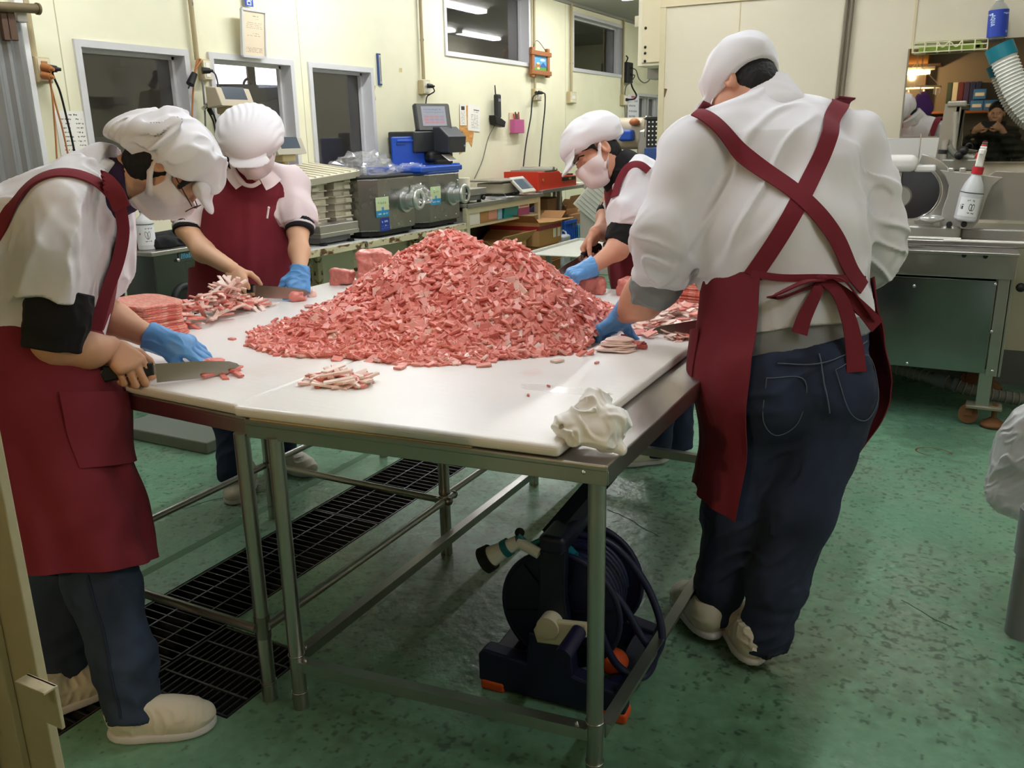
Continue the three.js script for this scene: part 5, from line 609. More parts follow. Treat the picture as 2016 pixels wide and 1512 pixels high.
  pile(190, 'pork_strip', 'pale fatty strip of sliced pork in the ridge beside the sliced stack', 'fatty pork strips heaped beside the left sliced stack', strips, [...fatty, fatty[1], lean[0], lean[2]], (t) => { const u = R(0, 1), a = R(-1, 1) * R(.3, 1), z = mix(-2.07, -2.5, u), x = mix(-2.38, -2.42, u) + a * .085, h = .1 * (1 - Math.abs(a)) * Math.sin(Math.PI * clamp(u * .8 + .22, 0, 1)); return [x, BY + .004 + h * Math.pow(R(.3, 1), .4), z, .5]; });
  pile(20, 'pork_strip', 'thin pale strip of pork leaning on top of the ridge', 'pork strips sticking up from the ridge', strips, fatty, () => [R(-2.46, -2.38), BY + R(.085, .115), R(-2.38, -2.28), .9]);
  pile(70, 'pork_strip', 'pale pork strip in the small front pile near the board edge', 'pork strips in the small front pile', strips.map((g) => g.clone().scale(.8, 1, 1.05)), [...fatty, fatty[0], lean[1]], () => { const a = R(0, 6.28), q = Math.sqrt(r()); return [-1.435 + Math.cos(a) * .088 * q, BY + .004 + .042 * (1 - q) * R(.2, 1), -1.74 + Math.sin(a) * .062 * q, .3]; });
  const flakes = [...Array(6)].map(() => prepped(bend(chip(R(.026, .042), R(.018, .03), R(.003, .0045), .6), R(-9, 9))));
  pile(230, 'pork_flake', 'thin pale pink pork flake in the spread beside the broad knife', 'pork flakes spread beside the broad knife', flakes, [...fatty, fatty[0], lean[0], lean[2]], () => { const u = r(), w = R(-1, 1), x = mix(-.83, -.83, u) + w * .115, z = mix(-2.55, -3.08, u) ; return [Math.min(x, -.715), BY + .004 + .06 * (1 - Math.abs(w)) * Math.sin(Math.PI * clamp(u * .9 + .08, 0, 1)) * R(.1, 1), z, .45]; });
  // small stack under the hovering glove: folded fat slices with red trimmings
  for (let i = 0; i < 7; i++) { const pts = []; for (let k = 0; k < 22; k++) { const a = k / 22 * 6.283, q = 1 + .12 * noise3(Math.cos(a) * 2, Math.sin(a) * 2, i * 5); pts.push([Math.cos(a) * .062 * q * (1 - i * .06), Math.sin(a) * .036 * q * (1 - i * .05)]); } const g = bend(prism(pts, .0045, .0012).rotateX(-Math.PI / 2), -1.6), m = obj('fat_slice', [g], fatty[i % 3]); tag(m, 'limp white fat slice in the small stack under the hovering glove', 'meat', 'fat slices stacked under the hovering glove'); m.position.set(-.882 + R(-.006, .006), BY + .006 + i * .0042, -2.352 - i * .003); m.rotation.set(R(-.05, .05), R(-.4, .4) + .5, R(-.05, .05)); }
  pile(13, 'meat_trimming', 'small dark red meat trimming by the white fat slices', 'red trimmings behind the fat slices', chips.map((g) => g.clone().scale(.62, 1.5, .62)), [lean[3], wet(0xb45a52, leanTex)], (t) => { const u = R(0, 1); return [mix(-.905, -.815, u), BY + .006 + .022 * (1 - Math.abs(u - .3) * 1.3) * r(), mix(-2.425, -2.405, u) + R(-.015, .015), .4]; });
  // stacks of sliced belly: every slice its own
  const sliceMat = [0, 1, 2].map((k) => wet([0xf6c4b8, 0xe8a398, 0xf8d2c6][k], fatTex)), rimMat = wet(0xffe2d6, leanTex);
  const stack = (n, c, rx, rz, t, turn, label, group, lean2 = 0) => { for (let i = 0; i < n; i++) { const pts = []; for (let k = 0; k < 40; k++) { const a = k / 40 * 6.283, q = 1 + .1 * noise3(Math.cos(a) * 1.7, Math.sin(a) * 1.7, 7 + i * .13) + .035 * noise3(Math.cos(a) * 4, Math.sin(a) * 4, i * 1.7), sq = Math.pow(Math.abs(Math.cos(a)), .55) * Math.sign(Math.cos(a)), sr = Math.pow(Math.abs(Math.sin(a)), .6) * Math.sign(Math.sin(a)); pts.push([sq * rx * q, sr * rz * q]); }
      const g = prism(pts, t, t * .42).rotateX(-Math.PI / 2), m = obj('pork_slice', [g], sliceMat[(i * 7) % 3]); tag(m, label(i, n), 'meat', group); const s = 1 + R(-.035, .035); m.scale.set(s, 1, s); m.position.set(c[0] + R(-.003, .003) + lean2 * i, BY + .001 + i * t * .97, c[1] + R(-.003, .003)); m.rotation.y = turn + R(-.02, .02); } };
  stack(13, [-2.435, -1.985], .14, .09, .0085, -.25, (i, n) => nth(n - 1 - i) + ' slice from the top of the pork stack behind the first worker\'s arm', 'pork slices stacked behind the first worker\'s arm');
  stack(31, [-.86, -3.2], .15, .1, .0061, -.2, (i, n) => nth(n - 1 - i) + ' slice from the top of the tall stack beside the worker seen from behind', 'pork slices in the tall stack by the worker seen from behind', .0004);
  // whole blocks
  const block = (name, label, c, sx, sy, sz, turn, seed, m = wet(0xdf9c92, leanTex)) => { const f = new Sdf(.02), ax = [[Math.cos(turn), 0, -Math.sin(turn)], [0, 1, 0], [Math.sin(turn), 0, Math.cos(turn)]]; f.box(add(c, [0, sy / 2, 0]), [sx / 2, sy / 2, sz / 2], ax, .016).cut(add(c, [0, .001, 0]), [0, -1, 0]).cut(add(c, [0, sy, 0]), add([0, 1, 0], mul(ax[0], .18)), .01).fold((x, y, z) => .01 * noise3(x * 20 + seed, y * 40, z * 26) + .003 * noise3(x * 80, y * 90 + seed, z * 80)); const o = obj(name, [meshSdf(f, ...around([add(c, [sx, sy, sz]), add(c, [-sx, 0, -sz])], .02), .004)], m); return tag(o, label, 'meat'); };
  block('pork_block', 'raw pork block right of the far worker\'s blue glove', [-1.34, BY, -3.23], .145, .075, .1, .3, 1);
  block('pork_block', 'raw pork block half hidden by the arm of the worker seen from behind', [-1.15, BY, -3.24], .11, .068, .09, -.2, 2);
  block('pork_block', 'raw pork block behind the left shoulder of the heap', [-2.3, BY, -3.1], .15, .15, .1, .5, 3);
  block('pork_block', 'small raw pork piece poking out at the left slope of the heap', [-2.43, BY, -3.03], .1, .07, .08, .2, 4);
  block('pork_block', 'small pork block held under the second worker\'s glove', [-2.341,0.83,-2.637], .06, .045, .05, .6, 5, lean[0]);
  block('pork_block', 'fresh cut end of pork right of the second worker\'s glove', [-2.356,0.83,-2.728], .05, .03, .035, .2, 6, fatty[2]);
  // what the first worker is cutting, and stray bits
  block('pork_piece', 'flat pork piece under the first worker\'s gloved fingertips', [-1.883,0.83,-1.753], .12, .012, .05, .4, 7, lean[1]);
  block('fat_slab', 'pale flat slab of pork behind the first worker\'s gloved wrist', [-2.068,0.83,-1.785], .15, .012, .05, -.15, 8, fatty[0]);
  pile(9, 'pork_strip', 'freshly cut red strip beside the tip of the level knife', 'cut strips beside the level knife tip', strips.map((g) => g.clone().scale(.75, 1, .9)), [lean[1], lean[3], lean[0]], (t) => { const a = [-1.767,0.83,-1.677]; return [a[0] + R(-.04, .05), BY + .004 + R(0, .008), a[2] + R(-.03, .03), .06]; });
  const strays = [[[-2.073,0.83,-2.003], 'lone red bit of meat on the board left of the heap'], [[-1.983,0.83,-2.002], 'thin red meat sliver on the board left of the heap'], [[-2.142,0.83,-1.615], 'red meat bit at the board edge below the first worker\'s forearm'], [[-1.342,0.83,-2.16], 'single diced slice just in front of the heap'], [[-0.915,0.83,-1.83], 'tiny dark red scrap on the bare front board'], [[-1.286,0.83,-1.983], 'tiny pale scrap in front of the heap'], [[-0.879,0.83,-2.191], 'small orange scrap in front of the fat slices'], [[-0.903,0.83,-1.923], 'thin red thread of meat near the towel'], [[-1.259,0.83,-2.182], 'flat diced slice lying alone in front of the heap'], [[-1.794,0.83,-1.903], 'long diced slice at the left front tip of the heap']];
  strays.forEach(([p, l], i) => { const m = inst('meat_scrap', chips[i % 8], lean[i % 4]); tag(m, l, 'meat'); const s = [.7, .75, 1, .95, .28, .25, .4, .35, 1, 1][i]; m.scale.set(s, .8, s * (i === 7 ? .25 : i === 1 ? .45 : .8)); m.position.set(p[0], BY + .003, p[2]); m.rotation.y = i * 1.3; });
  const smear = phys(0xffffff, .25, { transmission: .85, thickness: 0, ior: 1.33 }); { const c = [-0.856,0.83,-1.914], pts = []; for (let k = 0; k < 30; k++) { const a = k / 30 * 6.283, q = 1 + .3 * noise3(Math.cos(a) * 1.6, Math.sin(a) * 1.6, 3); pts.push([Math.cos(a) * .12 * q, Math.sin(a) * .028 * q]); } const m = obj('water_smear', [prism(pts, .0012, .0004).rotateX(-Math.PI / 2)], smear); tag(m, 'wet translucent smear on the bare board near the towel', 'smear'); m.position.set(c[0], BY, c[2]); m.rotation.y = .12; }
  // crumpled towel on the corner
  { const t0 = [-0.656,0.82,-1.621], f = new Sdf(.03), P = (x, y, z) => [t0[0] + x, BY + y, t0[2] + z];
    f.ell(P(.0, .02, .0), [.062, .03, .045], null, .03).ell(P(-.005, .055, -.015), [.036, .04, .03], null, .03).cap(P(-.055, .022, .022), P(-.02, .03, .03), .022, .024, .02).cap(P(-.045, .035, .03), P(.03, .02, .035), .016, .014, .02).ell(P(.03, .035, -.005), [.04, .03, .04], null, .02).cap(P(-.03, .005, .05), P(.045, .0, .04), .008, .01, .015).ell(P(-.052, .028, .045), [.012, .012, .02], null, .01, 's');
    f.cap(P(.03, -.01, .02), P(.062, -.012, .01), .014, .012, .02); f.cut(P(0, -.03, 0), [0, -1, 0]); const a = wrinkles(.0075, 26, [.5, .7, .5], 5, 4, 7), b = wrinkles(.004, 44, [.9, -.3, .3], 4, 9, 7); f.fold((x, y, z) => a(x, y, z) + b(x, y, z)); const o = obj('towel', [meshSdf(f, ...around([P(-.09, -.03, -.07), P(.09, .11, .08)], .01), .0026)], std(0xf6f6f6, .95)); tag(o, 'crumpled white towel on the front corner of the steel table', 'towel'); }
}
// ---------- garden hose reel under the table ----------
{
  const t = thing('hose_reel', 'dark navy hose reel with a cream crank standing under the table', 'hose reel', [-.85, 0, -1.97]); t.rotation.y = .06;
  const skid = (z) => { const pts = [[-.2, .03], [-.2, .1], [-.185, .115], [-.06, .105], [-.05, .2], [.05, .2], [.06, .1], [.19, .075], [.2, .06], [.2, .03], [.185, .015], [-.185, .015]]; return prism(pts, .05, .006).translate(0, 0, z - .025); };
  const bs = obj('base', [skid(.17), skid(-.15), bx(-.2, -.14, .02, .075, -.15, .17, .01), bx(.14, .2, .02, .075, -.15, .17, .01)], M.navy, t); obj('groove', [bx(-.18, -.075, .105, .109, .16, .18), bx(.075, .18, .082, .086, .16, .18)], M.navyDark, bs);
  for (const [x, z] of [[-.165, .17], [.175, .17], [-.17, -.15], [.17, -.15]]) obj('foot', [rbox(.07, .03, .058, .008, x, .014, z)], M.orange, t);
  obj('side_pad', [ball([.13, .085, .06], .045, 18, 1, .7, 1)], M.orange, t);
  const Y = .235, disc = (z, r) => mv(new THREE.CylinderGeometry(r, r * .97, .014, 48).rotateX(Math.PI / 2), 0, Y, z);
  for (const [z, s] of [[.105, 1], [-.095, -1]]) { const d = obj('flange', [disc(z, .165), torus([0, Y, z], .163, .009, 48, 8)], M.navy, t); parts('spoke', [0, 1, 2, 3, 4, 5].map((k) => { const a = k * Math.PI / 3 + .2; return bar([Math.cos(a) * .04, Y + Math.sin(a) * .04, z + s * .008], [Math.cos(a) * .155, Y + Math.sin(a) * .155, z + s * .008], .012, .006); }), M.navyDark, d); }
  const hose = std(0x1b2145, .42);
  { const pts = []; for (let i = 0; i <= 200; i++) { const a = i / 200 * Math.PI * 2 * 9; pts.push([Math.cos(a) * .125, Y + Math.sin(a) * .125, mix(-.08, .09, i / 200)]); } obj('wound_hose', [new THREE.TubeGeometry(new THREE.CatmullRomCurve3(pts.map(V)), 320, .0095, 7)], hose, t); }
  const arm = (z) => [prism([[-.05, .16], [.05, .16], [.028, .3], [.03, .44], [-.03, .44], [-.035, .3]], .03, .004).translate(0, 0, z - .015)];
  obj('upright', [arm(.15)], M.navyDark, t); obj('upright', [arm(-.13)], M.navyDark, t);
  const H = obj('carry_handle', [rbox(.07, .05, .33, .015, .0, .452, .01), bar([-.03, .44, .1], [.05, .55, -.05], .05, .03), bar([.05, .55, -.08], [.0, .45, -.13], .04, .03), rbox(.05, .035, .1, .012, .06, .555, -.07)], M.navyDark, t); obj('latch', [prism([[0, 0], [.03, .0], [.035, .035], [.02, .02], [.005, .03]], .04, .003).translate(.04, .565, -.09)], M.dark, H);
  const cr = obj('crank', [prism([[-.028, -.028], [.03, -.022], [.1, .018], [.1, .045], [-.02, .03], [-.036, .0]], .02, .006).translate(.0, Y - .02, .178), cyl([0, Y, .15], [0, Y, .205], .03, .03, 24)], M.ivory, t); obj('knob', [cyl([.085, Y + .01, .2], [.075, Y - .01, .29], .02, .022, 20)], std(0x1a1440, .5), cr);
  obj('loose_hose', [tube([[-.02, .4, .05], [.06, .36, .08], [.14, .28, .06], [.2, .17, .04], [.235, .09, .02], [.215, .05, .05], [.16, .1, .1], [.12, .2, .12], [.09, .27, .09]], .0105, 9, 80), tube([[.0, .42, .02], [.1, .4, .0], [.2, .28, -.02], [.25, .15, 0], [.235, .09, .02]], .0105, 9, 60)], hose, t);
  obj('hose_coupling', [cyl([-.015, .405, .07], [.03, .385, .09], .019, .019, 20)], M.teal, t); obj('coupling_ring', [cyl([-.035, .414, .062], [-.013, .404, .071], .0185, .0185, 20)], M.white, t);
  const nz = thing('spray_nozzle', 'white hose nozzle with teal trigger clipped to the reel', 'nozzle'), a = [-1.01,0.392,-1.771], b = [-0.932,0.448,-1.794], c = [-0.872,0.426,-1.795];
  const dir = norm(sub(b, a)); obj('barrel', [cyl(add(a, mul(dir, .008)), lerp(a, b, .62), .028, .02, 28), cyl(lerp(a, b, .6), b, .02, .016, 24)], M.white, nz); obj('head_ring', [cyl(add(a, mul(dir, -.012)), add(a, mul(dir, .014)), .036, .034, 28)], M.rubber, nz); obj('collar', [cyl(lerp(a, b, .55), lerp(a, b, .72), .0235, .0235, 28)], M.teal, nz);
  obj('grip', [tube([b, lerp(b, c, .5), c], .0145, 12, 12)], M.white, nz); obj('trigger', [tube([add(b, [0, .018, 0]), add(b, mul([0.9274,-0.2223,-0.3009], .03)), add(b, mul([0.9211,0.0577,-0.3851], .06)), add(b, mul([0.9195,0.0672,-0.3874], .1))], .008, 8, 24)], M.teal, nz); obj('dial', [ball(add(b, [0, .02, -.01]), .013, 12)], M.rubber, nz);
}
// ---------- along the left wall ----------
const WALL = -4.6;
// box spanned by two points seen on a plane x = const, standing out to x0..x1
const spanX = (a, b, x0, x1, r = .004) => bx(x0, x1, Math.min(a[1], b[1]), Math.max(a[1], b[1]), Math.min(a[2], b[2]), Math.max(a[2], b[2]), r);
const onWall = (g, z, y, x = WALL) => g.rotateY(Math.PI / 2).translate(x, y, z); // xy drawing -> wall facing +x
const scribble = (g, x, y, w, h, n, r, c) => { g.fillStyle = c; let q = x; while (q < x + w) { const s = 1 + r() * n; if (r() < .8) g.fillRect(q, y + r() * h * .3, s, h * (.5 + r() * .5)); q += s + 1 + r() * 2; } };
{
  const r = rng(9);
  // conduits with their outlet boxes
  const pipes = [[52, -20, 64, 112], [378, -20, 388, 118], [824, -20, 834, 156], [1052, -20, 1052.5, 176], [1124.5, -20, 1124.5, 181], [1231, 27, 1226, 186]];
  const P1 = [[[-4.57,2.24,-3.246], [-4.57,1.904,-3.219]], [[-4.57,2.384,-4.402], [-4.57,1.961,-4.379]], [[-4.57,2.715,-7.058], [-4.57,1.963,-7.077]], [[-4.57,3.01,-9.422], [-4.57,1.957,-9.41]], [[-4.57,3.136,-10.437], [-4.57,1.964,-10.456]], [[-4.57,3.062,-12.31], [-4.57,1.983,-12.284]]];
  const names = ['thick beige conduit beside the sliding door', 'beige conduit between the first two windows', 'beige conduit rising behind the label printer', 'beige conduit passing behind the wooden picture frame', 'beige conduit left of the far upper window', 'thin beige conduit with the black power strip'];
  P1.forEach(([a, b], i) => { const z = b[2], t = thing('conduit', names[i], 'pipe', [WALL + .03, 0, z]); obj('pipe', [cyl([0, b[1], 0], [0, 2.99, 0], i ? .016 : .026, i ? .016 : .026, 14)], M.pipe, t); obj('clip', [torus([0, 2.3, 0], i ? .018 : .028, .004, 16, 6).rotateX(0)].map((g) => g), M.grey, t); });
  const B = [[[-4.58,1.904,-3.205], [-4.58,1.77,-3.294], 'large beige double socket box beside the sliding door', .07], [[-4.58,1.969,-4.398], [-4.58,1.834,-4.479], 'beige socket box between the first two windows', .05], [[-4.58,1.957,-7.025], [-4.58,1.829,-7.159], 'beige socket box above the label printer', .05], [[-4.58,1.967,-9.378], [-4.58,1.833,-9.55], 'beige socket box below the wooden picture frame', .05], [[-4.58,1.967,-10.369], [-4.58,1.828,-10.576], 'beige switch box at the end of the plain conduit', .05], [[-4.58,1.989,-12.248], [-4.58,1.841,-12.444], 'small beige socket box beside the calendar', .05]];
  B.forEach(([a, b, l, d], i) => { const t = thing('socket_box', l, 'socket'); obj('housing', [spanX(a, b, WALL, WALL + d, .008)], M.beige, t); const c = lerp(a, b, .5), w = Math.abs(a[2] - b[2]), h = Math.abs(a[1] - b[1]); obj('face_plate', [rbox(.006, h * .86, w * .8, .002, WALL + d + .002, c[1], c[2])], M.ivory, t); for (const s of i === 4 ? [0] : [-1, 1]) parts('socket', [rbox(.006, h * .28, w * .42, .004, WALL + d + .006, c[1] + s * h * .2, c[2])], i ? M.paper : std(0xb07a48, .5), t); });
  // plugs and cords
  const plug = (p, l, dir, cord, m = M.dark, cm = M.black, rr = .006) => { const t = thing('power_plug', l, 'plug'); obj('body', [cyl(p, add(p, mul(dir, .05)), .022, .017, 14), cyl(add(p, mul(dir, .05)), add(p, mul(dir, .07)), .012, .008, 12)], m, t); obj('cord', [tube([add(p, mul(dir, .06)), ...cord], rr, 7)], cm, t); };
  plug([-4.51,1.846,-3.25], 'black plug in the upper socket beside the sliding door', [.7, -.1, -.7], [[-4.48,1.83,-3.261], [-4.5,1.728,-3.3], [-4.52,1.582,-3.332], [-4.54,1.414,-3.362], [-4.55,1.319,-3.365]]);
  const tan = std(0xb0703c, .6); plug([-4.51,1.85,-3.226], 'brown plug in the double socket beside the sliding door', [.9, -.2, -.3], [[-4.5,1.825,-3.257], [-4.5,1.7,-3.249], [-4.52,1.541,-3.25], [-4.54,1.324,-3.241]], tan, tan, .005); plug([-4.51,1.809,-3.219], 'brown plug in the lower socket beside the sliding door', [.9, -.2, -.3], [[-4.5,1.799,-3.249], [-4.52,1.675,-3.274], [-4.52,1.541,-3.293], [-4.54,1.377,-3.32]], tan, tan, .005);
  plug([-4.5,1.891,-4.345], 'thick black plug in the socket between the windows', [.5, 0, -.85], [[-4.48,1.872,-4.436], [-4.5,1.799,-4.472], [-4.53,1.607,-4.518]], M.black, std(0x5a5c60, .6));
  { const t = thing('power_plug', 'black plug hanging loose on a looped beige cord between the windows', 'plug'); obj('body', [cyl([-4.54,1.872,-4.316], [-4.54,1.805,-4.268], .02, .026, 14), cyl([-4.54,1.805,-4.268], [-4.54,1.78,-4.251], .005, .005, 6)], M.black, t); obj('cord', [tube([[-4.54,1.872,-4.316], [-4.54,1.92,-4.345], [-4.54,1.96,-4.385], [-4.55,1.966,-4.374], [-4.55,1.905,-4.339], [-4.56,1.795,-4.314], [-4.56,1.574,-4.267]], .006, 7)], tan, t); }
  { const t = thing('cord_bundle', 'bundle of plugs and dark cords below the socket between the windows', 'cord'); obj('cord', [tube([[-4.56,1.846,-4.395], [-4.56,1.703,-4.391], [-4.56,1.51,-4.375]], .006, 7)], std(0x6e7074, .6), t); obj('cord', [tube([[-4.54,1.654,-4.391], [-4.53,1.574,-4.423], [-4.52,1.411,-4.425]], .006, 7)], M.black, t); obj('cord', [tube([[-4.54,1.677,-4.412], [-4.53,1.59,-4.443], [-4.52,1.394,-4.445]], .006, 7)], M.black, t); obj('plug', [cyl([-4.54,1.687,-4.405], [-4.54,1.619,-4.421], .018, .012, 12)], M.black, t); obj('clamp', [cyl([-4.55,1.657,-4.366], [-4.55,1.697,-4.425], .014, .014, 10)], M.chrome, t); }
  plug([-4.53,1.904,-7.079], 'black plug above the label printer', [.55, -.05, -.8], [[-4.5,1.891,-7.126], [-4.52,1.858,-7.173], [-4.54,1.83,-7.123], [-4.55,1.812,-7.094], [-4.55,1.74,-7.062]], M.black);
  plug([-4.53,1.923,-9.421], 'twin black plugs under the picture frame', [.55, -.1, -.8], [[-4.52,1.905,-9.577], [-4.53,1.771,-9.595], [-4.54,1.486,-9.542], [-4.5,0.973,-9.338]], M.black, M.black, .008); plug([-4.53,1.915,-9.367], 'black plug with a long cord falling behind the red machine', [.6, -.1, .8], [[-4.52,1.874,-9.266], [-4.53,1.653,-9.216], [-4.54,1.377,-9.111], [-4.5,0.994,-8.917]], M.black, M.black, .008);
  // door rail pipe
  { const t = thing('rail_pipe', 'rusty horizontal pipe above the corrugated sliding door', 'pipe'); const a = [-4.44,2.11,-2.838], b = [-4.44,2.132,-3.194]; obj('pipe', [cyl(a, b, .024, .024, 14), cyl(b, add(b, [0, 0, -.012]), .03, .03, 14)], std(0x6d6047, .6, .4), t); const k = [-4.44,2.119,-3.135]; obj('bracket', [rbox(.12, .05, .06, .006, WALL + .06, k[1] - .03, k[2])], std(0xc8c4bb, .5), t); parts('hanger', [rbox(.03, .16, .05, .004, -4.47, [-4.47,2.107,-3.054][1] - .06, [-4.47,2.107,-3.054][2]), rbox(.03, .16, .04, .004, -4.47, [-4.47,2.104,-3.021][1] - .06, [-4.47,2.104,-3.021][2])], std(0x5a4334, .7, .2), t); }
  // papers, certificate, labels
  const sheetT = (name, a, b, t, label, cat, x = WALL + .004, tilt = 0) => { const w = Math.abs(a[2] - b[2]), h = Math.abs(a[1] - b[1]), m = obj(name, [onWall(plate(w, h, .002), 0, 0, 0)], t, null, { keepUV: true }); m.position.set(x, (a[1] + b[1]) / 2, (a[2] + b[2]) / 2); m.rotation.x = tilt; return tag(m, label, cat); };
  sheetT('notice', [-4.6,1.63,-3.317], [-4.6,1.389,-3.509], printMat(canvasTex(256, 330, (g, w, h) => { g.fillStyle = '#e9e7df'; g.fillRect(0, 0, w, h); scribble(g, 110, 22, 70, 12, 8, r, '#2c2c2c'); for (let i = 0; i < 8; i++) { scribble(g, 40, 55 + i * 33, 60 + r() * 40, 11, 8, r, '#3a3a3a'); scribble(g, 165, 55 + i * 33, 60, 11, 8, r, '#3a3a3a'); } })), 'white list with rows of black writing taped beside the first window', 'notice');
  { const a = [-4.56,2.315,-4.768], b = [-4.56,2.006,-4.995], t = thing('framed_certificate', 'certificate in a thin aluminium frame above the second window', 'certificate', [-4.53, (a[1] + b[1]) / 2, (a[2] + b[2]) / 2]); t.rotation.z = -.1; const w = Math.abs(a[2] - b[2]) * .98, h = Math.abs(a[1] - b[1]) * .97; obj('frame', [onWall(box(w, .016, .02, 0, h / 2), 0, 0, 0), onWall(box(w, .016, .02, 0, -h / 2), 0, 0, 0), onWall(box(.016, h, .02, w / 2), 0, 0, 0), onWall(box(.016, h, .02, -w / 2), 0, 0, 0)], M.frameAlu, t); obj('certificate_sheet', [onWall(plate(w - .016, h - .016, .006), 0, 0, 0)], printMat(canvasTex(200, 380, (g, W, H) => { g.fillStyle = '#dccdb4'; g.fillRect(0, 0, W, H); scribble(g, 90, 36, 50, 8, 7, r, '#7a6a55'); scribble(g, 110, 60, 40, 5, 5, r, '#8a7a65'); for (let i = 0; i < 4; i++) scribble(g, 30, 95 + i * 15, 140, 5, 6, r, '#7e6e58'); scribble(g, 80, 185, 60, 6, 6, r, '#7e6e58'); scribble(g, 35, 205, 50, 6, 6, r, '#7e6e58'); scribble(g, 100, 205, 60, 6, 6, r, '#7e6e58'); for (let i = 0; i < 4; i++) scribble(g, 25, 310 + i * 12, 150, 6, 6, r, '#8a7a65'); }), .35), t, { keepUV: true }); }
  sheetT('blue_label', [-4.58,2.424,-4.866], [-4.58,2.342,-4.947], printMat(canvasTex(64, 96, (g) => { g.fillStyle = '#2144a8'; g.fillRect(0, 0, 64, 96); g.strokeStyle = '#e8ecf6'; g.lineWidth = 5; g.beginPath(); g.moveTo(32, 30); g.lineTo(10, 52); g.moveTo(32, 30); g.lineTo(54, 52); g.moveTo(20, 52); g.lineTo(44, 52); g.stroke(); g.strokeRect(18, 60, 28, 24); })), 'blue tag with a white character above the certificate', 'label', WALL + .03);
  { const a = [-4.59,2.141,-6.4], b = [-4.59,1.886,-6.448], t = thing('thermometer', 'slim blue-edged thermometer right of the third window', 'thermometer'); const m = obj('back', [spanX(a, b, WALL, WALL + .016, .003)], std(0x24407a, .5), t); obj('scale', [bx(WALL + .014, WALL + .018, Math.min(a[1], b[1]) + .012, Math.max(a[1], b[1]) - .012, Math.min(a[2], b[2]) + .004, Math.max(a[2], b[2]) - .016)], std(0xb9b6a8, .5), t); obj('tube', [bx(WALL + .018, WALL + .02, Math.min(a[1], b[1]) + .03, Math.max(a[1], b[1]) - .03, (a[2] + b[2]) / 2 - .002 - .004, (a[2] + b[2]) / 2 - .004 + .002)], M.dark, t); }
  const torn = (pts, m, name, label, cat, x, th = .0025) => { const c = pts.reduce((s, p) => add(s, mul(p, 1 / pts.length)), [0, 0, 0]); const g = prism(pts.map((p) => [-(p[2] - c[2]), p[1] - c[1]]), th).rotateY(Math.PI / 2); const o = obj(name, [g], m); o.position.set(x, c[1], c[2]); return tag(o, label, cat); };
  torn([[-4.6,1.882,-6.322], [-4.6,1.879,-6.366], [-4.6,1.825,-6.345], [-4.6,1.768,-6.361], [-4.6,1.726,-6.313], [-4.6,1.766,-6.296], [-4.6,1.816,-6.316]], std(0xc9a468, .9), 'peeled_patch', 'tan torn tape patch right of the third window', 'patch', WALL + .001, .0015);
  torn([[-4.6,2.042,-6.737], [-4.6,2.044,-6.776], [-4.6,2.01,-6.773], [-4.6,2.008,-6.734]], std(0xcfc08a, .9), 'tape_spot', 'small square tape mark on the wall left of the printer conduit', 'patch', WALL + .001, .0015);
  torn([[-4.6,1.756,-7.751], [-4.6,1.742,-8.013], [-4.6,1.484,-8.018], [-4.6,1.344,-7.968], [-4.6,1.405,-7.909], [-4.6,1.391,-7.827], [-4.6,1.307,-7.801], [-4.6,1.28,-7.719]], std(0xd9ae72, .9, 0, { map: tex(128, 128, (u, v) => { const a = tnoise(u, v, 3, 16, 4, 201); return [.93 + a * .1, .85 + a * .2, .74 + a * .35]; }, true, [4, 4]) }), 'torn_backing', 'tan torn paper backing left on the wall', 'paper', WALL + .002);
  sheetT('leaflet', [-4.59,1.765,-7.745], [-4.59,1.558,-7.871], printMat(canvasTex(64, 160, (g) => { g.fillStyle = '#e6e2d8'; g.fillRect(0, 0, 64, 160); g.fillStyle = '#26262a'; g.fillRect(14, 18, 34, 28); for (let i = 0; i < 12; i++) scribble(g, 12, 56 + i * 8, 40, 4, 4, r, '#85817a'); })), 'narrow printed leaflet over the left of the torn backing', 'leaflet', WALL + .008);
  sheetT('leaflet', [-4.59,1.759,-7.904], [-4.59,1.503,-8.15], printMat(canvasTex(110, 180, (g) => { g.fillStyle = '#ebe8e0'; g.fillRect(0, 0, 110, 180); scribble(g, 50, 30, 50, 9, 9, r, '#333'); scribble(g, 40, 46, 60, 5, 9, r, '#a77'); for (let i = 0; i < 9; i++) scribble(g, 30, 66 + i * 11, 62, 5, 6, r, '#8a8680'); })), 'larger printed leaflet on the right of the torn backing', 'leaflet', WALL + .006, -.06);
  { const p = [-4.55,1.723,-8.442], t = thing('cordless_phone', 'black cordless phone with aerial hanging on the wall', 'phone', [-4.55, p[1], p[2]]); obj('handset', [rbox(.05, .24, .09, .015, .01, .03, 0)], M.dark, t); obj('aerial', [cyl([0, .14, .02], [0, .24, .03], .008, .006, 8)], M.black, t); obj('cradle', [prism([[-.08, -.02], [.1, -.045], [.12, .0], [.03, .03], [-.06, .05], [-.1, .06]], .08, .008).rotateY(Math.PI / 2).translate(-.04, -.13, 0)], M.black, t); obj('display', [rbox(.004, .03, .05, .002, .036, .09, 0)], M.grey, t); obj('cord', [tube([[0, -.15, .04], [-4.57,1.441,-8.285], [-4.57,1.212,-8.141], [-4.57,1.029,-7.959]].map((q, i) => i ? sub(q, [-4.55, p[1], p[2]]) : q), .005, 6)], std(0x55564f, .6), t); }
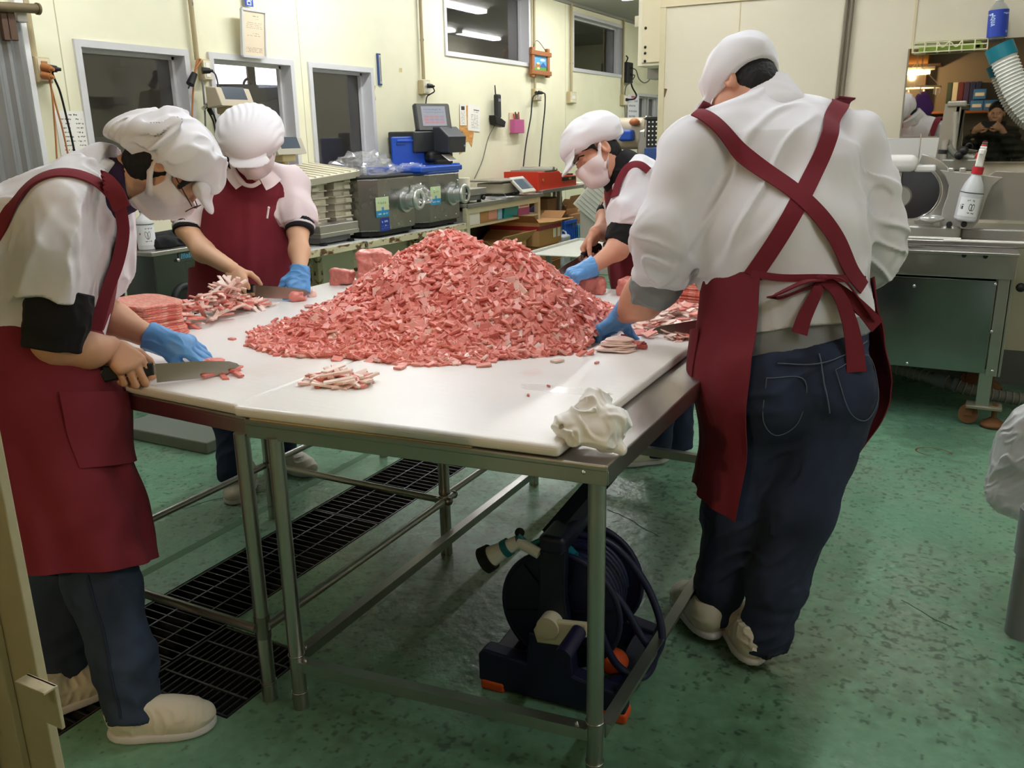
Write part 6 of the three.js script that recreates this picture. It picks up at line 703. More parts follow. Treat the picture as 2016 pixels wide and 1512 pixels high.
  { const a = [-4.56,1.623,-8.808], b = [-4.56,1.477,-9.051], t = thing('pen_pocket', 'pink wall pocket holding pens beside the phone', 'holder'); obj('pocket', [spanX(a, b, WALL + .01, WALL + .07, .006)], M.pink, t); const c = lerp(a, b, .5); obj('back_card', [bx(WALL + .005, WALL + .012, b[1], [-4.59,1.695,-8.918][1], Math.min(a[2], b[2]) + .03, Math.max(a[2], b[2]))], M.paperCream, t); [0, 1, 2, 3].forEach((k) => obj('pen', [cyl([WALL + .04, a[1] - .03, c[2] + .05 - k * .035], [WALL + .03, a[1] + .06 + (k % 2) * .02, c[2] + .06 - k * .04], .007, .007, 8)], [M.red, M.dark, M.woodDark, M.redDark][k], t)); }
  { // wooden picture with a plain sky-and-meadow print
    const a = [-4.55,2.372,-9.275], b = [-4.55,2.115,-9.741], t = thing('picture_frame', 'small wooden picture frame with crossed corner bars hung on a cord', 'picture'), y0 = Math.min(a[1], b[1]), y1 = Math.max(a[1], b[1]), z0 = Math.min(a[2], b[2]), z1 = Math.max(a[2], b[2]);
    obj('frame', [bx(-4.57, -4.53, y0 - .02, y1 + .04, z0, z0 + .06, .006), bx(-4.57, -4.53, y0 - .03, y1 + .03, z1 - .06, z1, .006), bx(-4.56, -4.52, y1 - .05, y1, z0 - .03, z1 + .03, .006), bx(-4.56, -4.52, y0, y0 + .05, z0 - .03, z1 + .03, .006)], M.wood, t);
    obj('print', [onWall(plate(z1 - z0 - .08, y1 - y0 - .06, .004), (z0 + z1) / 2, (y0 + y1) / 2, -4.55)], printMat(canvasTex(96, 128, (g) => { g.fillStyle = '#5aa6dc'; g.fillRect(0, 0, 96, 128); g.fillStyle = '#e8eef2'; g.beginPath(); g.ellipse(66, 40, 16, 9, 0, 0, 7); g.fill(); g.fillStyle = '#4f9a3e'; g.fillRect(0, 92, 96, 36); g.fillStyle = '#2c5c9c'; g.beginPath(); g.moveTo(40, 92); g.lineTo(70, 55); g.lineTo(96, 92); g.fill(); g.fillStyle = '#a9703c'; g.beginPath(); g.ellipse(34, 82, 16, 22, 0, 0, 7); g.fill(); g.fillStyle = '#e5d3a8'; g.beginPath(); g.ellipse(36, 66, 10, 8, 0, 0, 7); g.ellipse(38, 100, 9, 8, 0, 0, 7); g.fill(); })), t, { keepUV: true }); obj('hanging_cord', [tube([[-4.55, y1, z0 + .04], [-4.57,2.485,-9.476], [-4.55, y1, z1 - .04]], .004, 5)], M.woodDark, t); }
  // power strip, plugs, calendar and small boxes at the far end
  { const a = [-4.55,2.427,-12.31], b = [-4.55,2.15,-12.536], t = thing('power_strip', 'black power strip hung beside the far upper window', 'power strip'); obj('body', [spanX(a, b, WALL + .02, WALL + .09, .01)], M.dark, t); obj('hook_cord', [tube([lerp(a, b, .05), [-4.56,2.49,-12.438], [-4.56,2.513,-12.374]], .01, 6)], M.black, t);
    plug([-4.52,2.35,-12.42], 'upper black plug in the power strip', [.3, 0, -.95], [[-4.5,2.333,-12.623], [-4.52,2.224,-12.819], [-4.52,2.179,-13.095], [-4.5,2.244,-13.266], [-4.45,2.387,-13.272]], M.black, std(0x6a6a66, .6), .009); plug([-4.52,2.262,-12.425], 'lower black plug in the power strip', [.3, 0, -.95], [[-4.5,2.255,-12.584], [-4.52,2.16,-12.474], [-4.55,2.088,-12.349], [-4.56,1.615,-12.381]], M.black, std(0x6a6a66, .6), .009); plug([-4.53,1.92,-12.325], 'black plug pointing along the wall over the calendar', [.3, 0, -.95], [[-4.5,1.941,-12.604], [-4.5,1.985,-12.668], [-4.52,2.094,-12.542], [-4.53,2.189,-12.478]], M.black, M.black, .012); }
  sheetT('calendar', [-4.58,1.997,-12.52], [-4.58,1.618,-13.009], printMat(canvasTex(128, 300, (g) => { g.fillStyle = '#e4e4ec'; g.fillRect(0, 0, 128, 300); g.fillStyle = '#c65a6a'; g.fillRect(40, 10, 40, 24); g.font = 'bold 26px sans-serif'; g.fillStyle = '#444a5c'; g.fillText('123', 70, 76); g.fillText('45678', 14, 130); g.fillStyle = '#c24a58'; g.fillText('9', 14, 190); g.fillStyle = '#444a5c'; g.fillText('01234', 34, 190); g.fillText('56789', 14, 248); scribble(g, 10, 262, 100, 14, 9, r, '#555'); })), 'tall white wall calendar with printed dates at the far end', 'calendar', WALL + .02);
  // ---------- machines and counters ----------
  const rustEdge = std(0x8c7a58, .85, 0, { map: tex(256, 64, (u, v) => { const s = sstep(.05, .35, tnoise(u, v, 12, 4, 5, 211)); return [mix(.83, .38, s), mix(.79, .26, s), mix(.66, .16, s)]; }, true, [1.2, 6]), color: 0xffffff }), topGrey = std(0xb9b9b6, .5);
  const counter = (label, z0, z1, h, x0 = -4.58, x1 = -4.0) => { const t = thing('work_counter', label, 'counter'); obj('top', [bx(x0, x1, h - .02, h, z1, z0, .003)], topGrey, t); obj('edge', [bx(x1 - .02, x1 + .004, h - .055, h - .004, z1, z0, .003)], rustEdge, t); for (const [x, z] of [[x1 - .03, z0 - .05], [x1 - .03, z1 + .05], [x0 + .04, z0 - .05], [x0 + .04, z1 + .05]]) obj('leg', [bx(x - .025, x + .025, 0, h - .02, z - .03, z + .03, .004)], rustEdge, t); obj('rail', [bx(x1 - .04, x1 - .02, .16, .2, z1 + .05, z0 - .05)], rustEdge, t); return t; };
  counter('low rusty-edged counter carrying the platform scales', -3.98, -5.28, .715); counter('low rusty-edged counter carrying the two meat grinders', -5.32, -6.79, .705);
  // green-grey steel machine behind the second worker
  { const t = thing('steel_machine', 'dark green-tinted steel machine cabinet behind the first worker\'s forearm', 'machine'); obj('body', [bx(-4.55, -4.1, 0, .83, -4.15, -3.43, .008)], std(0x5d645f, .32, .85, { roughnessMap: smudge }), t); obj('top', [bx(-4.57, -4.08, .825, .85, -4.17, -3.41, .005)], M.steel, t);
    const c = [-4.1,0.541,-3.632]; obj('port_ring', [new THREE.TorusGeometry(.085, .018, 10, 32).rotateY(Math.PI / 2).translate(-4.095, c[1], c[2]), new THREE.CylinderGeometry(.085, .085, .01, 32).rotateZ(Math.PI / 2).translate(-4.098, c[1], c[2])], M.dark, t); parts('bolt', [ball([-4.085, c[1] + .07, c[2] + .05], .008, 8)], M.chrome, t); const k = [-4.1,0.782,-3.601]; obj('knob', [ball([-4.09, k[1], k[2]], .012, 10)], M.chrome, t);
    const l = [-4.1,0.8,-3.699]; obj('maker_name', [onWall(plate(.17, .06, .002), l[2], l[1], -4.097)], printMat(canvasTex(170, 60, (g) => { g.fillStyle = '#3d4642'; g.fillRect(0, 0, 170, 60); g.fillStyle = '#4fb0d8'; g.font = 'italic bold 40px serif'; g.fillText('Hobart', 12, 44); })), t, { keepUV: true }); }
  { const p = [-4.3,0.878,-3.576], t = thing('spray_bottle', 'white bottle with a looped line emblem on the green-tinted machine', 'bottle', [-4.22, .85, [-4.22,0.889,-3.505][2]]); obj('body', [lathe([[0, 0], [.045, 0], [.05, .01], [.05, .15], [.042, .175], [.018, .2], [.016, .22], [0, .22]])], phys(0xeef0f2, .3, { transmission: .25, thickness: 0 }), t); parts('cap', [cyl([0, .215, 0], [0, .26, 0], .02, .018, 16), rbox(.03, .025, .07, .008, 0, .27, .01)], M.blue, t);
    obj('label', [new THREE.CylinderGeometry(.0508, .0508, .11, 32, 1, true, -.2, 2.6).translate(0, .085, 0)], printMat(canvasTex(200, 140, (g) => { g.fillStyle = '#e9ebec'; g.fillRect(0, 0, 200, 140); scribble(g, 60, 14, 80, 12, 8, r, '#8a8d90'); g.fillStyle = '#b03a2e'; g.fillRect(30, 50, 10, 14); g.strokeStyle = '#333'; g.lineWidth = 3; for (const s of [-1, 1]) { g.beginPath(); g.ellipse(100 + s * 9, 70, 12, 28, s * .3, 0, 7); g.stroke(); } scribble(g, 75, 108, 60, 8, 7, r, '#555'); })), t, { keepUV: true }); obj('level_line', [new THREE.TorusGeometry(.0505, .002, 6, 32).rotateX(Math.PI / 2).translate(0, .148, 0)], M.dark, t); }
  { const f = new Sdf(.03); for (let i = 0; i < 9; i++) f.ell([-4.3 + (r() - .5) * .22, .87 + r() * .025, -3.72 + (r() - .5) * .32], [.07, .025, .08]); f.fold(wrinkles(.012, 22, [.7, .2, .7], 3, 4)).cut([0, .851, 0], [0, -1, 0]); tag(obj('black_cloth', [meshSdf(f, [-4.55, .84, -4.05], [-4.08, .96, -3.42], .008)], cloth.black), 'crumpled black cloth on the green-tinted machine', 'cloth'); tag(obj('blue_bowl', [lathe([[0, 0], [.06, 0], [.085, .06], [.09, .062], [.08, .055], [.055, .008], [0, .006]]).translate(-4.36, .9, -3.98)], M.blue), 'small blue bowl behind the white bottle', 'bowl'); }
  { const t = thing('pale_panel', 'pale green panel with a dark leaf-shaped cutout behind the sliced stack', 'panel'); const a = [-4.05,0.832,-3.074], b = [-4.05,0.557,-3.193]; obj('panel', [spanX(a, b, -4.09, -4.05, .006)], std(0xbfc6b4, .5), t); const c = [-4.05,0.678,-3.131]; obj('cutout', [onWall(new THREE.CircleGeometry(.5, 3).scale(.0001, .0001, 1), 0, 0, 0), prism([[0, .09], [.045, .03], [.04, -.03], [0, -.075], [-.03, -.03], [-.035, .03]], .004).rotateY(Math.PI / 2).translate(-4.049, c[1], c[2])], M.black, t); }
  tag(obj('floor_platform', [bx(-3.75, -3.12, 0, .06, [-4.013,0.06,-2.897][2] - .3, [-4.013,0.06,-2.897][2] + .12, .008)], std(0x6f766c, .7)), 'low grey platform on the floor beyond the left table', 'platform');
  // platform scales and their raised displays
  const platScale = (c, label, w = .36) => { const t = thing('platform_scale', label, 'scale', c); obj('pan', [rbox(w * .8, .06, w, .006, 0, .115, 0)], M.steel, t); obj('pan_skirt', [rbox(w * .8 + .006, .03, w + .006, .004, 0, .075, 0)], M.steel, t); obj('chassis', [rbox(w * .6, .05, w * .8, .01, 0, .035, 0)], M.grey, t); for (const [x, z] of [[-1, -1], [1, -1], [-1, 1], [1, 1]]) obj('foot', [cyl([x * w * .32, 0, z * w * .36], [x * w * .32, .02, z * w * .36], .03, .026, 16)], M.rubber, t); return t; };
  platScale([-4.22, .715, -5.06], 'nearer steel platform scale in front of the stacked trays', .44); platScale([-4.26, .715, -4.52], 'steel platform scale half hidden by the second worker\'s bare elbow', .4);
  const display = (a, post, label, m = M.beige) => { const t = thing('scale_display', label, 'display', a); const g = prism([[-.05, -.06], [.07, -.05], [.03, .05], [-.05, .06]], .3, .006).translate(0, 0, -.15); obj('case', [g], m, t); obj('screen', [rbox(.004, .085, .2, .001, .055, .0, 0).rotateZ(.38).translate(-.006, .004, 0)], std(0x49525c, .25), t); obj('post', [cyl([-.01, -.05, 0], [-.01, -.05 - post, 0], .022, .022, 16), rbox(.1, .05, .14, .01, -.01, -.08, 0)], M.beige, t); return t; };
  display([-4.4,1.725,-4.461], .7, 'beige scale display on a post in front of the second window', std(0xb9ad95, .5)); display([-4.4,1.406,-4.946], .45, 'grey-beige scale display behind the second worker\'s shoulder', std(0xa9a393, .5));
  // stacked cream trays: every tray its own
  { const tm = std(0xcfc7b2, .5), tm2 = std(0xbfb8a6, .5); const g = merge([rbox(.34, .012, .27, .004, 0, 0, 0), rbox(.34, .05, .01, .004, 0, .022, .13), rbox(.34, .05, .01, .004, 0, .022, -.13), rbox(.01, .05, .27, .004, .165, .022, 0), rbox(.01, .05, .27, .004, -.165, .022, 0), rbox(.37, .01, .3, .004, 0, .046, 0).translate(0, 0, 0), rbox(.03, .03, .07, .006, .18, .012, .0)]); boxUV(g);
    for (let s = 0; s < 2; s++) for (let k = 0; k < 9; k++) { const m = inst('plastic_tray', g, k % 2 ? tm : tm2); tag(m, nth(8 - k) + (s ? ' cream tray from the top of the stack touching the meat grinder' : ' cream tray from the top of the stack nearer the second worker'), 'tray', s ? 'cream trays stacked against the grinder' : 'cream trays stacked nearer the second worker'); m.position.set(-4.38 + (k % 3) * .006, .74 + k * .05, s ? -5.33 : -4.98); m.rotation.y = (k % 2) * .03; if (s) m.position.z -= .02; }
    const lid = thing('slatted_cover', 'wide pale slatted cover sloping over the tray stacks', 'cover'); lid.position.set(-4.36, 1.22, -5.1); lid.rotation.z = -.12; lid.rotation.x = .06; obj('sheet', [rbox(.46, .014, .7, .005)], std(0xe4dec9, .4), lid); for (let k = 0; k < 9; k++) obj('rib', [rbox(.46, .01, .012, .003, 0, .011, -.32 + k * .08)], std(0xd6cfb8, .4), lid); obj('front_edge', [rbox(.016, .05, .7, .004, .225, -.022, 0)], std(0xb8b19d, .5), lid); }
  // meat grinders
  const grinder = (z0, label, open) => { const L = .62, t = thing('meat_grinder', label, 'grinder', [-4.29, .705, z0 - L / 2]); const pts = [[-.26, -L / 2], [.15, -L / 2], [.26, -L / 2 + .05], [.26, L / 2 - .1], [.16, L / 2], [-.26, L / 2]]; const f = prism(pts.map(([a, b]) => [a, -b]), .4, .012).rotateX(-Math.PI / 2);
    obj('body', [f.translate(0, .05, 0)], std(0x8d8b86, .36, .9, { roughnessMap: smudge }), t); obj('base', [prism(pts.map(([a, b]) => [a * .96, -b * .96]), .035).rotateX(-Math.PI / 2).translate(0, .015, 0)], M.black, t); for (const [x, z] of [[-.2, -.24], [.2, -.22], [-.2, .24], [.18, .22]]) obj('foot', [cyl([x, 0, z], [x, .02, z], .03, .03, 14)], M.rubber, t);
    obj('rim', [prism(pts.map(([a, b]) => [a * 1.03, -b * 1.03]), .022, .008).rotateX(-Math.PI / 2).translate(0, .447, 0)], open ? M.dark : M.blue, t); for (let k = 0; k < 6; k++) obj('rivet', [ball([.2725, .12 - .03 * (k > 2) + (k < 3 ? .2 : 0), -.2 + (k % 3) * .17], .007, 8)], M.chrome, t);
    const h = -.14, hy = .27; obj('mouth_flange', [cyl([.255, hy, h], [.29, hy, h], .1, .1, 36), cyl([.285, hy, h], [.33, hy, h], .082, .075, 32)], M.alu, t); obj('mouth', [cyl([.32, hy, h], [.4, hy, h - .01], .062, .06, 30), new THREE.TorusGeometry(.066, .017, 12, 32).rotateY(Math.PI / 2).translate(.4, hy, h - .01)], M.alu, t); obj('outlet_plate', [cyl([.392, hy, h - .01], [.398, hy, h - .01], .056, .056, 28)], M.dark, t); obj('spindle', [cyl([.39, hy, h - .01], [.42, hy, h - .01], .012, .01, 14), bar([.4, hy - .05, h - .01], [.4, hy + .05, h - .01], .008, .012)], M.chrome, t); obj('lock_lever', [cyl([.34, hy + .06, h + .03], [.37, hy + .12, h + .05], .012, .01, 10)], M.chrome, t);
    return t; };
  const stick = (t, z, y, w, h, label) => obj('sticker', [onWall(plate(w, h, .001), z, y, .2735)], printMat(canvasTex(120, 110, (g) => { g.fillStyle = '#cfe0b6'; g.fillRect(0, 0, 120, 70); g.fillStyle = '#d6d8b0'; g.fillRect(0, 45, 120, 30); g.fillStyle = '#2f8fc4'; g.fillRect(0, 74, 120, 36); scribble(g, 20, 26, 80, 14, 8, r, '#8cab56'); g.fillStyle = '#4aa0cf'; g.fillRect(50, 56, 22, 18); scribble(g, 18, 88, 84, 10, 9, r, '#d8ecf6'); })), t, { keepUV: true, label });
  const g1 = grinder(-5.42, 'near steel meat grinder with a clear bag on its mouth and blue label', true); stick(g1, .17, .235, .17, .15, 'green and blue maker sticker'); obj('blue_label', [onWall(plate(.12, .1, .001), .15, .1, .2735)], printMat(canvasTex(100, 80, (g) => { g.fillStyle = '#1c3a9c'; g.fillRect(0, 0, 100, 80); scribble(g, 12, 14, 70, 14, 9, r, '#b9c6ea'); scribble(g, 12, 46, 76, 6, 6, r, '#7f92cf'); scribble(g, 12, 60, 76, 6, 6, r, '#7f92cf'); })), g1, { keepUV: true, label: 'blue label' });
  const g2 = grinder(-6.14, 'far steel meat grinder closed with a blue lid', false); stick(g2, .12, .27, .16, .15, 'green and blue maker sticker');
  { const lid = obj('lid', [rbox(.56, .045, .66, .012, 0, .488, 0), rbox(.08, .03, .2, .01, -.02, .52, .05), rbox(.06, .05, .06, .01, .24, .5, -.28)], M.blue, g2); }
  { const t = thing('upright_lid', 'blue grinder lid standing upright behind the near grinder', 'lid', [-4.34, 1.2, -6.5]); const w = .62, h = .3; obj('panel', [rbox(.03, h, w, .014, 0, h / 2 - .04, 0)], M.blue, t); obj('rim', [rbox(.036, .02, w - .1, .006, .006, h - .075, 0)], M.blue, t); for (const z of [-.2, .2]) obj('slot', [rbox(.006, .016, .13, .003, .017, h - .1, z)], std(0x123a8a, .5), t); }
  // clear plastic bags: crumpled films
  const film = phys(0xffffff, .06, { transmission: .9, thickness: 0, ior: 1.45, specularIntensity: 1 });
  const bag = (name, label, c, rx, ry, rz, seed, jag = .45) => { const g = new THREE.IcosahedronGeometry(1, 9), p = g.attributes.position; for (let i = 0; i < p.count; i++) { let x = p.getX(i), y = p.getY(i), z = p.getZ(i); const n = (1 - Math.abs(noise3(x * 2.2 + seed, y * 2.2, z * 2.2)) * 1.6) * jag + fbm(x * 5 + seed, y * 5, z * 5, 3) * .35, k = .72 + n * .8 + .16 * (_h(Math.round(x * 90), Math.round(y * 90), Math.round(z * 90)) - .5); p.setXYZ(i, c[0] + x * rx * k, c[1] + Math.max(-.12, y * k) * ry, c[2] + z * rz * k); } g.computeVertexNormals(); return tag(obj(name, [g], film), label, 'bag'); };
  bag('plastic_bag', 'crumpled clear plastic bag lying on the near grinder', [-4.32, 1.195, -5.78], .22, .15, .36, 3); bag('plastic_bag', 'end of the clear bag trailing over the blue lid', [-4.18, 1.2, -6.2], .12, .05, .16, 8); bag('plastic_bag', 'clear bag tied over the mouth of the near grinder', [-3.9, .965, -5.9], .11, .14, .11, 5, .3);
  // label printer
  { const t = thing('label_printer', 'dark label printer with a tilted touch screen behind the blue lids', 'printer'); const a = [-4.42,1.472,-6.476], b = [-4.42,1.34,-7.354]; obj('stand', [bx(-4.56, -4.36, .705, b[1], (a[2] + b[2]) / 2 - .28, (a[2] + b[2]) / 2 + .2)], M.dark, t); obj('body', [bx(-4.58, -4.3, b[1] - .02, a[1] + .03, b[2] + .05, a[2], .015)], std(0x2a2c2f, .45), t); const c = [-4.3,1.427,-6.954]; obj('printer_head', [prism([[-.14, -.1], [.14, -.1], [.15, .02], [.06, .1], [-.14, .1]], .3, .012).translate(0, 0, -.11).translate(-4.3, c[1] - .0, c[2] - .02)], std(0x2f3134, .45), t); obj('nameplate', [rbox(.004, .02, .1, .001, -4.146, c[1] - .01, c[2] - .08)], M.paper, t); obj('button', [ball([-4.148, c[1] - .06, c[2] - .1], .014, 10)], M.grey, t); obj('keypad', [rbox(.1, .004, .16, .002, 0, 0, 0).rotateZ(-.72).translate(-4.19, c[1] + .062, c[2])], M.paper, t);
    const e = [-4.25,1.282,-6.845]; obj('label_outlet', [rbox(.18, .1, .34, .04, -4.33, e[1], e[2] + .02)], M.black, t); obj('label_tongue', [rbox(.1, .004, .14, .002).rotateZ(-.6).translate(-4.2, e[1] - .01, e[2] - .03)], M.paper, t); obj('screen_neck', [rbox(.08, .12, .12, .015, -4.36, a[1] + .06, (a[2] + b[2]) / 2 + .02)], M.dark, t);
    const s = new THREE.Group(); s.name = 'screen_unit'; const u = [-4.34,1.617,-6.835], w = Math.abs([-4.34,1.615,-6.637][2] - [-4.34,1.618,-7.051][2]) * .86, h = Math.abs([-4.34,1.742,-6.837][1] - [-4.34,1.486,-6.816][1]) * .95; t.add(s); s.position.set(...u); s.rotation.set(0, -.5, .2, 'YXZ');
    obj('screen_case', [rbox(.06, h, w, .02)], std(0x303236, .45), s); obj('screen_bezel', [rbox(.006, h * .94, w * .9, .004, .031, 0, 0)], std(0x6e6c6a, .5), s); obj('screen', [onWall(plate(w * .68, h * .7, .002), 0, h * .03, .0355)], std(0x111111, .25, 0, { emissive: 0xffffff, emissiveIntensity: .22, emissiveMap: canvasTex(120, 150, (g) => { g.fillStyle = '#b9bcc6'; g.fillRect(0, 0, 120, 150); scribble(g, 12, 20, 96, 10, 10, r, '#98a0ae'); scribble(g, 12, 42, 96, 8, 10, r, '#9aa'); for (let i = 0; i < 4; i++) for (let j = 0; j < 3; j++) { g.fillStyle = r() < .5 ? '#d3a3a8' : '#b9a9b6'; g.fillRect(10 + i * 26, 72 + j * 22, 22, 17); } }) }), s, { keepUV: true }); obj('cable', [tube([[-4.45,1.584,-6.794], [-4.5,1.506,-6.798], [-4.5,1.454,-6.768]].map((q) => q), .006, 6)], M.dark, t); }
}
// ---------- shelf counter, steel side table and what stands on and under them ----------
{
  const r = rng(19), ivory = std(0xcdc4a6, .55), lam = std(0x77756e, .4);
  const z0 = -6.82, z1 = -8.36, xf = -4.0, t = thing('shelf_counter', 'ivory shelf counter with a grey worktop and one long shelf', 'counter');
  obj('worktop', [bx(-4.58, xf + .01, .835, .865, z1 - .02, z0, .006)], std(0x9a968b, .45), t); obj('front_edge', [bx(xf - .01, xf + .016, .83, .866, z1 - .025, z0, .004)], lam, t); obj('apron', [bx(xf - .03, xf - .01, .775, .832, z1, z0)], ivory, t); obj('shelf', [bx(-4.56, xf - .01, .645, .665, z1, z0, .003)], ivory, t); obj('bottom_shelf', [bx(-4.56, xf - .03, .06, .08, z1, z0, .003)], ivory, t);
  for (const [x, z] of [[xf - .03, z0 - .03], [xf - .03, z1 + .03], [-4.55, z0 - .03], [-4.55, z1 + .03]]) obj('leg', [bx(x - .025, x + .025, 0, .83, z - .025, z + .025, .004)], ivory, t); obj('end_panel', [bx(-4.54, -4.3, .66, .83, z1 + .0, z1 + .02)], ivory, t); obj('back_panel', [bx(-4.575, -4.565, .06, .83, z1, z0)], std(0x5f5a4d, .8), t);
  const carton = (label, a, b, c, o = {}) => { // a..b extents
    const k = thing('cardboard_box', label, 'box'); const [x0, x1, y0, y1, w0, w1] = [...a, ...b, ...c]; obj('carton', [bx(x0, x1, y0, y1, w0, w1, .003)], o.m || M.card, k); if (o.tape) obj('red_band', [bx(x0 - .001, x1 + .0015, y0 + (y1 - y0) * .66, y0 + (y1 - y0) * .84, w0 - .001, w1 + .0015)], M.redDark, k); if (o.open) { parts('flap', [rbox(.16, .004, w1 - w0, .001, .08, 0, 0).rotateZ(o.open).translate(x1, y1, (w0 + w1) / 2)], M.card, k); parts('flap', [rbox(x1 - x0, .004, .14, .001, 0, 0, .07).rotateX(-.6).translate((x0 + x1) / 2, y1, w1)], M.cardDark, k); parts('flap', [rbox(x1 - x0, .004, .14, .001, 0, 0, -.07).rotateX(.5).translate((x0 + x1) / 2, y1, w0)], M.cardDark, k); }
    for (const [dz, dy] of o.labels || []) obj('shipping_label', [bx(x1, x1 + .002, y0 + dy, y0 + dy + .09, w0 + dz, w0 + dz + .07)], M.paper, k); return k; };
  // on the shelf
  const sy = .666;
  carton('white flat carton at the near end of the shelf', [-4.35, -4.03], [sy, sy + .13], [-7.1, -6.86], { m: M.paper });
  carton('brown carton with a pink print in the middle of the shelf', [-4.4, -4.05], [sy, sy + .17], [-7.48, -7.13]); tag(obj('print_patch', [bx(-4.05, -4.047, sy + .02, sy + .16, -7.47, -7.3)], std(0xd79a86, .7)), 'pink printed wrap on the end of the brown carton', 'wrap');
  carton('small pale blue pack next to the teal basket', [-4.3, -4.06], [sy, sy + .12], [-7.6, -7.51], { m: std(0x9cc3dd, .5) });
  { const b = thing('basket', 'teal plastic basket with clear bags in it on the shelf', 'basket', [-4.2, sy, -7.79]); obj('tub', [prism([[-.13, 0], [.13, 0], [.15, .13], [.14, .13], [.12, .01], [-.12, .01], [-.14, .13], [-.15, .13]], .3, .003).translate(0, 0, -.15), rbox(.26, .11, .01, .003, 0, .06, .145), rbox(.26, .11, .01, .003, 0, .06, -.145)], M.aqua, b); obj('rim', [rbox(.31, .014, .32, .005, 0, .128, 0)], M.aqua, b); obj('bag', [ball([0, .16, .03], .08, 14, 1, 1, 1.2)], M.clear, b); obj('handle', [torus([0, .15, 0], .1, .006, 24, 6)], M.grey, b); }
  { const b = thing('glove_boxes', 'white and pink glove box at the far end of the shelf', 'box', [-4.17, sy, -8.1]); obj('carton', [rbox(.2, .07, .26, .005, 0, .035, 0)], M.pink, b); obj('top_carton', [rbox(.2, .07, .25, .005, .005, .106, .01)], M.paper, b); parts('flap', [rbox(.1, .003, .03, .001).rotateZ(.9).translate(0, .18, .09), rbox(.1, .003, .03, .001).rotateZ(.7).translate(0, .17, .02)], M.paper, b); obj('print', [rbox(.004, .03, .2, .001, .104, .1, .01)], std(0xc98a94, .6), b); }
  tag(obj('red_bowl', [lathe([[0, 0], [.05, 0], [.08, .05], [.075, .05], [.045, .006], [0, .006]]).translate(-4.2, sy + .02, -8.28)], M.redDark), 'dark red bowl at the far end of the shelf', 'bowl');
  { const b = thing('tray_pile', 'grey trays lying on the boxes under the worktop', 'trays', [-4.25, .8, -7.25]); for (let k = 0; k < 3; k++) obj('tray', [rbox(.3, .012, .5, .005, 0, k * .013 - .01, k * .02)], [M.dark, M.grey, M.steelDark][k], b); }
  // on the worktop
  tag(obj('paper_roll', [lathe([[.02, 0], [.075, 0], [.078, .004], [.078, .2], [.074, .204], [.02, .204]]).translate(-4.36, .866, -7.35)], std(0xf0ead8, .9)), 'white kitchen paper roll standing on the shelf counter', 'roll');
  { const b = thing('paper_towel_pack', 'white paper towel pack leaning against the far grinder', 'pack', [-4.4, .866, -6.98]); obj('pack', [rbox(.14, .26, .18, .04, 0, .13, 0)], M.paper, b); obj('print', [rbox(.004, .08, .06, .001, .07, .06, .05)], std(0x8fb05a, .6), b); }
  { const b = thing('platform_scale', 'small steel platform scale on the near end of the shelf counter', 'scale', [-4.12, .866, -7.0]); obj('pan', [rbox(.26, .06, .34, .005, 0, .1, 0)], M.steel, b); obj('chassis', [rbox(.2, .05, .26, .01, 0, .045, 0)], M.grey, b); for (const [x, z] of [[-.08, -.11], [.08, -.11], [-.08, .11], [.08, .11]]) obj('foot', [cyl([x, 0, z], [x, .025, z], .022, .02, 14)], M.rubber, b); obj('level_knob', [ball([.12, .04, -.12], .022, 12)], M.dark, b); }
  tag(obj('paper_sheet', [rbox(.3, .003, .42, .001).rotateY(.12).translate(-4.17, .868, -7.62)], M.paper), 'loose white sheet on the shelf counter before the price scale', 'paper'); tag(obj('clip_board', [rbox(.22, .004, .3, .001).rotateY(-.3).translate(-4.1, .8705, -7.58)], M.grey), 'grey folder lying across the white sheet', 'folder');
  { const b = thing('price_scale', 'flat counter scale with a slanted display on the shelf counter', 'scale', [-4.27, .866, -7.95]); obj('body', [rbox(.3, .1, .42, .012, 0, .08, 0)], std(0xb5ae9c, .4, .3), b); obj('pan', [rbox(.38, .018, .5, .006, -.02, .155, .04)], M.steel, b); obj('base', [rbox(.26, .04, .38, .008, 0, .02, 0)], M.dark, b); const c = obj('console', [rbox(.22, .03, .3, .01).rotateZ(-.75).translate(.21, .1, -.1)], std(0xc9c6ba, .45), b); obj('screen', [rbox(.13, .004, .19, .001, 0, .017, .03).rotateZ(-.75).translate(.21, .1, -.1)], std(0x5d6a78, .2), b); obj('keypad', [rbox(.13, .004, .06, .001, 0, .017, -.11).rotateZ(-.75).translate(.21, .1, -.1)], M.grey, b); obj('console_arm', [rbox(.1, .06, .12, .01, .13, .06, -.1)], M.grey, b); }
  // under the shelf: cartons
  carton('large carton with a red band under the shelf, topmost of its stack', [-4.4, -3.83], [.36, .6], [-8.5, -7.95], { tape: 1, labels: [[.03, .06], [.14, .06]], open: .1 });
  carton('carton at the bottom of the stack under the shelf', [-4.4, -3.84], [.0, .175], [-8.5, -7.97], { m: M.cardDark, open: .3 });
  carton('middle carton of the stack under the shelf', [-4.4, -3.86], [.178, .355], [-8.5, -7.98], { labels: [[.1, .05]] });
  carton('carton with a raised front flap under the near half of the shelf', [-4.4, -3.9], [.2, .44], [-7.8, -7.1], { open: .75, labels: [[.3, .05]] });
  carton('dark carton low under the near half of the shelf', [-4.4, -3.92], [.0, .195], [-7.8, -7.1], { m: M.cardDark });
  tag(obj('blue_tool', [rbox(.06, .02, .12, .008, -4.05, .66, -6.55)], M.blue), 'blue plastic tool behind the rusty edge of the grinder counter', 'tool');
  // steel side table
  const u = thing('side_table', 'steel side table with the red wrapping machine on it', 'table', [0, 0, 0]), Z0 = -8.5, Z1 = -9.95;
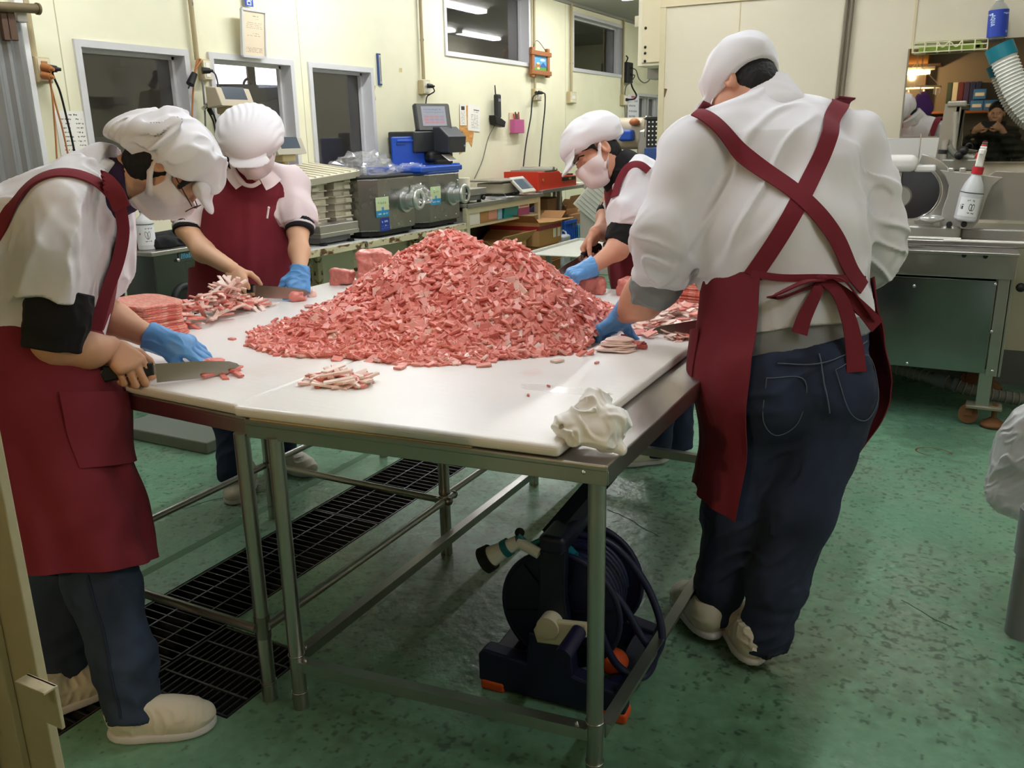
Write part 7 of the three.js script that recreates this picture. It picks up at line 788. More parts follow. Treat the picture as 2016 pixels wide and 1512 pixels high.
  obj('tabletop', [bx(-4.58, -4.05, .85, .885, Z1, Z0, .004)], M.steel, u); for (const [x, z] of [[-4.08, Z0 - .5], [-4.08, Z1 + .05], [-4.55, Z0 - .05], [-4.55, Z1 + .05]]) { const l = obj('leg', [bx(x - .022, x + .022, .07, .86, z - .022, z + .022, .003)], M.steel, u); obj('caster', [cyl([x - .015, .035, z], [x + .015, .035, z], .035, .035, 18), bx(x - .018, x + .018, .05, .08, z - .02, z + .02)], M.rubber, l); }
  for (let k = 0; k < 9; k++) obj('shelf_bar', [bx(-4.56, -4.05, .215, .23, Z0 - .1 - k * .16, Z0 - .115 - k * .16)], M.dark, u); obj('shelf_edge', [bx(-4.08, -4.06, .21, .235, Z1, Z0)], M.dark, u);
  { const b = thing('wrapping_machine', 'red hand wrapping machine with a dark heating plate', 'machine', [-4.3, .885, -9.0]); obj('body', [prism([[-.5, 0], [.5, 0], [.5, .1], [.12, .12], [.02, .17], [-.5, .18]], .42, .012).rotateY(Math.PI / 2).translate(-.21, 0, 0).rotateY(0)], std(0xc8321c, .4), b); parts('film_roller', [cyl([-.2, .2, .1], [.2, .2, .1], .032, .032, 18), cyl([-.2, .19, .02], [.2, .19, .02], .022, .022, 16)], M.alu, b); obj('guard', [rbox(.42, .02, .3, .006, 0, .19, .2)], M.steelDark, b); obj('hot_plate', [rbox(.36, .02, .36, .006, .0, .125, -.3)], M.dark, b); obj('front_panel', [rbox(.012, .04, .36, .003, .212, .085, -.28)], M.black, b); obj('badge', [rbox(.004, .02, .06, .001, .22, .085, -.3)], std(0xb8923a, .4, .6), b); parts('bolt', [cyl([.21, .1, .4], [.22, .1, .4], .015, .015, 12)], std(0xb8923a, .4, .6), b); }
  tag(obj('leaflet_stack', [rbox(.12, .02, .2, .003, -4.15, .895, -9.68)], M.paper), 'small white stack of leaflets beside the red machine', 'leaflets');
  // under and beside the side table
  carton('brown carton standing at the back of the side table\'s shelf', [-4.5, -4.2], [.55, .76], [-9.35, -8.95], { m: M.cardDark }); carton('open carton with a white label leaning on the crates', [-4.45, -4.15], [.44, .62], [-9.85, -9.35], { labels: [[.1, .06]], open: 1.2 }); carton('dark brown carton deep under the side table', [-4.56, -4.25], [.24, .55], [-9.3, -8.62], { m: std(0x5e4022, .85) });
  { const k = thing('cardboard_box', 'carton with red lettering standing in the light blue crate', 'box'); const a = [-4.05,0.635,-9.3], b = [-4.05,0.442,-9.903]; obj('carton', [bx(-4.3, -4.06, .4, .56, b[2], a[2], .003)], M.card, k); obj('print', [onWall(plate(Math.abs(a[2] - b[2]) - .02, .14, .002), (a[2] + b[2]) / 2, .48, -4.0585)], printMat(canvasTex(260, 110, (g) => { g.fillStyle = '#c09461'; g.fillRect(0, 0, 260, 110); g.strokeStyle = '#b5402a'; g.lineWidth = 7; const L = (...p) => { g.beginPath(); g.moveTo(p[0], p[1]); for (let i = 2; i < p.length; i += 2) g.lineTo(p[i], p[i + 1]); g.stroke(); }; L(30, 40, 62, 40, 56, 60, 38, 78); L(70, 50, 82, 60); L(70, 78, 92, 70, 98, 46); L(108, 40, 106, 70, 124, 66); L(134, 58, 152, 58); L(164, 42, 190, 42, 178, 62, 166, 74); L(180, 62, 192, 74); L(200, 44, 222, 44, 222, 72, 200, 72); L(230, 42, 252, 42, 246, 60, 232, 76); }), .8), k, { keepUV: true }); }
  const crate = (label, m, x0, x1, y0, h, w0, w1) => { const b = thing('crate', label, 'crate'); obj('walls', [bx(x1 - .012, x1, y0, y0 + h, w0, w1), bx(x0, x0 + .012, y0, y0 + h, w0, w1), bx(x0, x1, y0, y0 + h, w0, w0 + .012), bx(x0, x1, y0, y0 + h, w1 - .012, w1), bx(x0, x1, y0, y0 + .012, w0, w1)], m, b); obj('rim', [bx(x1 - .005, x1 + .014, y0 + h - .04, y0 + h, w0 - .01, w1 + .01, .005), bx(x1 - .004, x1 + .01, y0, y0 + .025, w0 - .005, w1 + .005, .004)], m, b); for (let k = 0; k <= 6; k++) { const z = mix(w0, w1, k / 6); obj('rib', [bx(x1, x1 + .01, y0, y0 + h, z - .008, z + .008)], m, b); } return b; };
  crate('deep blue crate full of tools under the side table', std(0x2767c9, .45), -4.45, -4.06, .235, .27, -9.42, -9.1); crate('light blue slatted crate under the side table', std(0x5cb0cf, .5), -4.45, -4.04, .235, .2, -10.15, -9.45);
  for (let k = 0; k < 4; k++) { const a = [-4.2, .45, -9.3 + k * .05]; tag(obj('hand_tool', [cyl(a, add(a, [.03 - k * .02, .2, .05 - k * .03]), .012, .01, 8), ball(add(a, [.03 - k * .02, .22, .05 - k * .03]), .02, 10)], k % 2 ? M.dark : M.steelDark), ['dark handled tool upright in the deep blue crate', 'steel tool upright in the deep blue crate', 'second dark tool in the deep blue crate', 'second steel tool in the deep blue crate'][k], 'tool'); }
  for (const [i, z] of [[0, -8.62], [1, -9.05]]) { const b = thing('canister', i ? 'white canister behind the leg of the side table' : 'white pump canister at the near end of the side table', 'canister', [-4.02 + i * -.06, .0, z]); obj('jug', [rbox(.16, .36, .2, .03, 0, .18, 0), cyl([0, .35, .04], [0, .4, .04], .025, .025, 14)], std(0xdfe2e4, .4), b); obj('pump', [cyl([0, .4, .04], [0, .47, .04], .01, .01, 10), rbox(.03, .02, .1, .006, 0, .47, .06)], M.white, b); obj('handle', [torus([0, .36, -.05], .04, .01, 18, 6)], M.white, b); }
  tag(obj('navy_board', [rbox(.02, .45, .3, .006).rotateZ(.15).rotateX(.3).translate(-4.12, .5, -8.52)], std(0x1c2d55, .5)), 'navy board leaning at the near end of the side table', 'board');
  // tray cart beyond the heap
  { const y = .52, t2 = thing('tray_cart', 'low cart with a pale tray top beyond the heap', 'cart'), a = [-3.059,0.52,-6.57], c = [-2.877,0.52,-7.39]; const x0 = -3.15, x1 = -2.5, w0 = -7.35, w1 = -6.35; obj('tray_top', [bx(x0, x1, y - .012, y, w0, w1, .006), bx(x0, x0 + .02, y, y + .02, w0, w1), bx(x0, x1, y, y + .02, w0, w0 + .02)], std(0xd3d4cc, .4), t2); for (const [x, z] of [[x0 + .12, w0 + .12], [x1 - .12, w0 + .12], [x0 + .12, w1 - .12], [x1 - .12, w1 - .12]]) { const l = obj('leg', [bx(x - .02, x + .02, .06, y - .01, z - .02, z + .02)], M.steelDark, t2); obj('caster', [cyl([x - .015, .03, z], [x + .015, .03, z], .03, .03, 16)], M.rubber, l); } tag(obj('meat_bundle', [tube([[-2.62, y + .04, -6.75], [-2.66, y + .09, -6.9], [-2.58, y + .1, -7.0], [-2.54, y + .05, -7.1]], .045, 12), tube([[-2.6, y + .03, -6.8], [-2.56, y + .06, -6.95], [-2.6, y + .04, -7.15]], .04, 12)], std(0xe6cdbd, .5)), 'pale tied bundle on the tray cart behind the far worker\'s hand', 'bundle'); }
  // perforated panel, black crate, slicing machine beyond the far worker
  { const c = [-3.45,0.797,-8.6], t3 = thing('ribbed_panel', 'white ribbed panel leaning behind the far worker', 'panel', c); t3.rotation.set(.1, .35, -.75); obj('sheet', [rbox(.34, .42, .012, .005)], std(0xd7d8d2, .4), t3); for (let k = 0; k < 9; k++) obj('rib', [rbox(.3, .012, .01, .003, 0, -.17 + k * .042, .009)], std(0xb9bbb6, .4), t3); tag(obj('panel_stand', [bx(c[0] - .22, c[0] + .12, 0, c[1] - .12, c[2] - .3, c[2] - .02, .01)], std(0xb6b5ac, .5)), 'pale cabinet under the ribbed panel', 'cabinet'); tag(obj('steel_pipe', [cyl([-3.63,0.893,-8.7], [-3.579,0.972,-8.7], .04, .04, 14), cyl([-3.579,0.972,-8.7], [-3.55,1.014,-8.7], .03, .03, 14)], M.alu), 'shiny pipe end above the ribbed panel', 'pipe'); }
  { const c = [-3.448,1.411,-9.6], t4 = thing('meat_slicer', 'tan and blue slicing machine behind the far worker', 'slicer', c); obj('hood', [rbox(.62, .34, .4, .12, -.05, .04, 0)], std(0xb9ad94, .4), t4); obj('feed', [rbox(.2, .3, .3, .04, .22, -.06, .05)], M.steel, t4); obj('blue_guard', [rbox(.16, .12, .2, .03, .02, .02, .2)], M.blue, t4); obj('clamp_knob', [ball([.1, .16, .22], .05, 16, 1.2, .8, 1)], std(0xb0693c, .5), t4); obj('clamp_post', [cyl([.24, .0, .2], [.24, .2, .2], .03, .03, 16), ball([.24, .2, .2], .045, 14, 1, .6, 1)], M.chrome, t4); obj('stand', [bx(-.3, .3, -c[1], -.18, -.2, .2, .01)], M.steelDark, t4); obj('side_plate', [rbox(.03, .4, .4, .01, -.36, -.04, 0)], M.navy, t4); }
  { const a = [-3.081,1.605,-9], b = [-2.929,1.307,-9], t5 = thing('crate', 'black perforated crate at the corner of the cold room', 'crate'); obj('side', [bx(a[0], a[0] + .3, b[1], a[1], -9.05, -9.0, .006)], M.dark, t5); for (let i = 0; i < 5; i++) for (let j = 0; j < 7; j++) obj('hole', [ball([a[0] + .03 + i * .04, b[1] + .03 + j * .045, -8.998], .009, 8, 1, 1, .4)], M.paper, t5); obj('rim', [bx(a[0] - .01, a[0] + .3, a[1] - .02, a[1] + .01, -9.3, -8.99, .005)], M.dark, t5); tag(obj('blue_crate_stack', [bx(a[0] - .02, a[0] + .3, 0, b[1] - .005, -9.3, -9.0, .01)], std(0x2a4c8c, .5)), 'blue crate stack under the black crate', 'crate'); }
}
// ---------- the machine wall ----------
const BACKZ = -5.65;
{
  const r = rng(29);
  // fittings on the cold-room corner
  { const a = [-1.95,2.385,-5.71], b = [-1.95,1.871,-5.732], t = thing('electric_box', 'beige electric box with screws on the cold room corner', 'box'); const y0 = [-1.918,1.871,-5.75][1]; obj('case', [bx(-2.03, -1.85, y0, 2.75, -6.0, -5.72, .006)], M.cream, t); obj('door', [bx(-2.0, -1.87, y0 + .02, 2.7, -5.72, -5.71, .004)], std(0xd9cfae, .5), t); for (const y of [128, 62, 100, 112]) parts('screw', [ball([-1.975, mix([-1.936,2.265,-5.71][1], [-1.928,1.962,-5.71][1], (y - 8) / 100), -5.708], .009, 8)], M.dark, t); tag(obj('wall_box', [spanX([-2.1,2.218,-6.01], [-2.1,2.145,-6.154], -2.16, -2.08, .006)], M.cream), 'small beige junction box beside the electric box', 'box'); tag(obj('junction_plate', [spanX([-2.02,1.879,-5.971], [-2.02,1.805,-6.142], -2.05, -1.86, .006)], std(0xa9a6a0, .5)), 'grey plate under the electric box', 'plate'); }
  { const t = thing('conduit_pair', 'pair of thin dark conduits running up the cream wall behind the last worker', 'pipe'); for (const d of [0, .028]) parts('conduit', [cyl(add([-0.743,2.241,-5.63], [d, 0, 0]), add([-0.768,1.321,-5.63], [d, 0, 0]), .011, .011, 10)], std(0x7a6f60, .5), t); }
  tag(obj('wall_scuff', [prism([[-.03, -.02], [.02, -.03], [.035, .02], [-.01, .03]], .001).translate(...[-1.835,1.701,-5.649])], std(0x6c5a40, .9)), 'small brown scuff at the cold room corner', 'mark');
  // mirrors
  const mir = std(0xb9b5ad, .015, 1);
  const mt = thing('wall_mirror', 'large frameless mirror on the cream wall above the slicer', 'mirror', [.2, 0, -5.632], -.0105); const x0 = [-0.392,1.653,-5.64][0], xm = [-0.2,1.4,-5.64][0], yT = [-0.37,1.88,-5.64][1], yB1 = [-0.389,1.406,-5.64][1], yB2 = [0.03,1.265,-5.64][1], yT2 = [0.088,1.907,-5.64][1];
  const X = (q) => q - .2; obj('glass', [bx(X(x0), X(xm), yB1, yT, -.006, .001), bx(X(xm), 1, yB2, yT2, -.006, .001)], mir, mt); obj('edge', [bx(X(x0) - .008, X(x0), yB1, yT, -.006, .003), bx(X(x0) - .008, X(xm), yB1 - .008, yB1, -.006, .003), bx(X(xm), 1, yB2 - .008, yB2, -.006, .003)], std(0x8b8473, .5), mt);
  tag(obj('splash_sheet', [bx([-0.492,1.234,-5.6][0], [-0.181,1.234,-5.6][0], [-0.298,1.191,-5.6][1], [-0.319,1.397,-5.6][1], -5.645, -5.63, .003)], std(0xd9d9d4, .35)), 'white splash sheet under the left part of the mirror', 'sheet');
  { const t = thing('wire_basket', 'cream wire basket holding a lime green tray over the mirror', 'basket'); const p = [-0.373,1.889,-5.55], q = [-0.007,1.883,-5.55], y0 = [-0.186,1.852,-5.55][1], y1 = [-0.192,1.907,-5.55][1], w = std(0xdcd9b8, .5); const rod = (b, c) => cyl(b, c, .004, .004, 6); for (const z of [-5.55, -5.64]) { parts('wire', [rod([p[0], y0, z], [q[0], y0, z]), rod([p[0], y1, z], [q[0], y1, z]), rod([p[0], (y0 + y1) / 2, z], [q[0], (y0 + y1) / 2, z])], w, t); } for (let k = 0; k <= 6; k++) { const x = mix(p[0], q[0], k / 6); parts('wire', [rod([x, y0, -5.55], [x, y1, -5.55]), rod([x, y0, -5.55], [x, y0, -5.64]), rod([x, y0, -5.64], [x, y1, -5.64])], w, t); } parts('hook_wire', [tube([[p[0] + .12, y1, -5.55], [p[0] + .15, y0 + .02, -5.55], [(p[0] + q[0]) / 2, y1 - .01, -5.55], [q[0] - .15, y0 + .02, -5.55], [q[0] - .12, y1, -5.55]], .004, 6, 30)], w, t); tag(obj('green_tray', [bx(p[0] + .03, q[0] - .02, y0 + .006, y0 + .035, -5.63, -5.565, .005), bx(q[0] - .06, q[0] - .03, y0 + .006, y1 - .01, -5.63, -5.565, .005)], std(0x9fc34a, .5)), 'lime green tray in the wire basket', 'tray'); }
  { const c = [0.032,1.895,-5.55], t = thing('plastic_bottle', 'drink bottle with a blue label above the mirror', 'bottle', c); const s = ([0.009,2.092,-5.55][1] - c[1]); t.rotation.z = .04; const R = .048; obj('shell', [lathe([[0, 0], [R * .7, 0], [R, .02], [R, s * .72], [R * .9, s * .78], [R * .4, s * .95], [R * .38, s]])], phys(0xe8ecee, .1, { transmission: .8, thickness: 0 }), t); obj('label', [new THREE.CylinderGeometry(R * 1.02, R * 1.02, s * .68, 32, 1, true).translate(0, s * .4, 0)], printMat(canvasTex(256, 170, (g) => { g.fillStyle = '#1d3fae'; g.fillRect(0, 0, 256, 170); scribble(g, 20, 20, 70, 12, 9, r, '#c9d6f2'); g.fillStyle = '#e6ecf6'; g.fillRect(130, 70, 22, 44); scribble(g, 150, 20, 80, 14, 9, r, '#dfe8f8'); scribble(g, 30, 130, 60, 20, 9, r, '#8fa6df'); g.save(); g.translate(225, 30); g.rotate(Math.PI / 2); g.fillStyle = '#cfe3f2'; g.font = 'bold 26px sans-serif'; g.fillText('AQUA', 0, 0); g.restore(); }), .4), t, { keepUV: true }); obj('bottle_cap', [cyl([0, s * .97, 0], [0, s * 1.05, 0], .02, .02, 18)], M.white, t); parts('hanger', [cyl([0, s * .3, -R], [0, s * .3, -.1], .006, .006, 8)], M.grey, t); }
  { // white flexible duct with a teal ring
    const p0 = [0.057,1.788,-4.957], p1 = [0.108,1.68,-4.949], p2 = [0.158,1.587,-4.944], p3 = [0.26,1.481,-4.963], p4 = [0.416,1.42,-5.026], pts = curve([p0, p1, p2, p3, p4], 60), t = thing('flexible_duct', 'white ribbed duct with a teal end ring hanging before the mirror', 'duct'); obj('hose', [tube(pts, .055, 18, 80)], std(0xd9dbd6, .5), t); const cv = new THREE.CatmullRomCurve3(pts.map(V)); for (let k = 1; k < 34; k++) { const q = cv.getPointAt(k / 34), d = cv.getTangentAt(k / 34); obj('rib', [new THREE.TorusGeometry(.056, .004, 6, 24).applyQuaternion(new THREE.Quaternion().setFromUnitVectors(new THREE.Vector3(0, 0, 1), d)).translate(q.x, q.y, q.z)], std(0xe4e5e0, .5), t); } const d = norm(sub(p0, p1)); obj('end_ring', [cyl(sub(p0, mul(d, .03)), add(p0, mul(d, .035)), .063, .063, 28)], M.teal, t); obj('support', [cyl(p4, [p4[0] + .05, 2.99, p4[2] + .1], .01, .01, 8)], M.grey, t); }
  { const t = thing('grey_hose', 'grey ribbed hose crossing the upper corner above the mirror', 'hose'); obj('hose', [tube([[0.054,2.235,-5.923], [0.133,2.098,-5.92], [0.274,1.96,-5.949]], .06, 14, 30)], std(0x8f8d88, .6), t); }
  // the slicer bench: steel base on casters
  const ft = -4.7, bk = -5.6, X0 = -1.35, X1 = .235, t = thing('slicer_bench', 'wide stainless slicer bench on rusty casters behind the last worker', 'bench');
  obj('bench_top', [bx(X0, X1 + .005, .862, .876, bk, ft + .012, .004)], M.steel, t); obj('upper_panel', [bx(X0, X1, [-0.087,0.744,-4.7][1] + .006, .865, bk, ft, .004)], M.steel, t); obj('front_panel', [bx(X0, X1 - .075, [-0.037,0.282,-4.7][1], [-0.087,0.744,-4.7][1] - .004, bk + .02, ft - .008, .003)], std(0x8f9592, .2, .95, { roughnessMap: smudge }), t); obj('corner_post', [bx(X1 - .07, X1 - .02, .27, .79, ft - .06, ft - .012, .003), bx(X1 - .015, X1 - .003, .26, .79, bk, ft - .05, .003)], M.steel, t);
  for (const q of [[0.007,0.858,-4.698], [0.098,0.857,-4.698]]) obj('hole', [ball(q, .011, 10, 1, 1, .4)], M.black, t); for (const q of [[-0.196,0.696,-4.704], [0.167,0.495,-4.704], [-0.189,0.297,-4.704], [0.194,0.299,-4.704], [0.156,0.725,-4.704]]) parts('bolt', [ball(q, .008, 8, 1, 1, .6)], M.chrome, t); obj('side_knob', [ball([0.265,0.71,-4.75], .022, 14)], M.black, t);
  const rusty = std(0x7a5130, .85, .1), post = (x, z, i) => { const l = obj('leg', [bx(x - .03, x + .03, .1, .3, z - .03, z + .03, .003)], M.steel, t); obj('caster_plate', [bx(x - .07, x + .09, .095, .11, z - .05, z + .05, .003)], std(0x97937f, .5, .5), l); obj('caster', [cyl([x - .055, .05, z + .012], [x - .055, .05, z - .03], .045, .045, 20), bx(x - .075, x - .035, .045, .1, z - .035, z + .018, .004)], rusty, l); obj('levelling_foot', [cyl([x + .06, .03, z], [x + .06, .12, z], .012, .012, 12), lathe([[0, .045], [.02, .045], [.055, .02], [.06, 0], [0, 0]]).translate(x + .06, 0, z)], rusty, l); };
  post(.17, -4.76, 0); post(.17, -5.5, 1); post(-1.25, -4.76, 2); post(-1.25, -5.5, 3);
  { const pts = curve([[-1.3, .16, -5.45], [-.6, .17, -5.3], [-.25, .14, -5.2], [.0, .11, -5.12], [.15, .08, -5.1], [.5, .05, -5.15], [1.0, .05, -5.2]], 70), h = thing('drain_hose', 'grey ribbed drain hose on the floor behind the slicer bench', 'hose'); obj('hose', [tube(pts, .032, 12, 90)], std(0x77766f, .6), h); const cv = new THREE.CatmullRomCurve3(pts.map(V)); obj('ribs', [...Array(70)].map((_, k) => { const q = cv.getPointAt((k + 1) / 72), d = cv.getTangentAt((k + 1) / 72); return new THREE.TorusGeometry(.0325, .004, 5, 14).applyQuaternion(new THREE.Quaternion().setFromUnitVectors(new THREE.Vector3(0, 0, 1), d)).translate(q.x, q.y, q.z); }), std(0x86857e, .6), h).userData.kind = 'stuff'; obj('hose_joint', [cyl([-.06, .12, -5.14], [.0, .11, -5.12], .042, .042, 16), cyl([.03, .105, -5.115], [.05, .1, -5.112], .04, .04, 16)], M.grey, h); for (const x of [-.9, -.3]) obj('hose_prop', [cyl([x, 0, -5.3], [x, .13, -5.3], .01, .01, 8)], M.grey, h); }
  // slicer on the bench
  { const s = thing('ham_slicer', 'large grey slicer with a round blade and a white blade hood', 'slicer'), g = std(0xa9a79f, .35, .55), cz = -5.02, bc = [-0.273,1.131,-5.02];
    obj('blade', [mv(new THREE.CylinderGeometry(.138, .138, .008, 64).rotateX(Math.PI / 2), bc[0], bc[1], cz)], std(0x6f7478, .22, 1), s); obj('blade_edge', [new THREE.TorusGeometry(.137, .006, 8, 64).translate(bc[0], bc[1], cz + .002)], M.chrome, s); obj('hub', [mv(new THREE.CylinderGeometry(.05, .058, .03, 32).rotateX(Math.PI / 2), bc[0] - .05, bc[1] - .02, cz + .012)], std(0xb4b2a8, .4, .4), s);
    obj('blade_guard', [prism([...Array(25)].map((_, k) => { const a = -1.35 + k / 24 * 2.75; return [Math.cos(a) * .205, Math.sin(a) * .19]; }).concat([...Array(25)].map((_, k) => { const a = 1.4 - k / 24 * 2.75; return [Math.cos(a) * .15, Math.sin(a) * .15]; })), .03, .004).translate(bc[0], bc[1], cz - .03)], g, s);
    obj('blade_hood', [rbox(.27, .085, .14, .035, [-0.368,1.28,-5][0] - .02, [-0.296,1.28,-5][1], cz + .03), rbox(.1, .035, .08, .012, [-0.218,1.254,-5][0], [-0.218,1.254,-5][1], cz + .03)], std(0xe2e0dc, .25), s); obj('blade_strut', [rbox(.03, .14, .03, .006, [-0.338,1.167,-5][0], [-0.338,1.167,-5][1], cz + .03)], M.chrome, s);
    const sh = [[-0.143,1.243,-4.98], [-0.12,1.22,-4.98], [-0.096,1.17,-4.98], [-0.099,1.113,-4.98], [-0.113,1.052,-4.98], [-0.117,0.98,-4.98], [-0.115,0.962,-4.98], [0.024,0.961,-4.98], [0.047,0.995,-4.98], [0.056,1.035,-4.98], [0.069,1.11,-4.98], [0.089,1.172,-4.98], [0.128,1.209,-4.98], [0.011,1.223,-4.98]].map((p) => [p[0], p[1]]);
    obj('front_plate', [prism(sh, .025, .004).translate(0, 0, -5.0)], std(0xbdbab2, .35, .45), s); for (const c of [[-0.077,0.979,-4.97], [-0.011,0.981,-4.97]]) { obj('thumb_screw', [cyl([c[0], c[1], c[2]], [c[0], c[1], c[2] + .025], .014, .014, 14)], M.dark, s); }
    for (const q of [[-0.1,1.242,-4.985], [-0.047,1.243,-4.985]]) obj('plate_tab', [rbox(.03, .03, .02, .008, ...q)], std(0xbdbab2, .35, .45), s);
    obj('meat_table', [prism([[.02, 1.0], [.02, 1.17], [.1, 1.235], [1.0, 1.2], [1.0, .99]], .03, .004).translate(0, 0, -5.09)], g, s); obj('gear_base', [bx(-1.3, -.02, .876, .97, -5.3, -4.96, .02), bx(-.02, 1.05, .876, .955, -5.35, -5.03, .012)], g, s); obj('bed', [bx(-1.25, .3, .876, .905, -5.4, -4.9, .008)], M.steel, s); obj('lamp_glint_cover', [ball([-0.159,1.007,-4.95], .06, 18, 1, .35, .6)], std(0xd4d3cf, .2, .6), s);
    // carriage tower
    const a1 = [-0.152,1.236,-5.2], a2 = [-0.131,1.567,-5.2]; obj('carriage', [bar(a1, a2, .03, .07), bar(add(a1, [.05, 0, 0]), add(a2, [.03, .0, 0]), .03, .02), rbox(.09, .03, .05, .008, a2[0] + .02, a2[1], a2[2])], std(0x9a9a92, .35, .5), s); obj('carriage_post', [cyl([-0.139,1.215,-5.1], [-0.142,1.392,-5.1], .018, .018, 14), cyl([-0.1,1.329,-5.1], [-0.111,1.527,-5.1], .012, .012, 12)], M.alu, s); obj('collar', [cyl([-0.149,1.321,-5.1], [-0.148,1.342,-5.1], .024, .024, 16)], M.dark, s); obj('carriage_arm', [tube([[-0.125,1.366,-5.1], [-0.092,1.321,-5.1], [-0.033,1.303,-5.1], [-0.002,1.298,-5.1]], .018, 10, 24), rbox(.17, .06, .06, .01, ...[-0.063,1.266,-5.1])], std(0x8c8f86, .4, .4), s); for (const q of [[-0.072,1.315,-5.05], [-0.052,1.337,-5.05]]) obj('arm_knob', [ball(q, .022, 14)], M.black, s); obj('thickness_plate', [bar([-0.267,1.279,-5.25], [-0.267,1.425,-5.25], .004, .03)], M.alu, s); }
  tag(obj('paper_strip', [rbox(.3, .006, .05, .002).translate(...add([-0.166,0.92,-4.85], [0, 0, 0]))], M.paper), 'pale paper strip on the bench under the blade', 'paper'); tag(obj('paper_strip', [rbox(.36, .006, .05, .002).translate(...[0.087,0.915,-4.82])], M.paper), 'pale paper strip on the bench under the spray bottle', 'paper');
  { const a = [-0.263,0.88,-4.809]; const k = thing('steel_scraper', 'dark steel scraper on the bench behind the last worker\'s elbow', 'tool', a); obj('blade', [prism([[-.1, -.02], [.02, -.025], [.09, .0], [.06, .02], [-.1, .02]], .006, .001).rotateX(-Math.PI / 2)], M.steelDark, k); obj('handle', [rbox(.1, .018, .025, .006, -.13, .009, 0)], M.dark, k); }
  { const t2 = thing('spray_bottle', 'white spray bottle with a red neck ring hanging on the slicer plate', 'bottle', [-0.01,1.003,-4.93]); t2.rotation.z = -.12; const R = .052; obj('body', [lathe([[0, 0], [R * .9, 0], [R, .012], [R, .14], [R * .8, .18], [R * .38, .225], [R * .36, .245], [0, .245]])], phys(0xeceff2, .3, { transmission: .3, thickness: 0 }), t2); obj('neck_ring', [cyl([0, .228, 0], [0, .262, 0], .026, .026, 20)], std(0xc02030, .4), t2); obj('spray_head', [rbox(.034, .09, .05, .008, 0, .305, 0), rbox(.02, .025, .05, .006, 0, .335, .03), rbox(.03, .01, .05, .003, 0, .355, 0)], M.white, t2); obj('nozzle_tip', [rbox(.024, .012, .02, .004, 0, .362, 0)], std(0xc02030, .4), t2); obj('level_line', [new THREE.TorusGeometry(R * 1.01, .002, 6, 32).rotateX(Math.PI / 2).translate(0, .138, 0)], M.dark, t2); obj('label', [new THREE.CylinderGeometry(R * 1.015, R * 1.015, .09, 32, 1, true, -.9, 1.9).translate(0, .07, 0)], printMat(canvasTex(190, 90, (g) => { g.fillStyle = '#e6e8ea'; g.fillRect(0, 0, 190, 90); scribble(g, 60, 8, 70, 9, 7, r, '#777'); g.fillStyle = '#333'; g.fillRect(18, 36, 5, 22); g.fillRect(28, 34, 20, 4); g.fillRect(30, 42, 16, 16); g.strokeStyle = '#333'; g.lineWidth = 4; for (const q of [-1, 1]) { g.beginPath(); g.ellipse(120 + q * 10, 46, 12, 16, q * .5, 0, 7); g.stroke(); } scribble(g, 90, 70, 60, 8, 7, r, '#555'); })), t2, { keepUV: true }); }
  tag(obj('red_stopper', [cyl([0.02,1.267,-5.6], [0.021,1.299,-5.6], .022, .018, 14), ball([0.021,1.299,-5.6], .02, 12)], M.red), 'small red stopper standing at the foot of the mirror', 'stopper');
  { const c = [0.286,0,-2.696], t3 = thing('drain_pipe', 'grey plastic standpipe at the right edge, a white bag hung over it', 'pipe', c); obj('pipe', [cyl([0, 0, 0], [0, .4, 0], .05, .05, 28)], std(0x8d9098, .5), t3); obj('pipe_collar', [cyl([0, .26, 0], [0, .4, 0], .057, .057, 28)], std(0x969aa2, .5), t3); obj('upper_pipe', [cyl([0, .4, 0], [0, .6, 0], .04, .04, 24)], std(0xa8abb2, .5), t3);
    const f = new Sdf(.05), B = (x, y, z) => add([0.267,0.43,-3.04], [x, y, z]); f.ell(B(0, -.02, 0), [.1, .15, .08]).ell(B(.01, .08, 0), [.075, .1, .06]).ell(B(-.01, -.12, .01), [.085, .06, .07]).fold(wrinkles(.014, 20, [.2, .9, .2], 3, 5)).fold(wrinkles(.006, 45, [.6, .6, .3], 3, 8)); tag(obj('plastic_bag', [meshSdf(f, B(-.2, -.25, -.15), B(.2, .25, .15), .005)], phys(0xdcdfe2, .3, { transmission: .25, thickness: 0 })), 'white plastic bag hanging at the right edge above the standpipe', 'bag'); }
  // ---------- behind the camera, seen only in the mirror ----------
  const before = scene.children.length;
  { const p = thing('photographer', 'person in a dark camouflage jacket holding up a phone, reflected in the mirror', 'person'), o = [.26, 0, .42]; p.name = numbered('person');
    const hax = ortho([-.1, -.12, -1], [0, 1, 0]), hc = [.27, 1.6, .4], hf = headField(hc, hax); hf.cap([.27, 1.53, .42], [.27, 1.42, .45], .055, .065, .03); const b = new Sdf(.05); b.sec([.27, .95, .45], [.27, 1.34, .45], [1, 0, 0], [.13, .09], [.13, .08]).chain([[.09, 1.36, .42], [.02, 1.2, .3], [.09, 1.43, .14]], [.04, .04, .033]).chain([[.45, 1.36, .42], [.5, 1.2, .3], [.33, 1.44, .14]], [.04, .04, .033]); const lh = handField([.33, 1.44, .13], [-.5, .3, -.5], [.6, .1, -.7], false, { curl: CURL.grip, thumb: THUMB.grip }), rh = handField([.09, 1.43, .13], [.5, .3, -.5], [-.6, .1, -.7], true, { curl: CURL.grip, thumb: THUMB.grip });
    obj('body', [meshSdf(b, [-.2, .8, 0], [.7, 1.5, .65], .014), meshSdf(hf, [.12, 1.36, .22], [.42, 1.8, .6], .005), meshSdf(lh, ...around(lh.pts, .02), .005), meshSdf(rh, ...around(rh.pts, .02), .005)], cloth.skin, p);
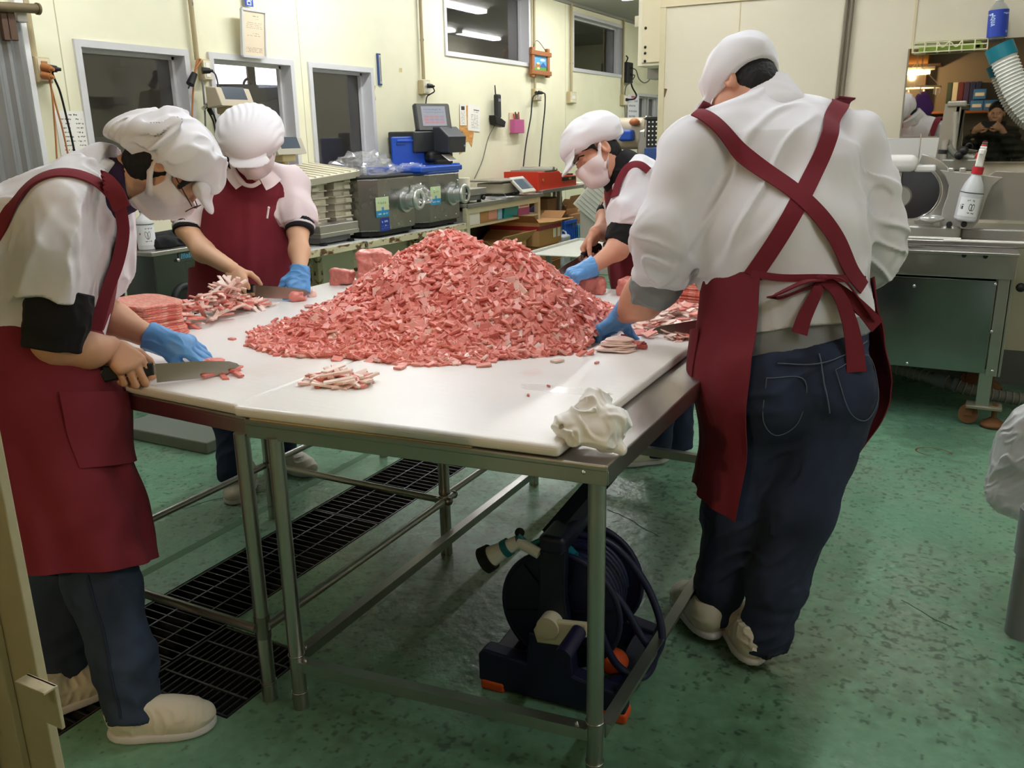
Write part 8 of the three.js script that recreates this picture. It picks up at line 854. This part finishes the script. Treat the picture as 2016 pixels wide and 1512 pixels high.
    const hair = new Sdf(.012).ell(add(hc, [0, .05, .015]), [.084, .085, .102], hax).cut(add(hc, [0, .045, -.07]), [0, -.6, -.8]).cut(add(hc, [0, .0, 0]), [0, -1, 0]); obj('hair', [meshSdf(hair, [.1, 1.5, .2], [.45, 1.8, .6], .006)], cloth.hair, p); for (const e of [-1, 1]) obj('eye', [ball(add(hc, [e * .031, .001, -.083]), .008, 10)], M.dark, p);
    const camo = std(0xffffff, .9, 0, { vertexColors: true }), jk = new Sdf(.05); jk.sec([.27, .85, .46], [.27, 1.36, .46], [1, 0, 0], [.23, .17], [.21, .14]).chain([[.1, 1.36, .44], [.0, 1.19, .32], [.085, 1.4, .18]], [.095, .085, .055]).chain([[.44, 1.36, .44], [.52, 1.19, .32], [.335, 1.41, .18]], [.095, .085, .055]).sec([.27, 1.4, .46], [.27, 1.47, .45], [1, 0, 0], [.11, .1], [.09, .085]).cut([.27, 1.485, .4], [0, 1, -.3]).cut([.27, .84, 0], [0, -1, 0]).fold((x, y, z) => .012 * Math.sin(y * 80) + .01 * noise3(x * 12, y * 12, z * 12));
    obj('jacket', [meshSdf(jk, [-.2, .7, .0], [.75, 1.6, .75], .01)], camo, p, { color: (x, y, z) => { const n = fbm(x * 9, y * 9, z * 9, 2); return n > .12 ? [.028, .03, .018] : n > -.1 ? [.018, .018, .017] : [.04, .04, .025]; } }); tag(obj('phone', [rbox(.15, .075, .009, .004, .21, 1.475, .075)], M.black), 'black phone held up by the reflected person', 'phone');
    const j = new Sdf(.04).sec([.27, .75, .46], [.27, .9, .46], [1, 0, 0], [.17, .13], [.18, .14]).chain([[.18, .8, .46], [.17, .45, .46], [.16, .06, .46]], [.1, .08, .06]).chain([[.36, .8, .46], [.37, .45, .46], [.38, .06, .46]], [.1, .08, .06]).cut([0, .05, 0], [0, -1, 0]); obj('trousers', [meshSdf(j, [.0, 0, .2], [.6, 1.1, .75], .015)], cloth.denimDark, p); shoe(p, [.16, 0, .55], [.14, 0, .28]); shoe(p, [.38, 0, .55], [.4, 0, .28]); }
  { // shelf, boxes and binders on the wall behind
    const y0 = [0.112,1.66,-13.35][1], s = thing('wall_shelf', 'dark wooden wall shelf reflected in the mirror', 'shelf'); obj('board', [bx(-.6, 1.4, y0 - .03, y0, 1.95, 2.29, .004)], M.wood, s); obj('lower_board', [bx(-.6, 1.4, y0 - .75, y0 - .72, 1.95, 2.29, .004)], M.wood, s); obj('side', [bx(-.62, -.58, 0, y0 + .9, 1.95, 2.29), bx(1.4, 1.44, 0, y0 + .9, 1.95, 2.29)], M.woodDark, s);
    const b0 = [-0.018,1.772,-13.35][0], b1 = [0.128,1.767,-13.35][0], b2 = [0.291,1.762,-13.35][0], bm = std(0x3f7fc4, .5); [[b0, b1, 0], [b1 + .01, b2, 0], [b0 + .02, b1 + .02, .14]].forEach(([p, q, h], i) => { const k = thing('glove_box', ['blue glove box on the reflected shelf, left of two', 'blue glove box on the reflected shelf, right of two', 'blue glove box lying on top of another on the reflected shelf'][i], 'box'); obj('carton', [bx(p, q, y0 + h, y0 + h + .125, 1.98, 2.2, .004)], bm, k); obj('stripe', [bx(p + .02, q - .02, y0 + h + .04, y0 + h + .08, 1.976, 1.98)], M.paper, k); });
    const q0 = [-0.316,1.781,-13.35][0]; ['dark green', 'white', 'dark red', 'purple', 'dark blue', 'navy'].forEach((c, i) => tag(obj('binder', [bx(q0 + i * .068, q0 + .06 + i * .068, y0, y0 + .36, 2.0, 2.26, .004)], std([0x20362a, 0xb9b5a8, 0x5a2028, 0x3b2a55, 0x1f2b58, 0x16204a][i], .5)), c + ' binder on the reflected shelf', 'binder'));
    [0, 1, 2].forEach((i) => tag(obj('storage_box', [bx(q0 + i * .3, q0 + .26 + i * .3, y0 - .72, y0 - .35 - i * .05, 1.98, 2.25, .006)], std([0x46617c, 0x6c777c, 0x2f6f74][i], .5)), ['slate blue', 'grey', 'teal'][i] + ' storage box on the lower reflected shelf', 'box')); }
  { const c = [-0.715,2.138,-12.9], L = thing('warm_lamp', 'warm tube lamp reflected at the top of the mirror', 'lamp', [c[0], c[1], 1.6]); obj('tube', [cyl([-.32, 0, 0], [.2, 0, 0], .022, .022, 12)], std(0xfff2d8, .5, 0, { emissive: 0xffd9a0, emissiveIntensity: 5 }), L); obj('fixture', [bx(-.36, .26, .03, .07, -.05, .05, .006)], M.cream, L); parts('hanger', [cyl([-.2, .07, 0], [-.2, 3 - c[1], 0], .006, .006, 6), cyl([.1, .07, 0], [.1, 3 - c[1], 0], .006, .006, 6)], M.grey, L); const l = new THREE.PointLight(0xffd9a0, 1.2, 0, 2); l.position.set(c[0], c[1] - .05, 1.55); scene.add(l); tag(obj('orange_carton', [bx(c[0] - .4, c[0] + .15, c[1] + .12, c[1] + .45, 1.85, 2.28, .006)], std(0xa5702f, .7)), 'orange brown carton on a high shelf over the warm lamp, in reflection', 'box'); tag(obj('carton_shelf', [bx(c[0] - .5, c[0] + .3, c[1] + .095, c[1] + .12, 1.85, 2.29)], M.woodDark), 'high wooden shelf under the orange carton, in reflection', 'shelf'); }
  { const c = [-0.651,1.944,-12.6], h = thing('peg_hanger', 'pale peg hanger with clothes, reflected in the mirror', 'hanger', [c[0], c[1], 1.3]); obj('ring', [new THREE.TorusGeometry(.3, .012, 8, 40).rotateX(Math.PI / 2)], M.cream, h); for (let k = 0; k < 10; k++) { const a = k * .628; obj('peg', [rbox(.02, .08, .012, .004, Math.cos(a) * .3, -.05, Math.sin(a) * .3)], M.white, h); } parts('suspension', [cyl([0, 0, 0], [0, 3 - c[1], 0], .005, .005, 6), cyl([-.3, 0, 0], [0, .3, 0], .005, .005, 6), cyl([.3, 0, 0], [0, .3, 0], .005, .005, 6)], M.cream, h);
    const cl = (dx, m, n, l) => { const f = new Sdf(.04).ell([c[0] + dx, c[1] - .2, 1.3 - .2], [.08, .13, .05]).ell([c[0] + dx + .03, c[1] - .26, 1.1], [.09, .09, .05]).fold(wrinkles(.02, 14, [.1, 1, .1], 3, dx * 10)); tag(obj(n, [meshSdf(f, [c[0] + dx - .2, c[1] - .45, .95], [c[0] + dx + .25, c[1] + .02, 1.25], .012)], m), l, 'cloth'); }; cl(.12, std(0x6a3fa0, .8), 'purple_cloth', 'purple cloth pegged on the reflected hanger'); cl(-.06, std(0xe3cfc4, .8), 'pink_cloth', 'pale pink cloth pegged on the reflected hanger'); }
  scene.children.slice(before).forEach((o) => { if (!o.isLight || o.isPointLight) o.position.x -= o.name.startsWith('person') || o.name === 'phone' ? .235 : .27; });
}
renderer.render(scene, camera);
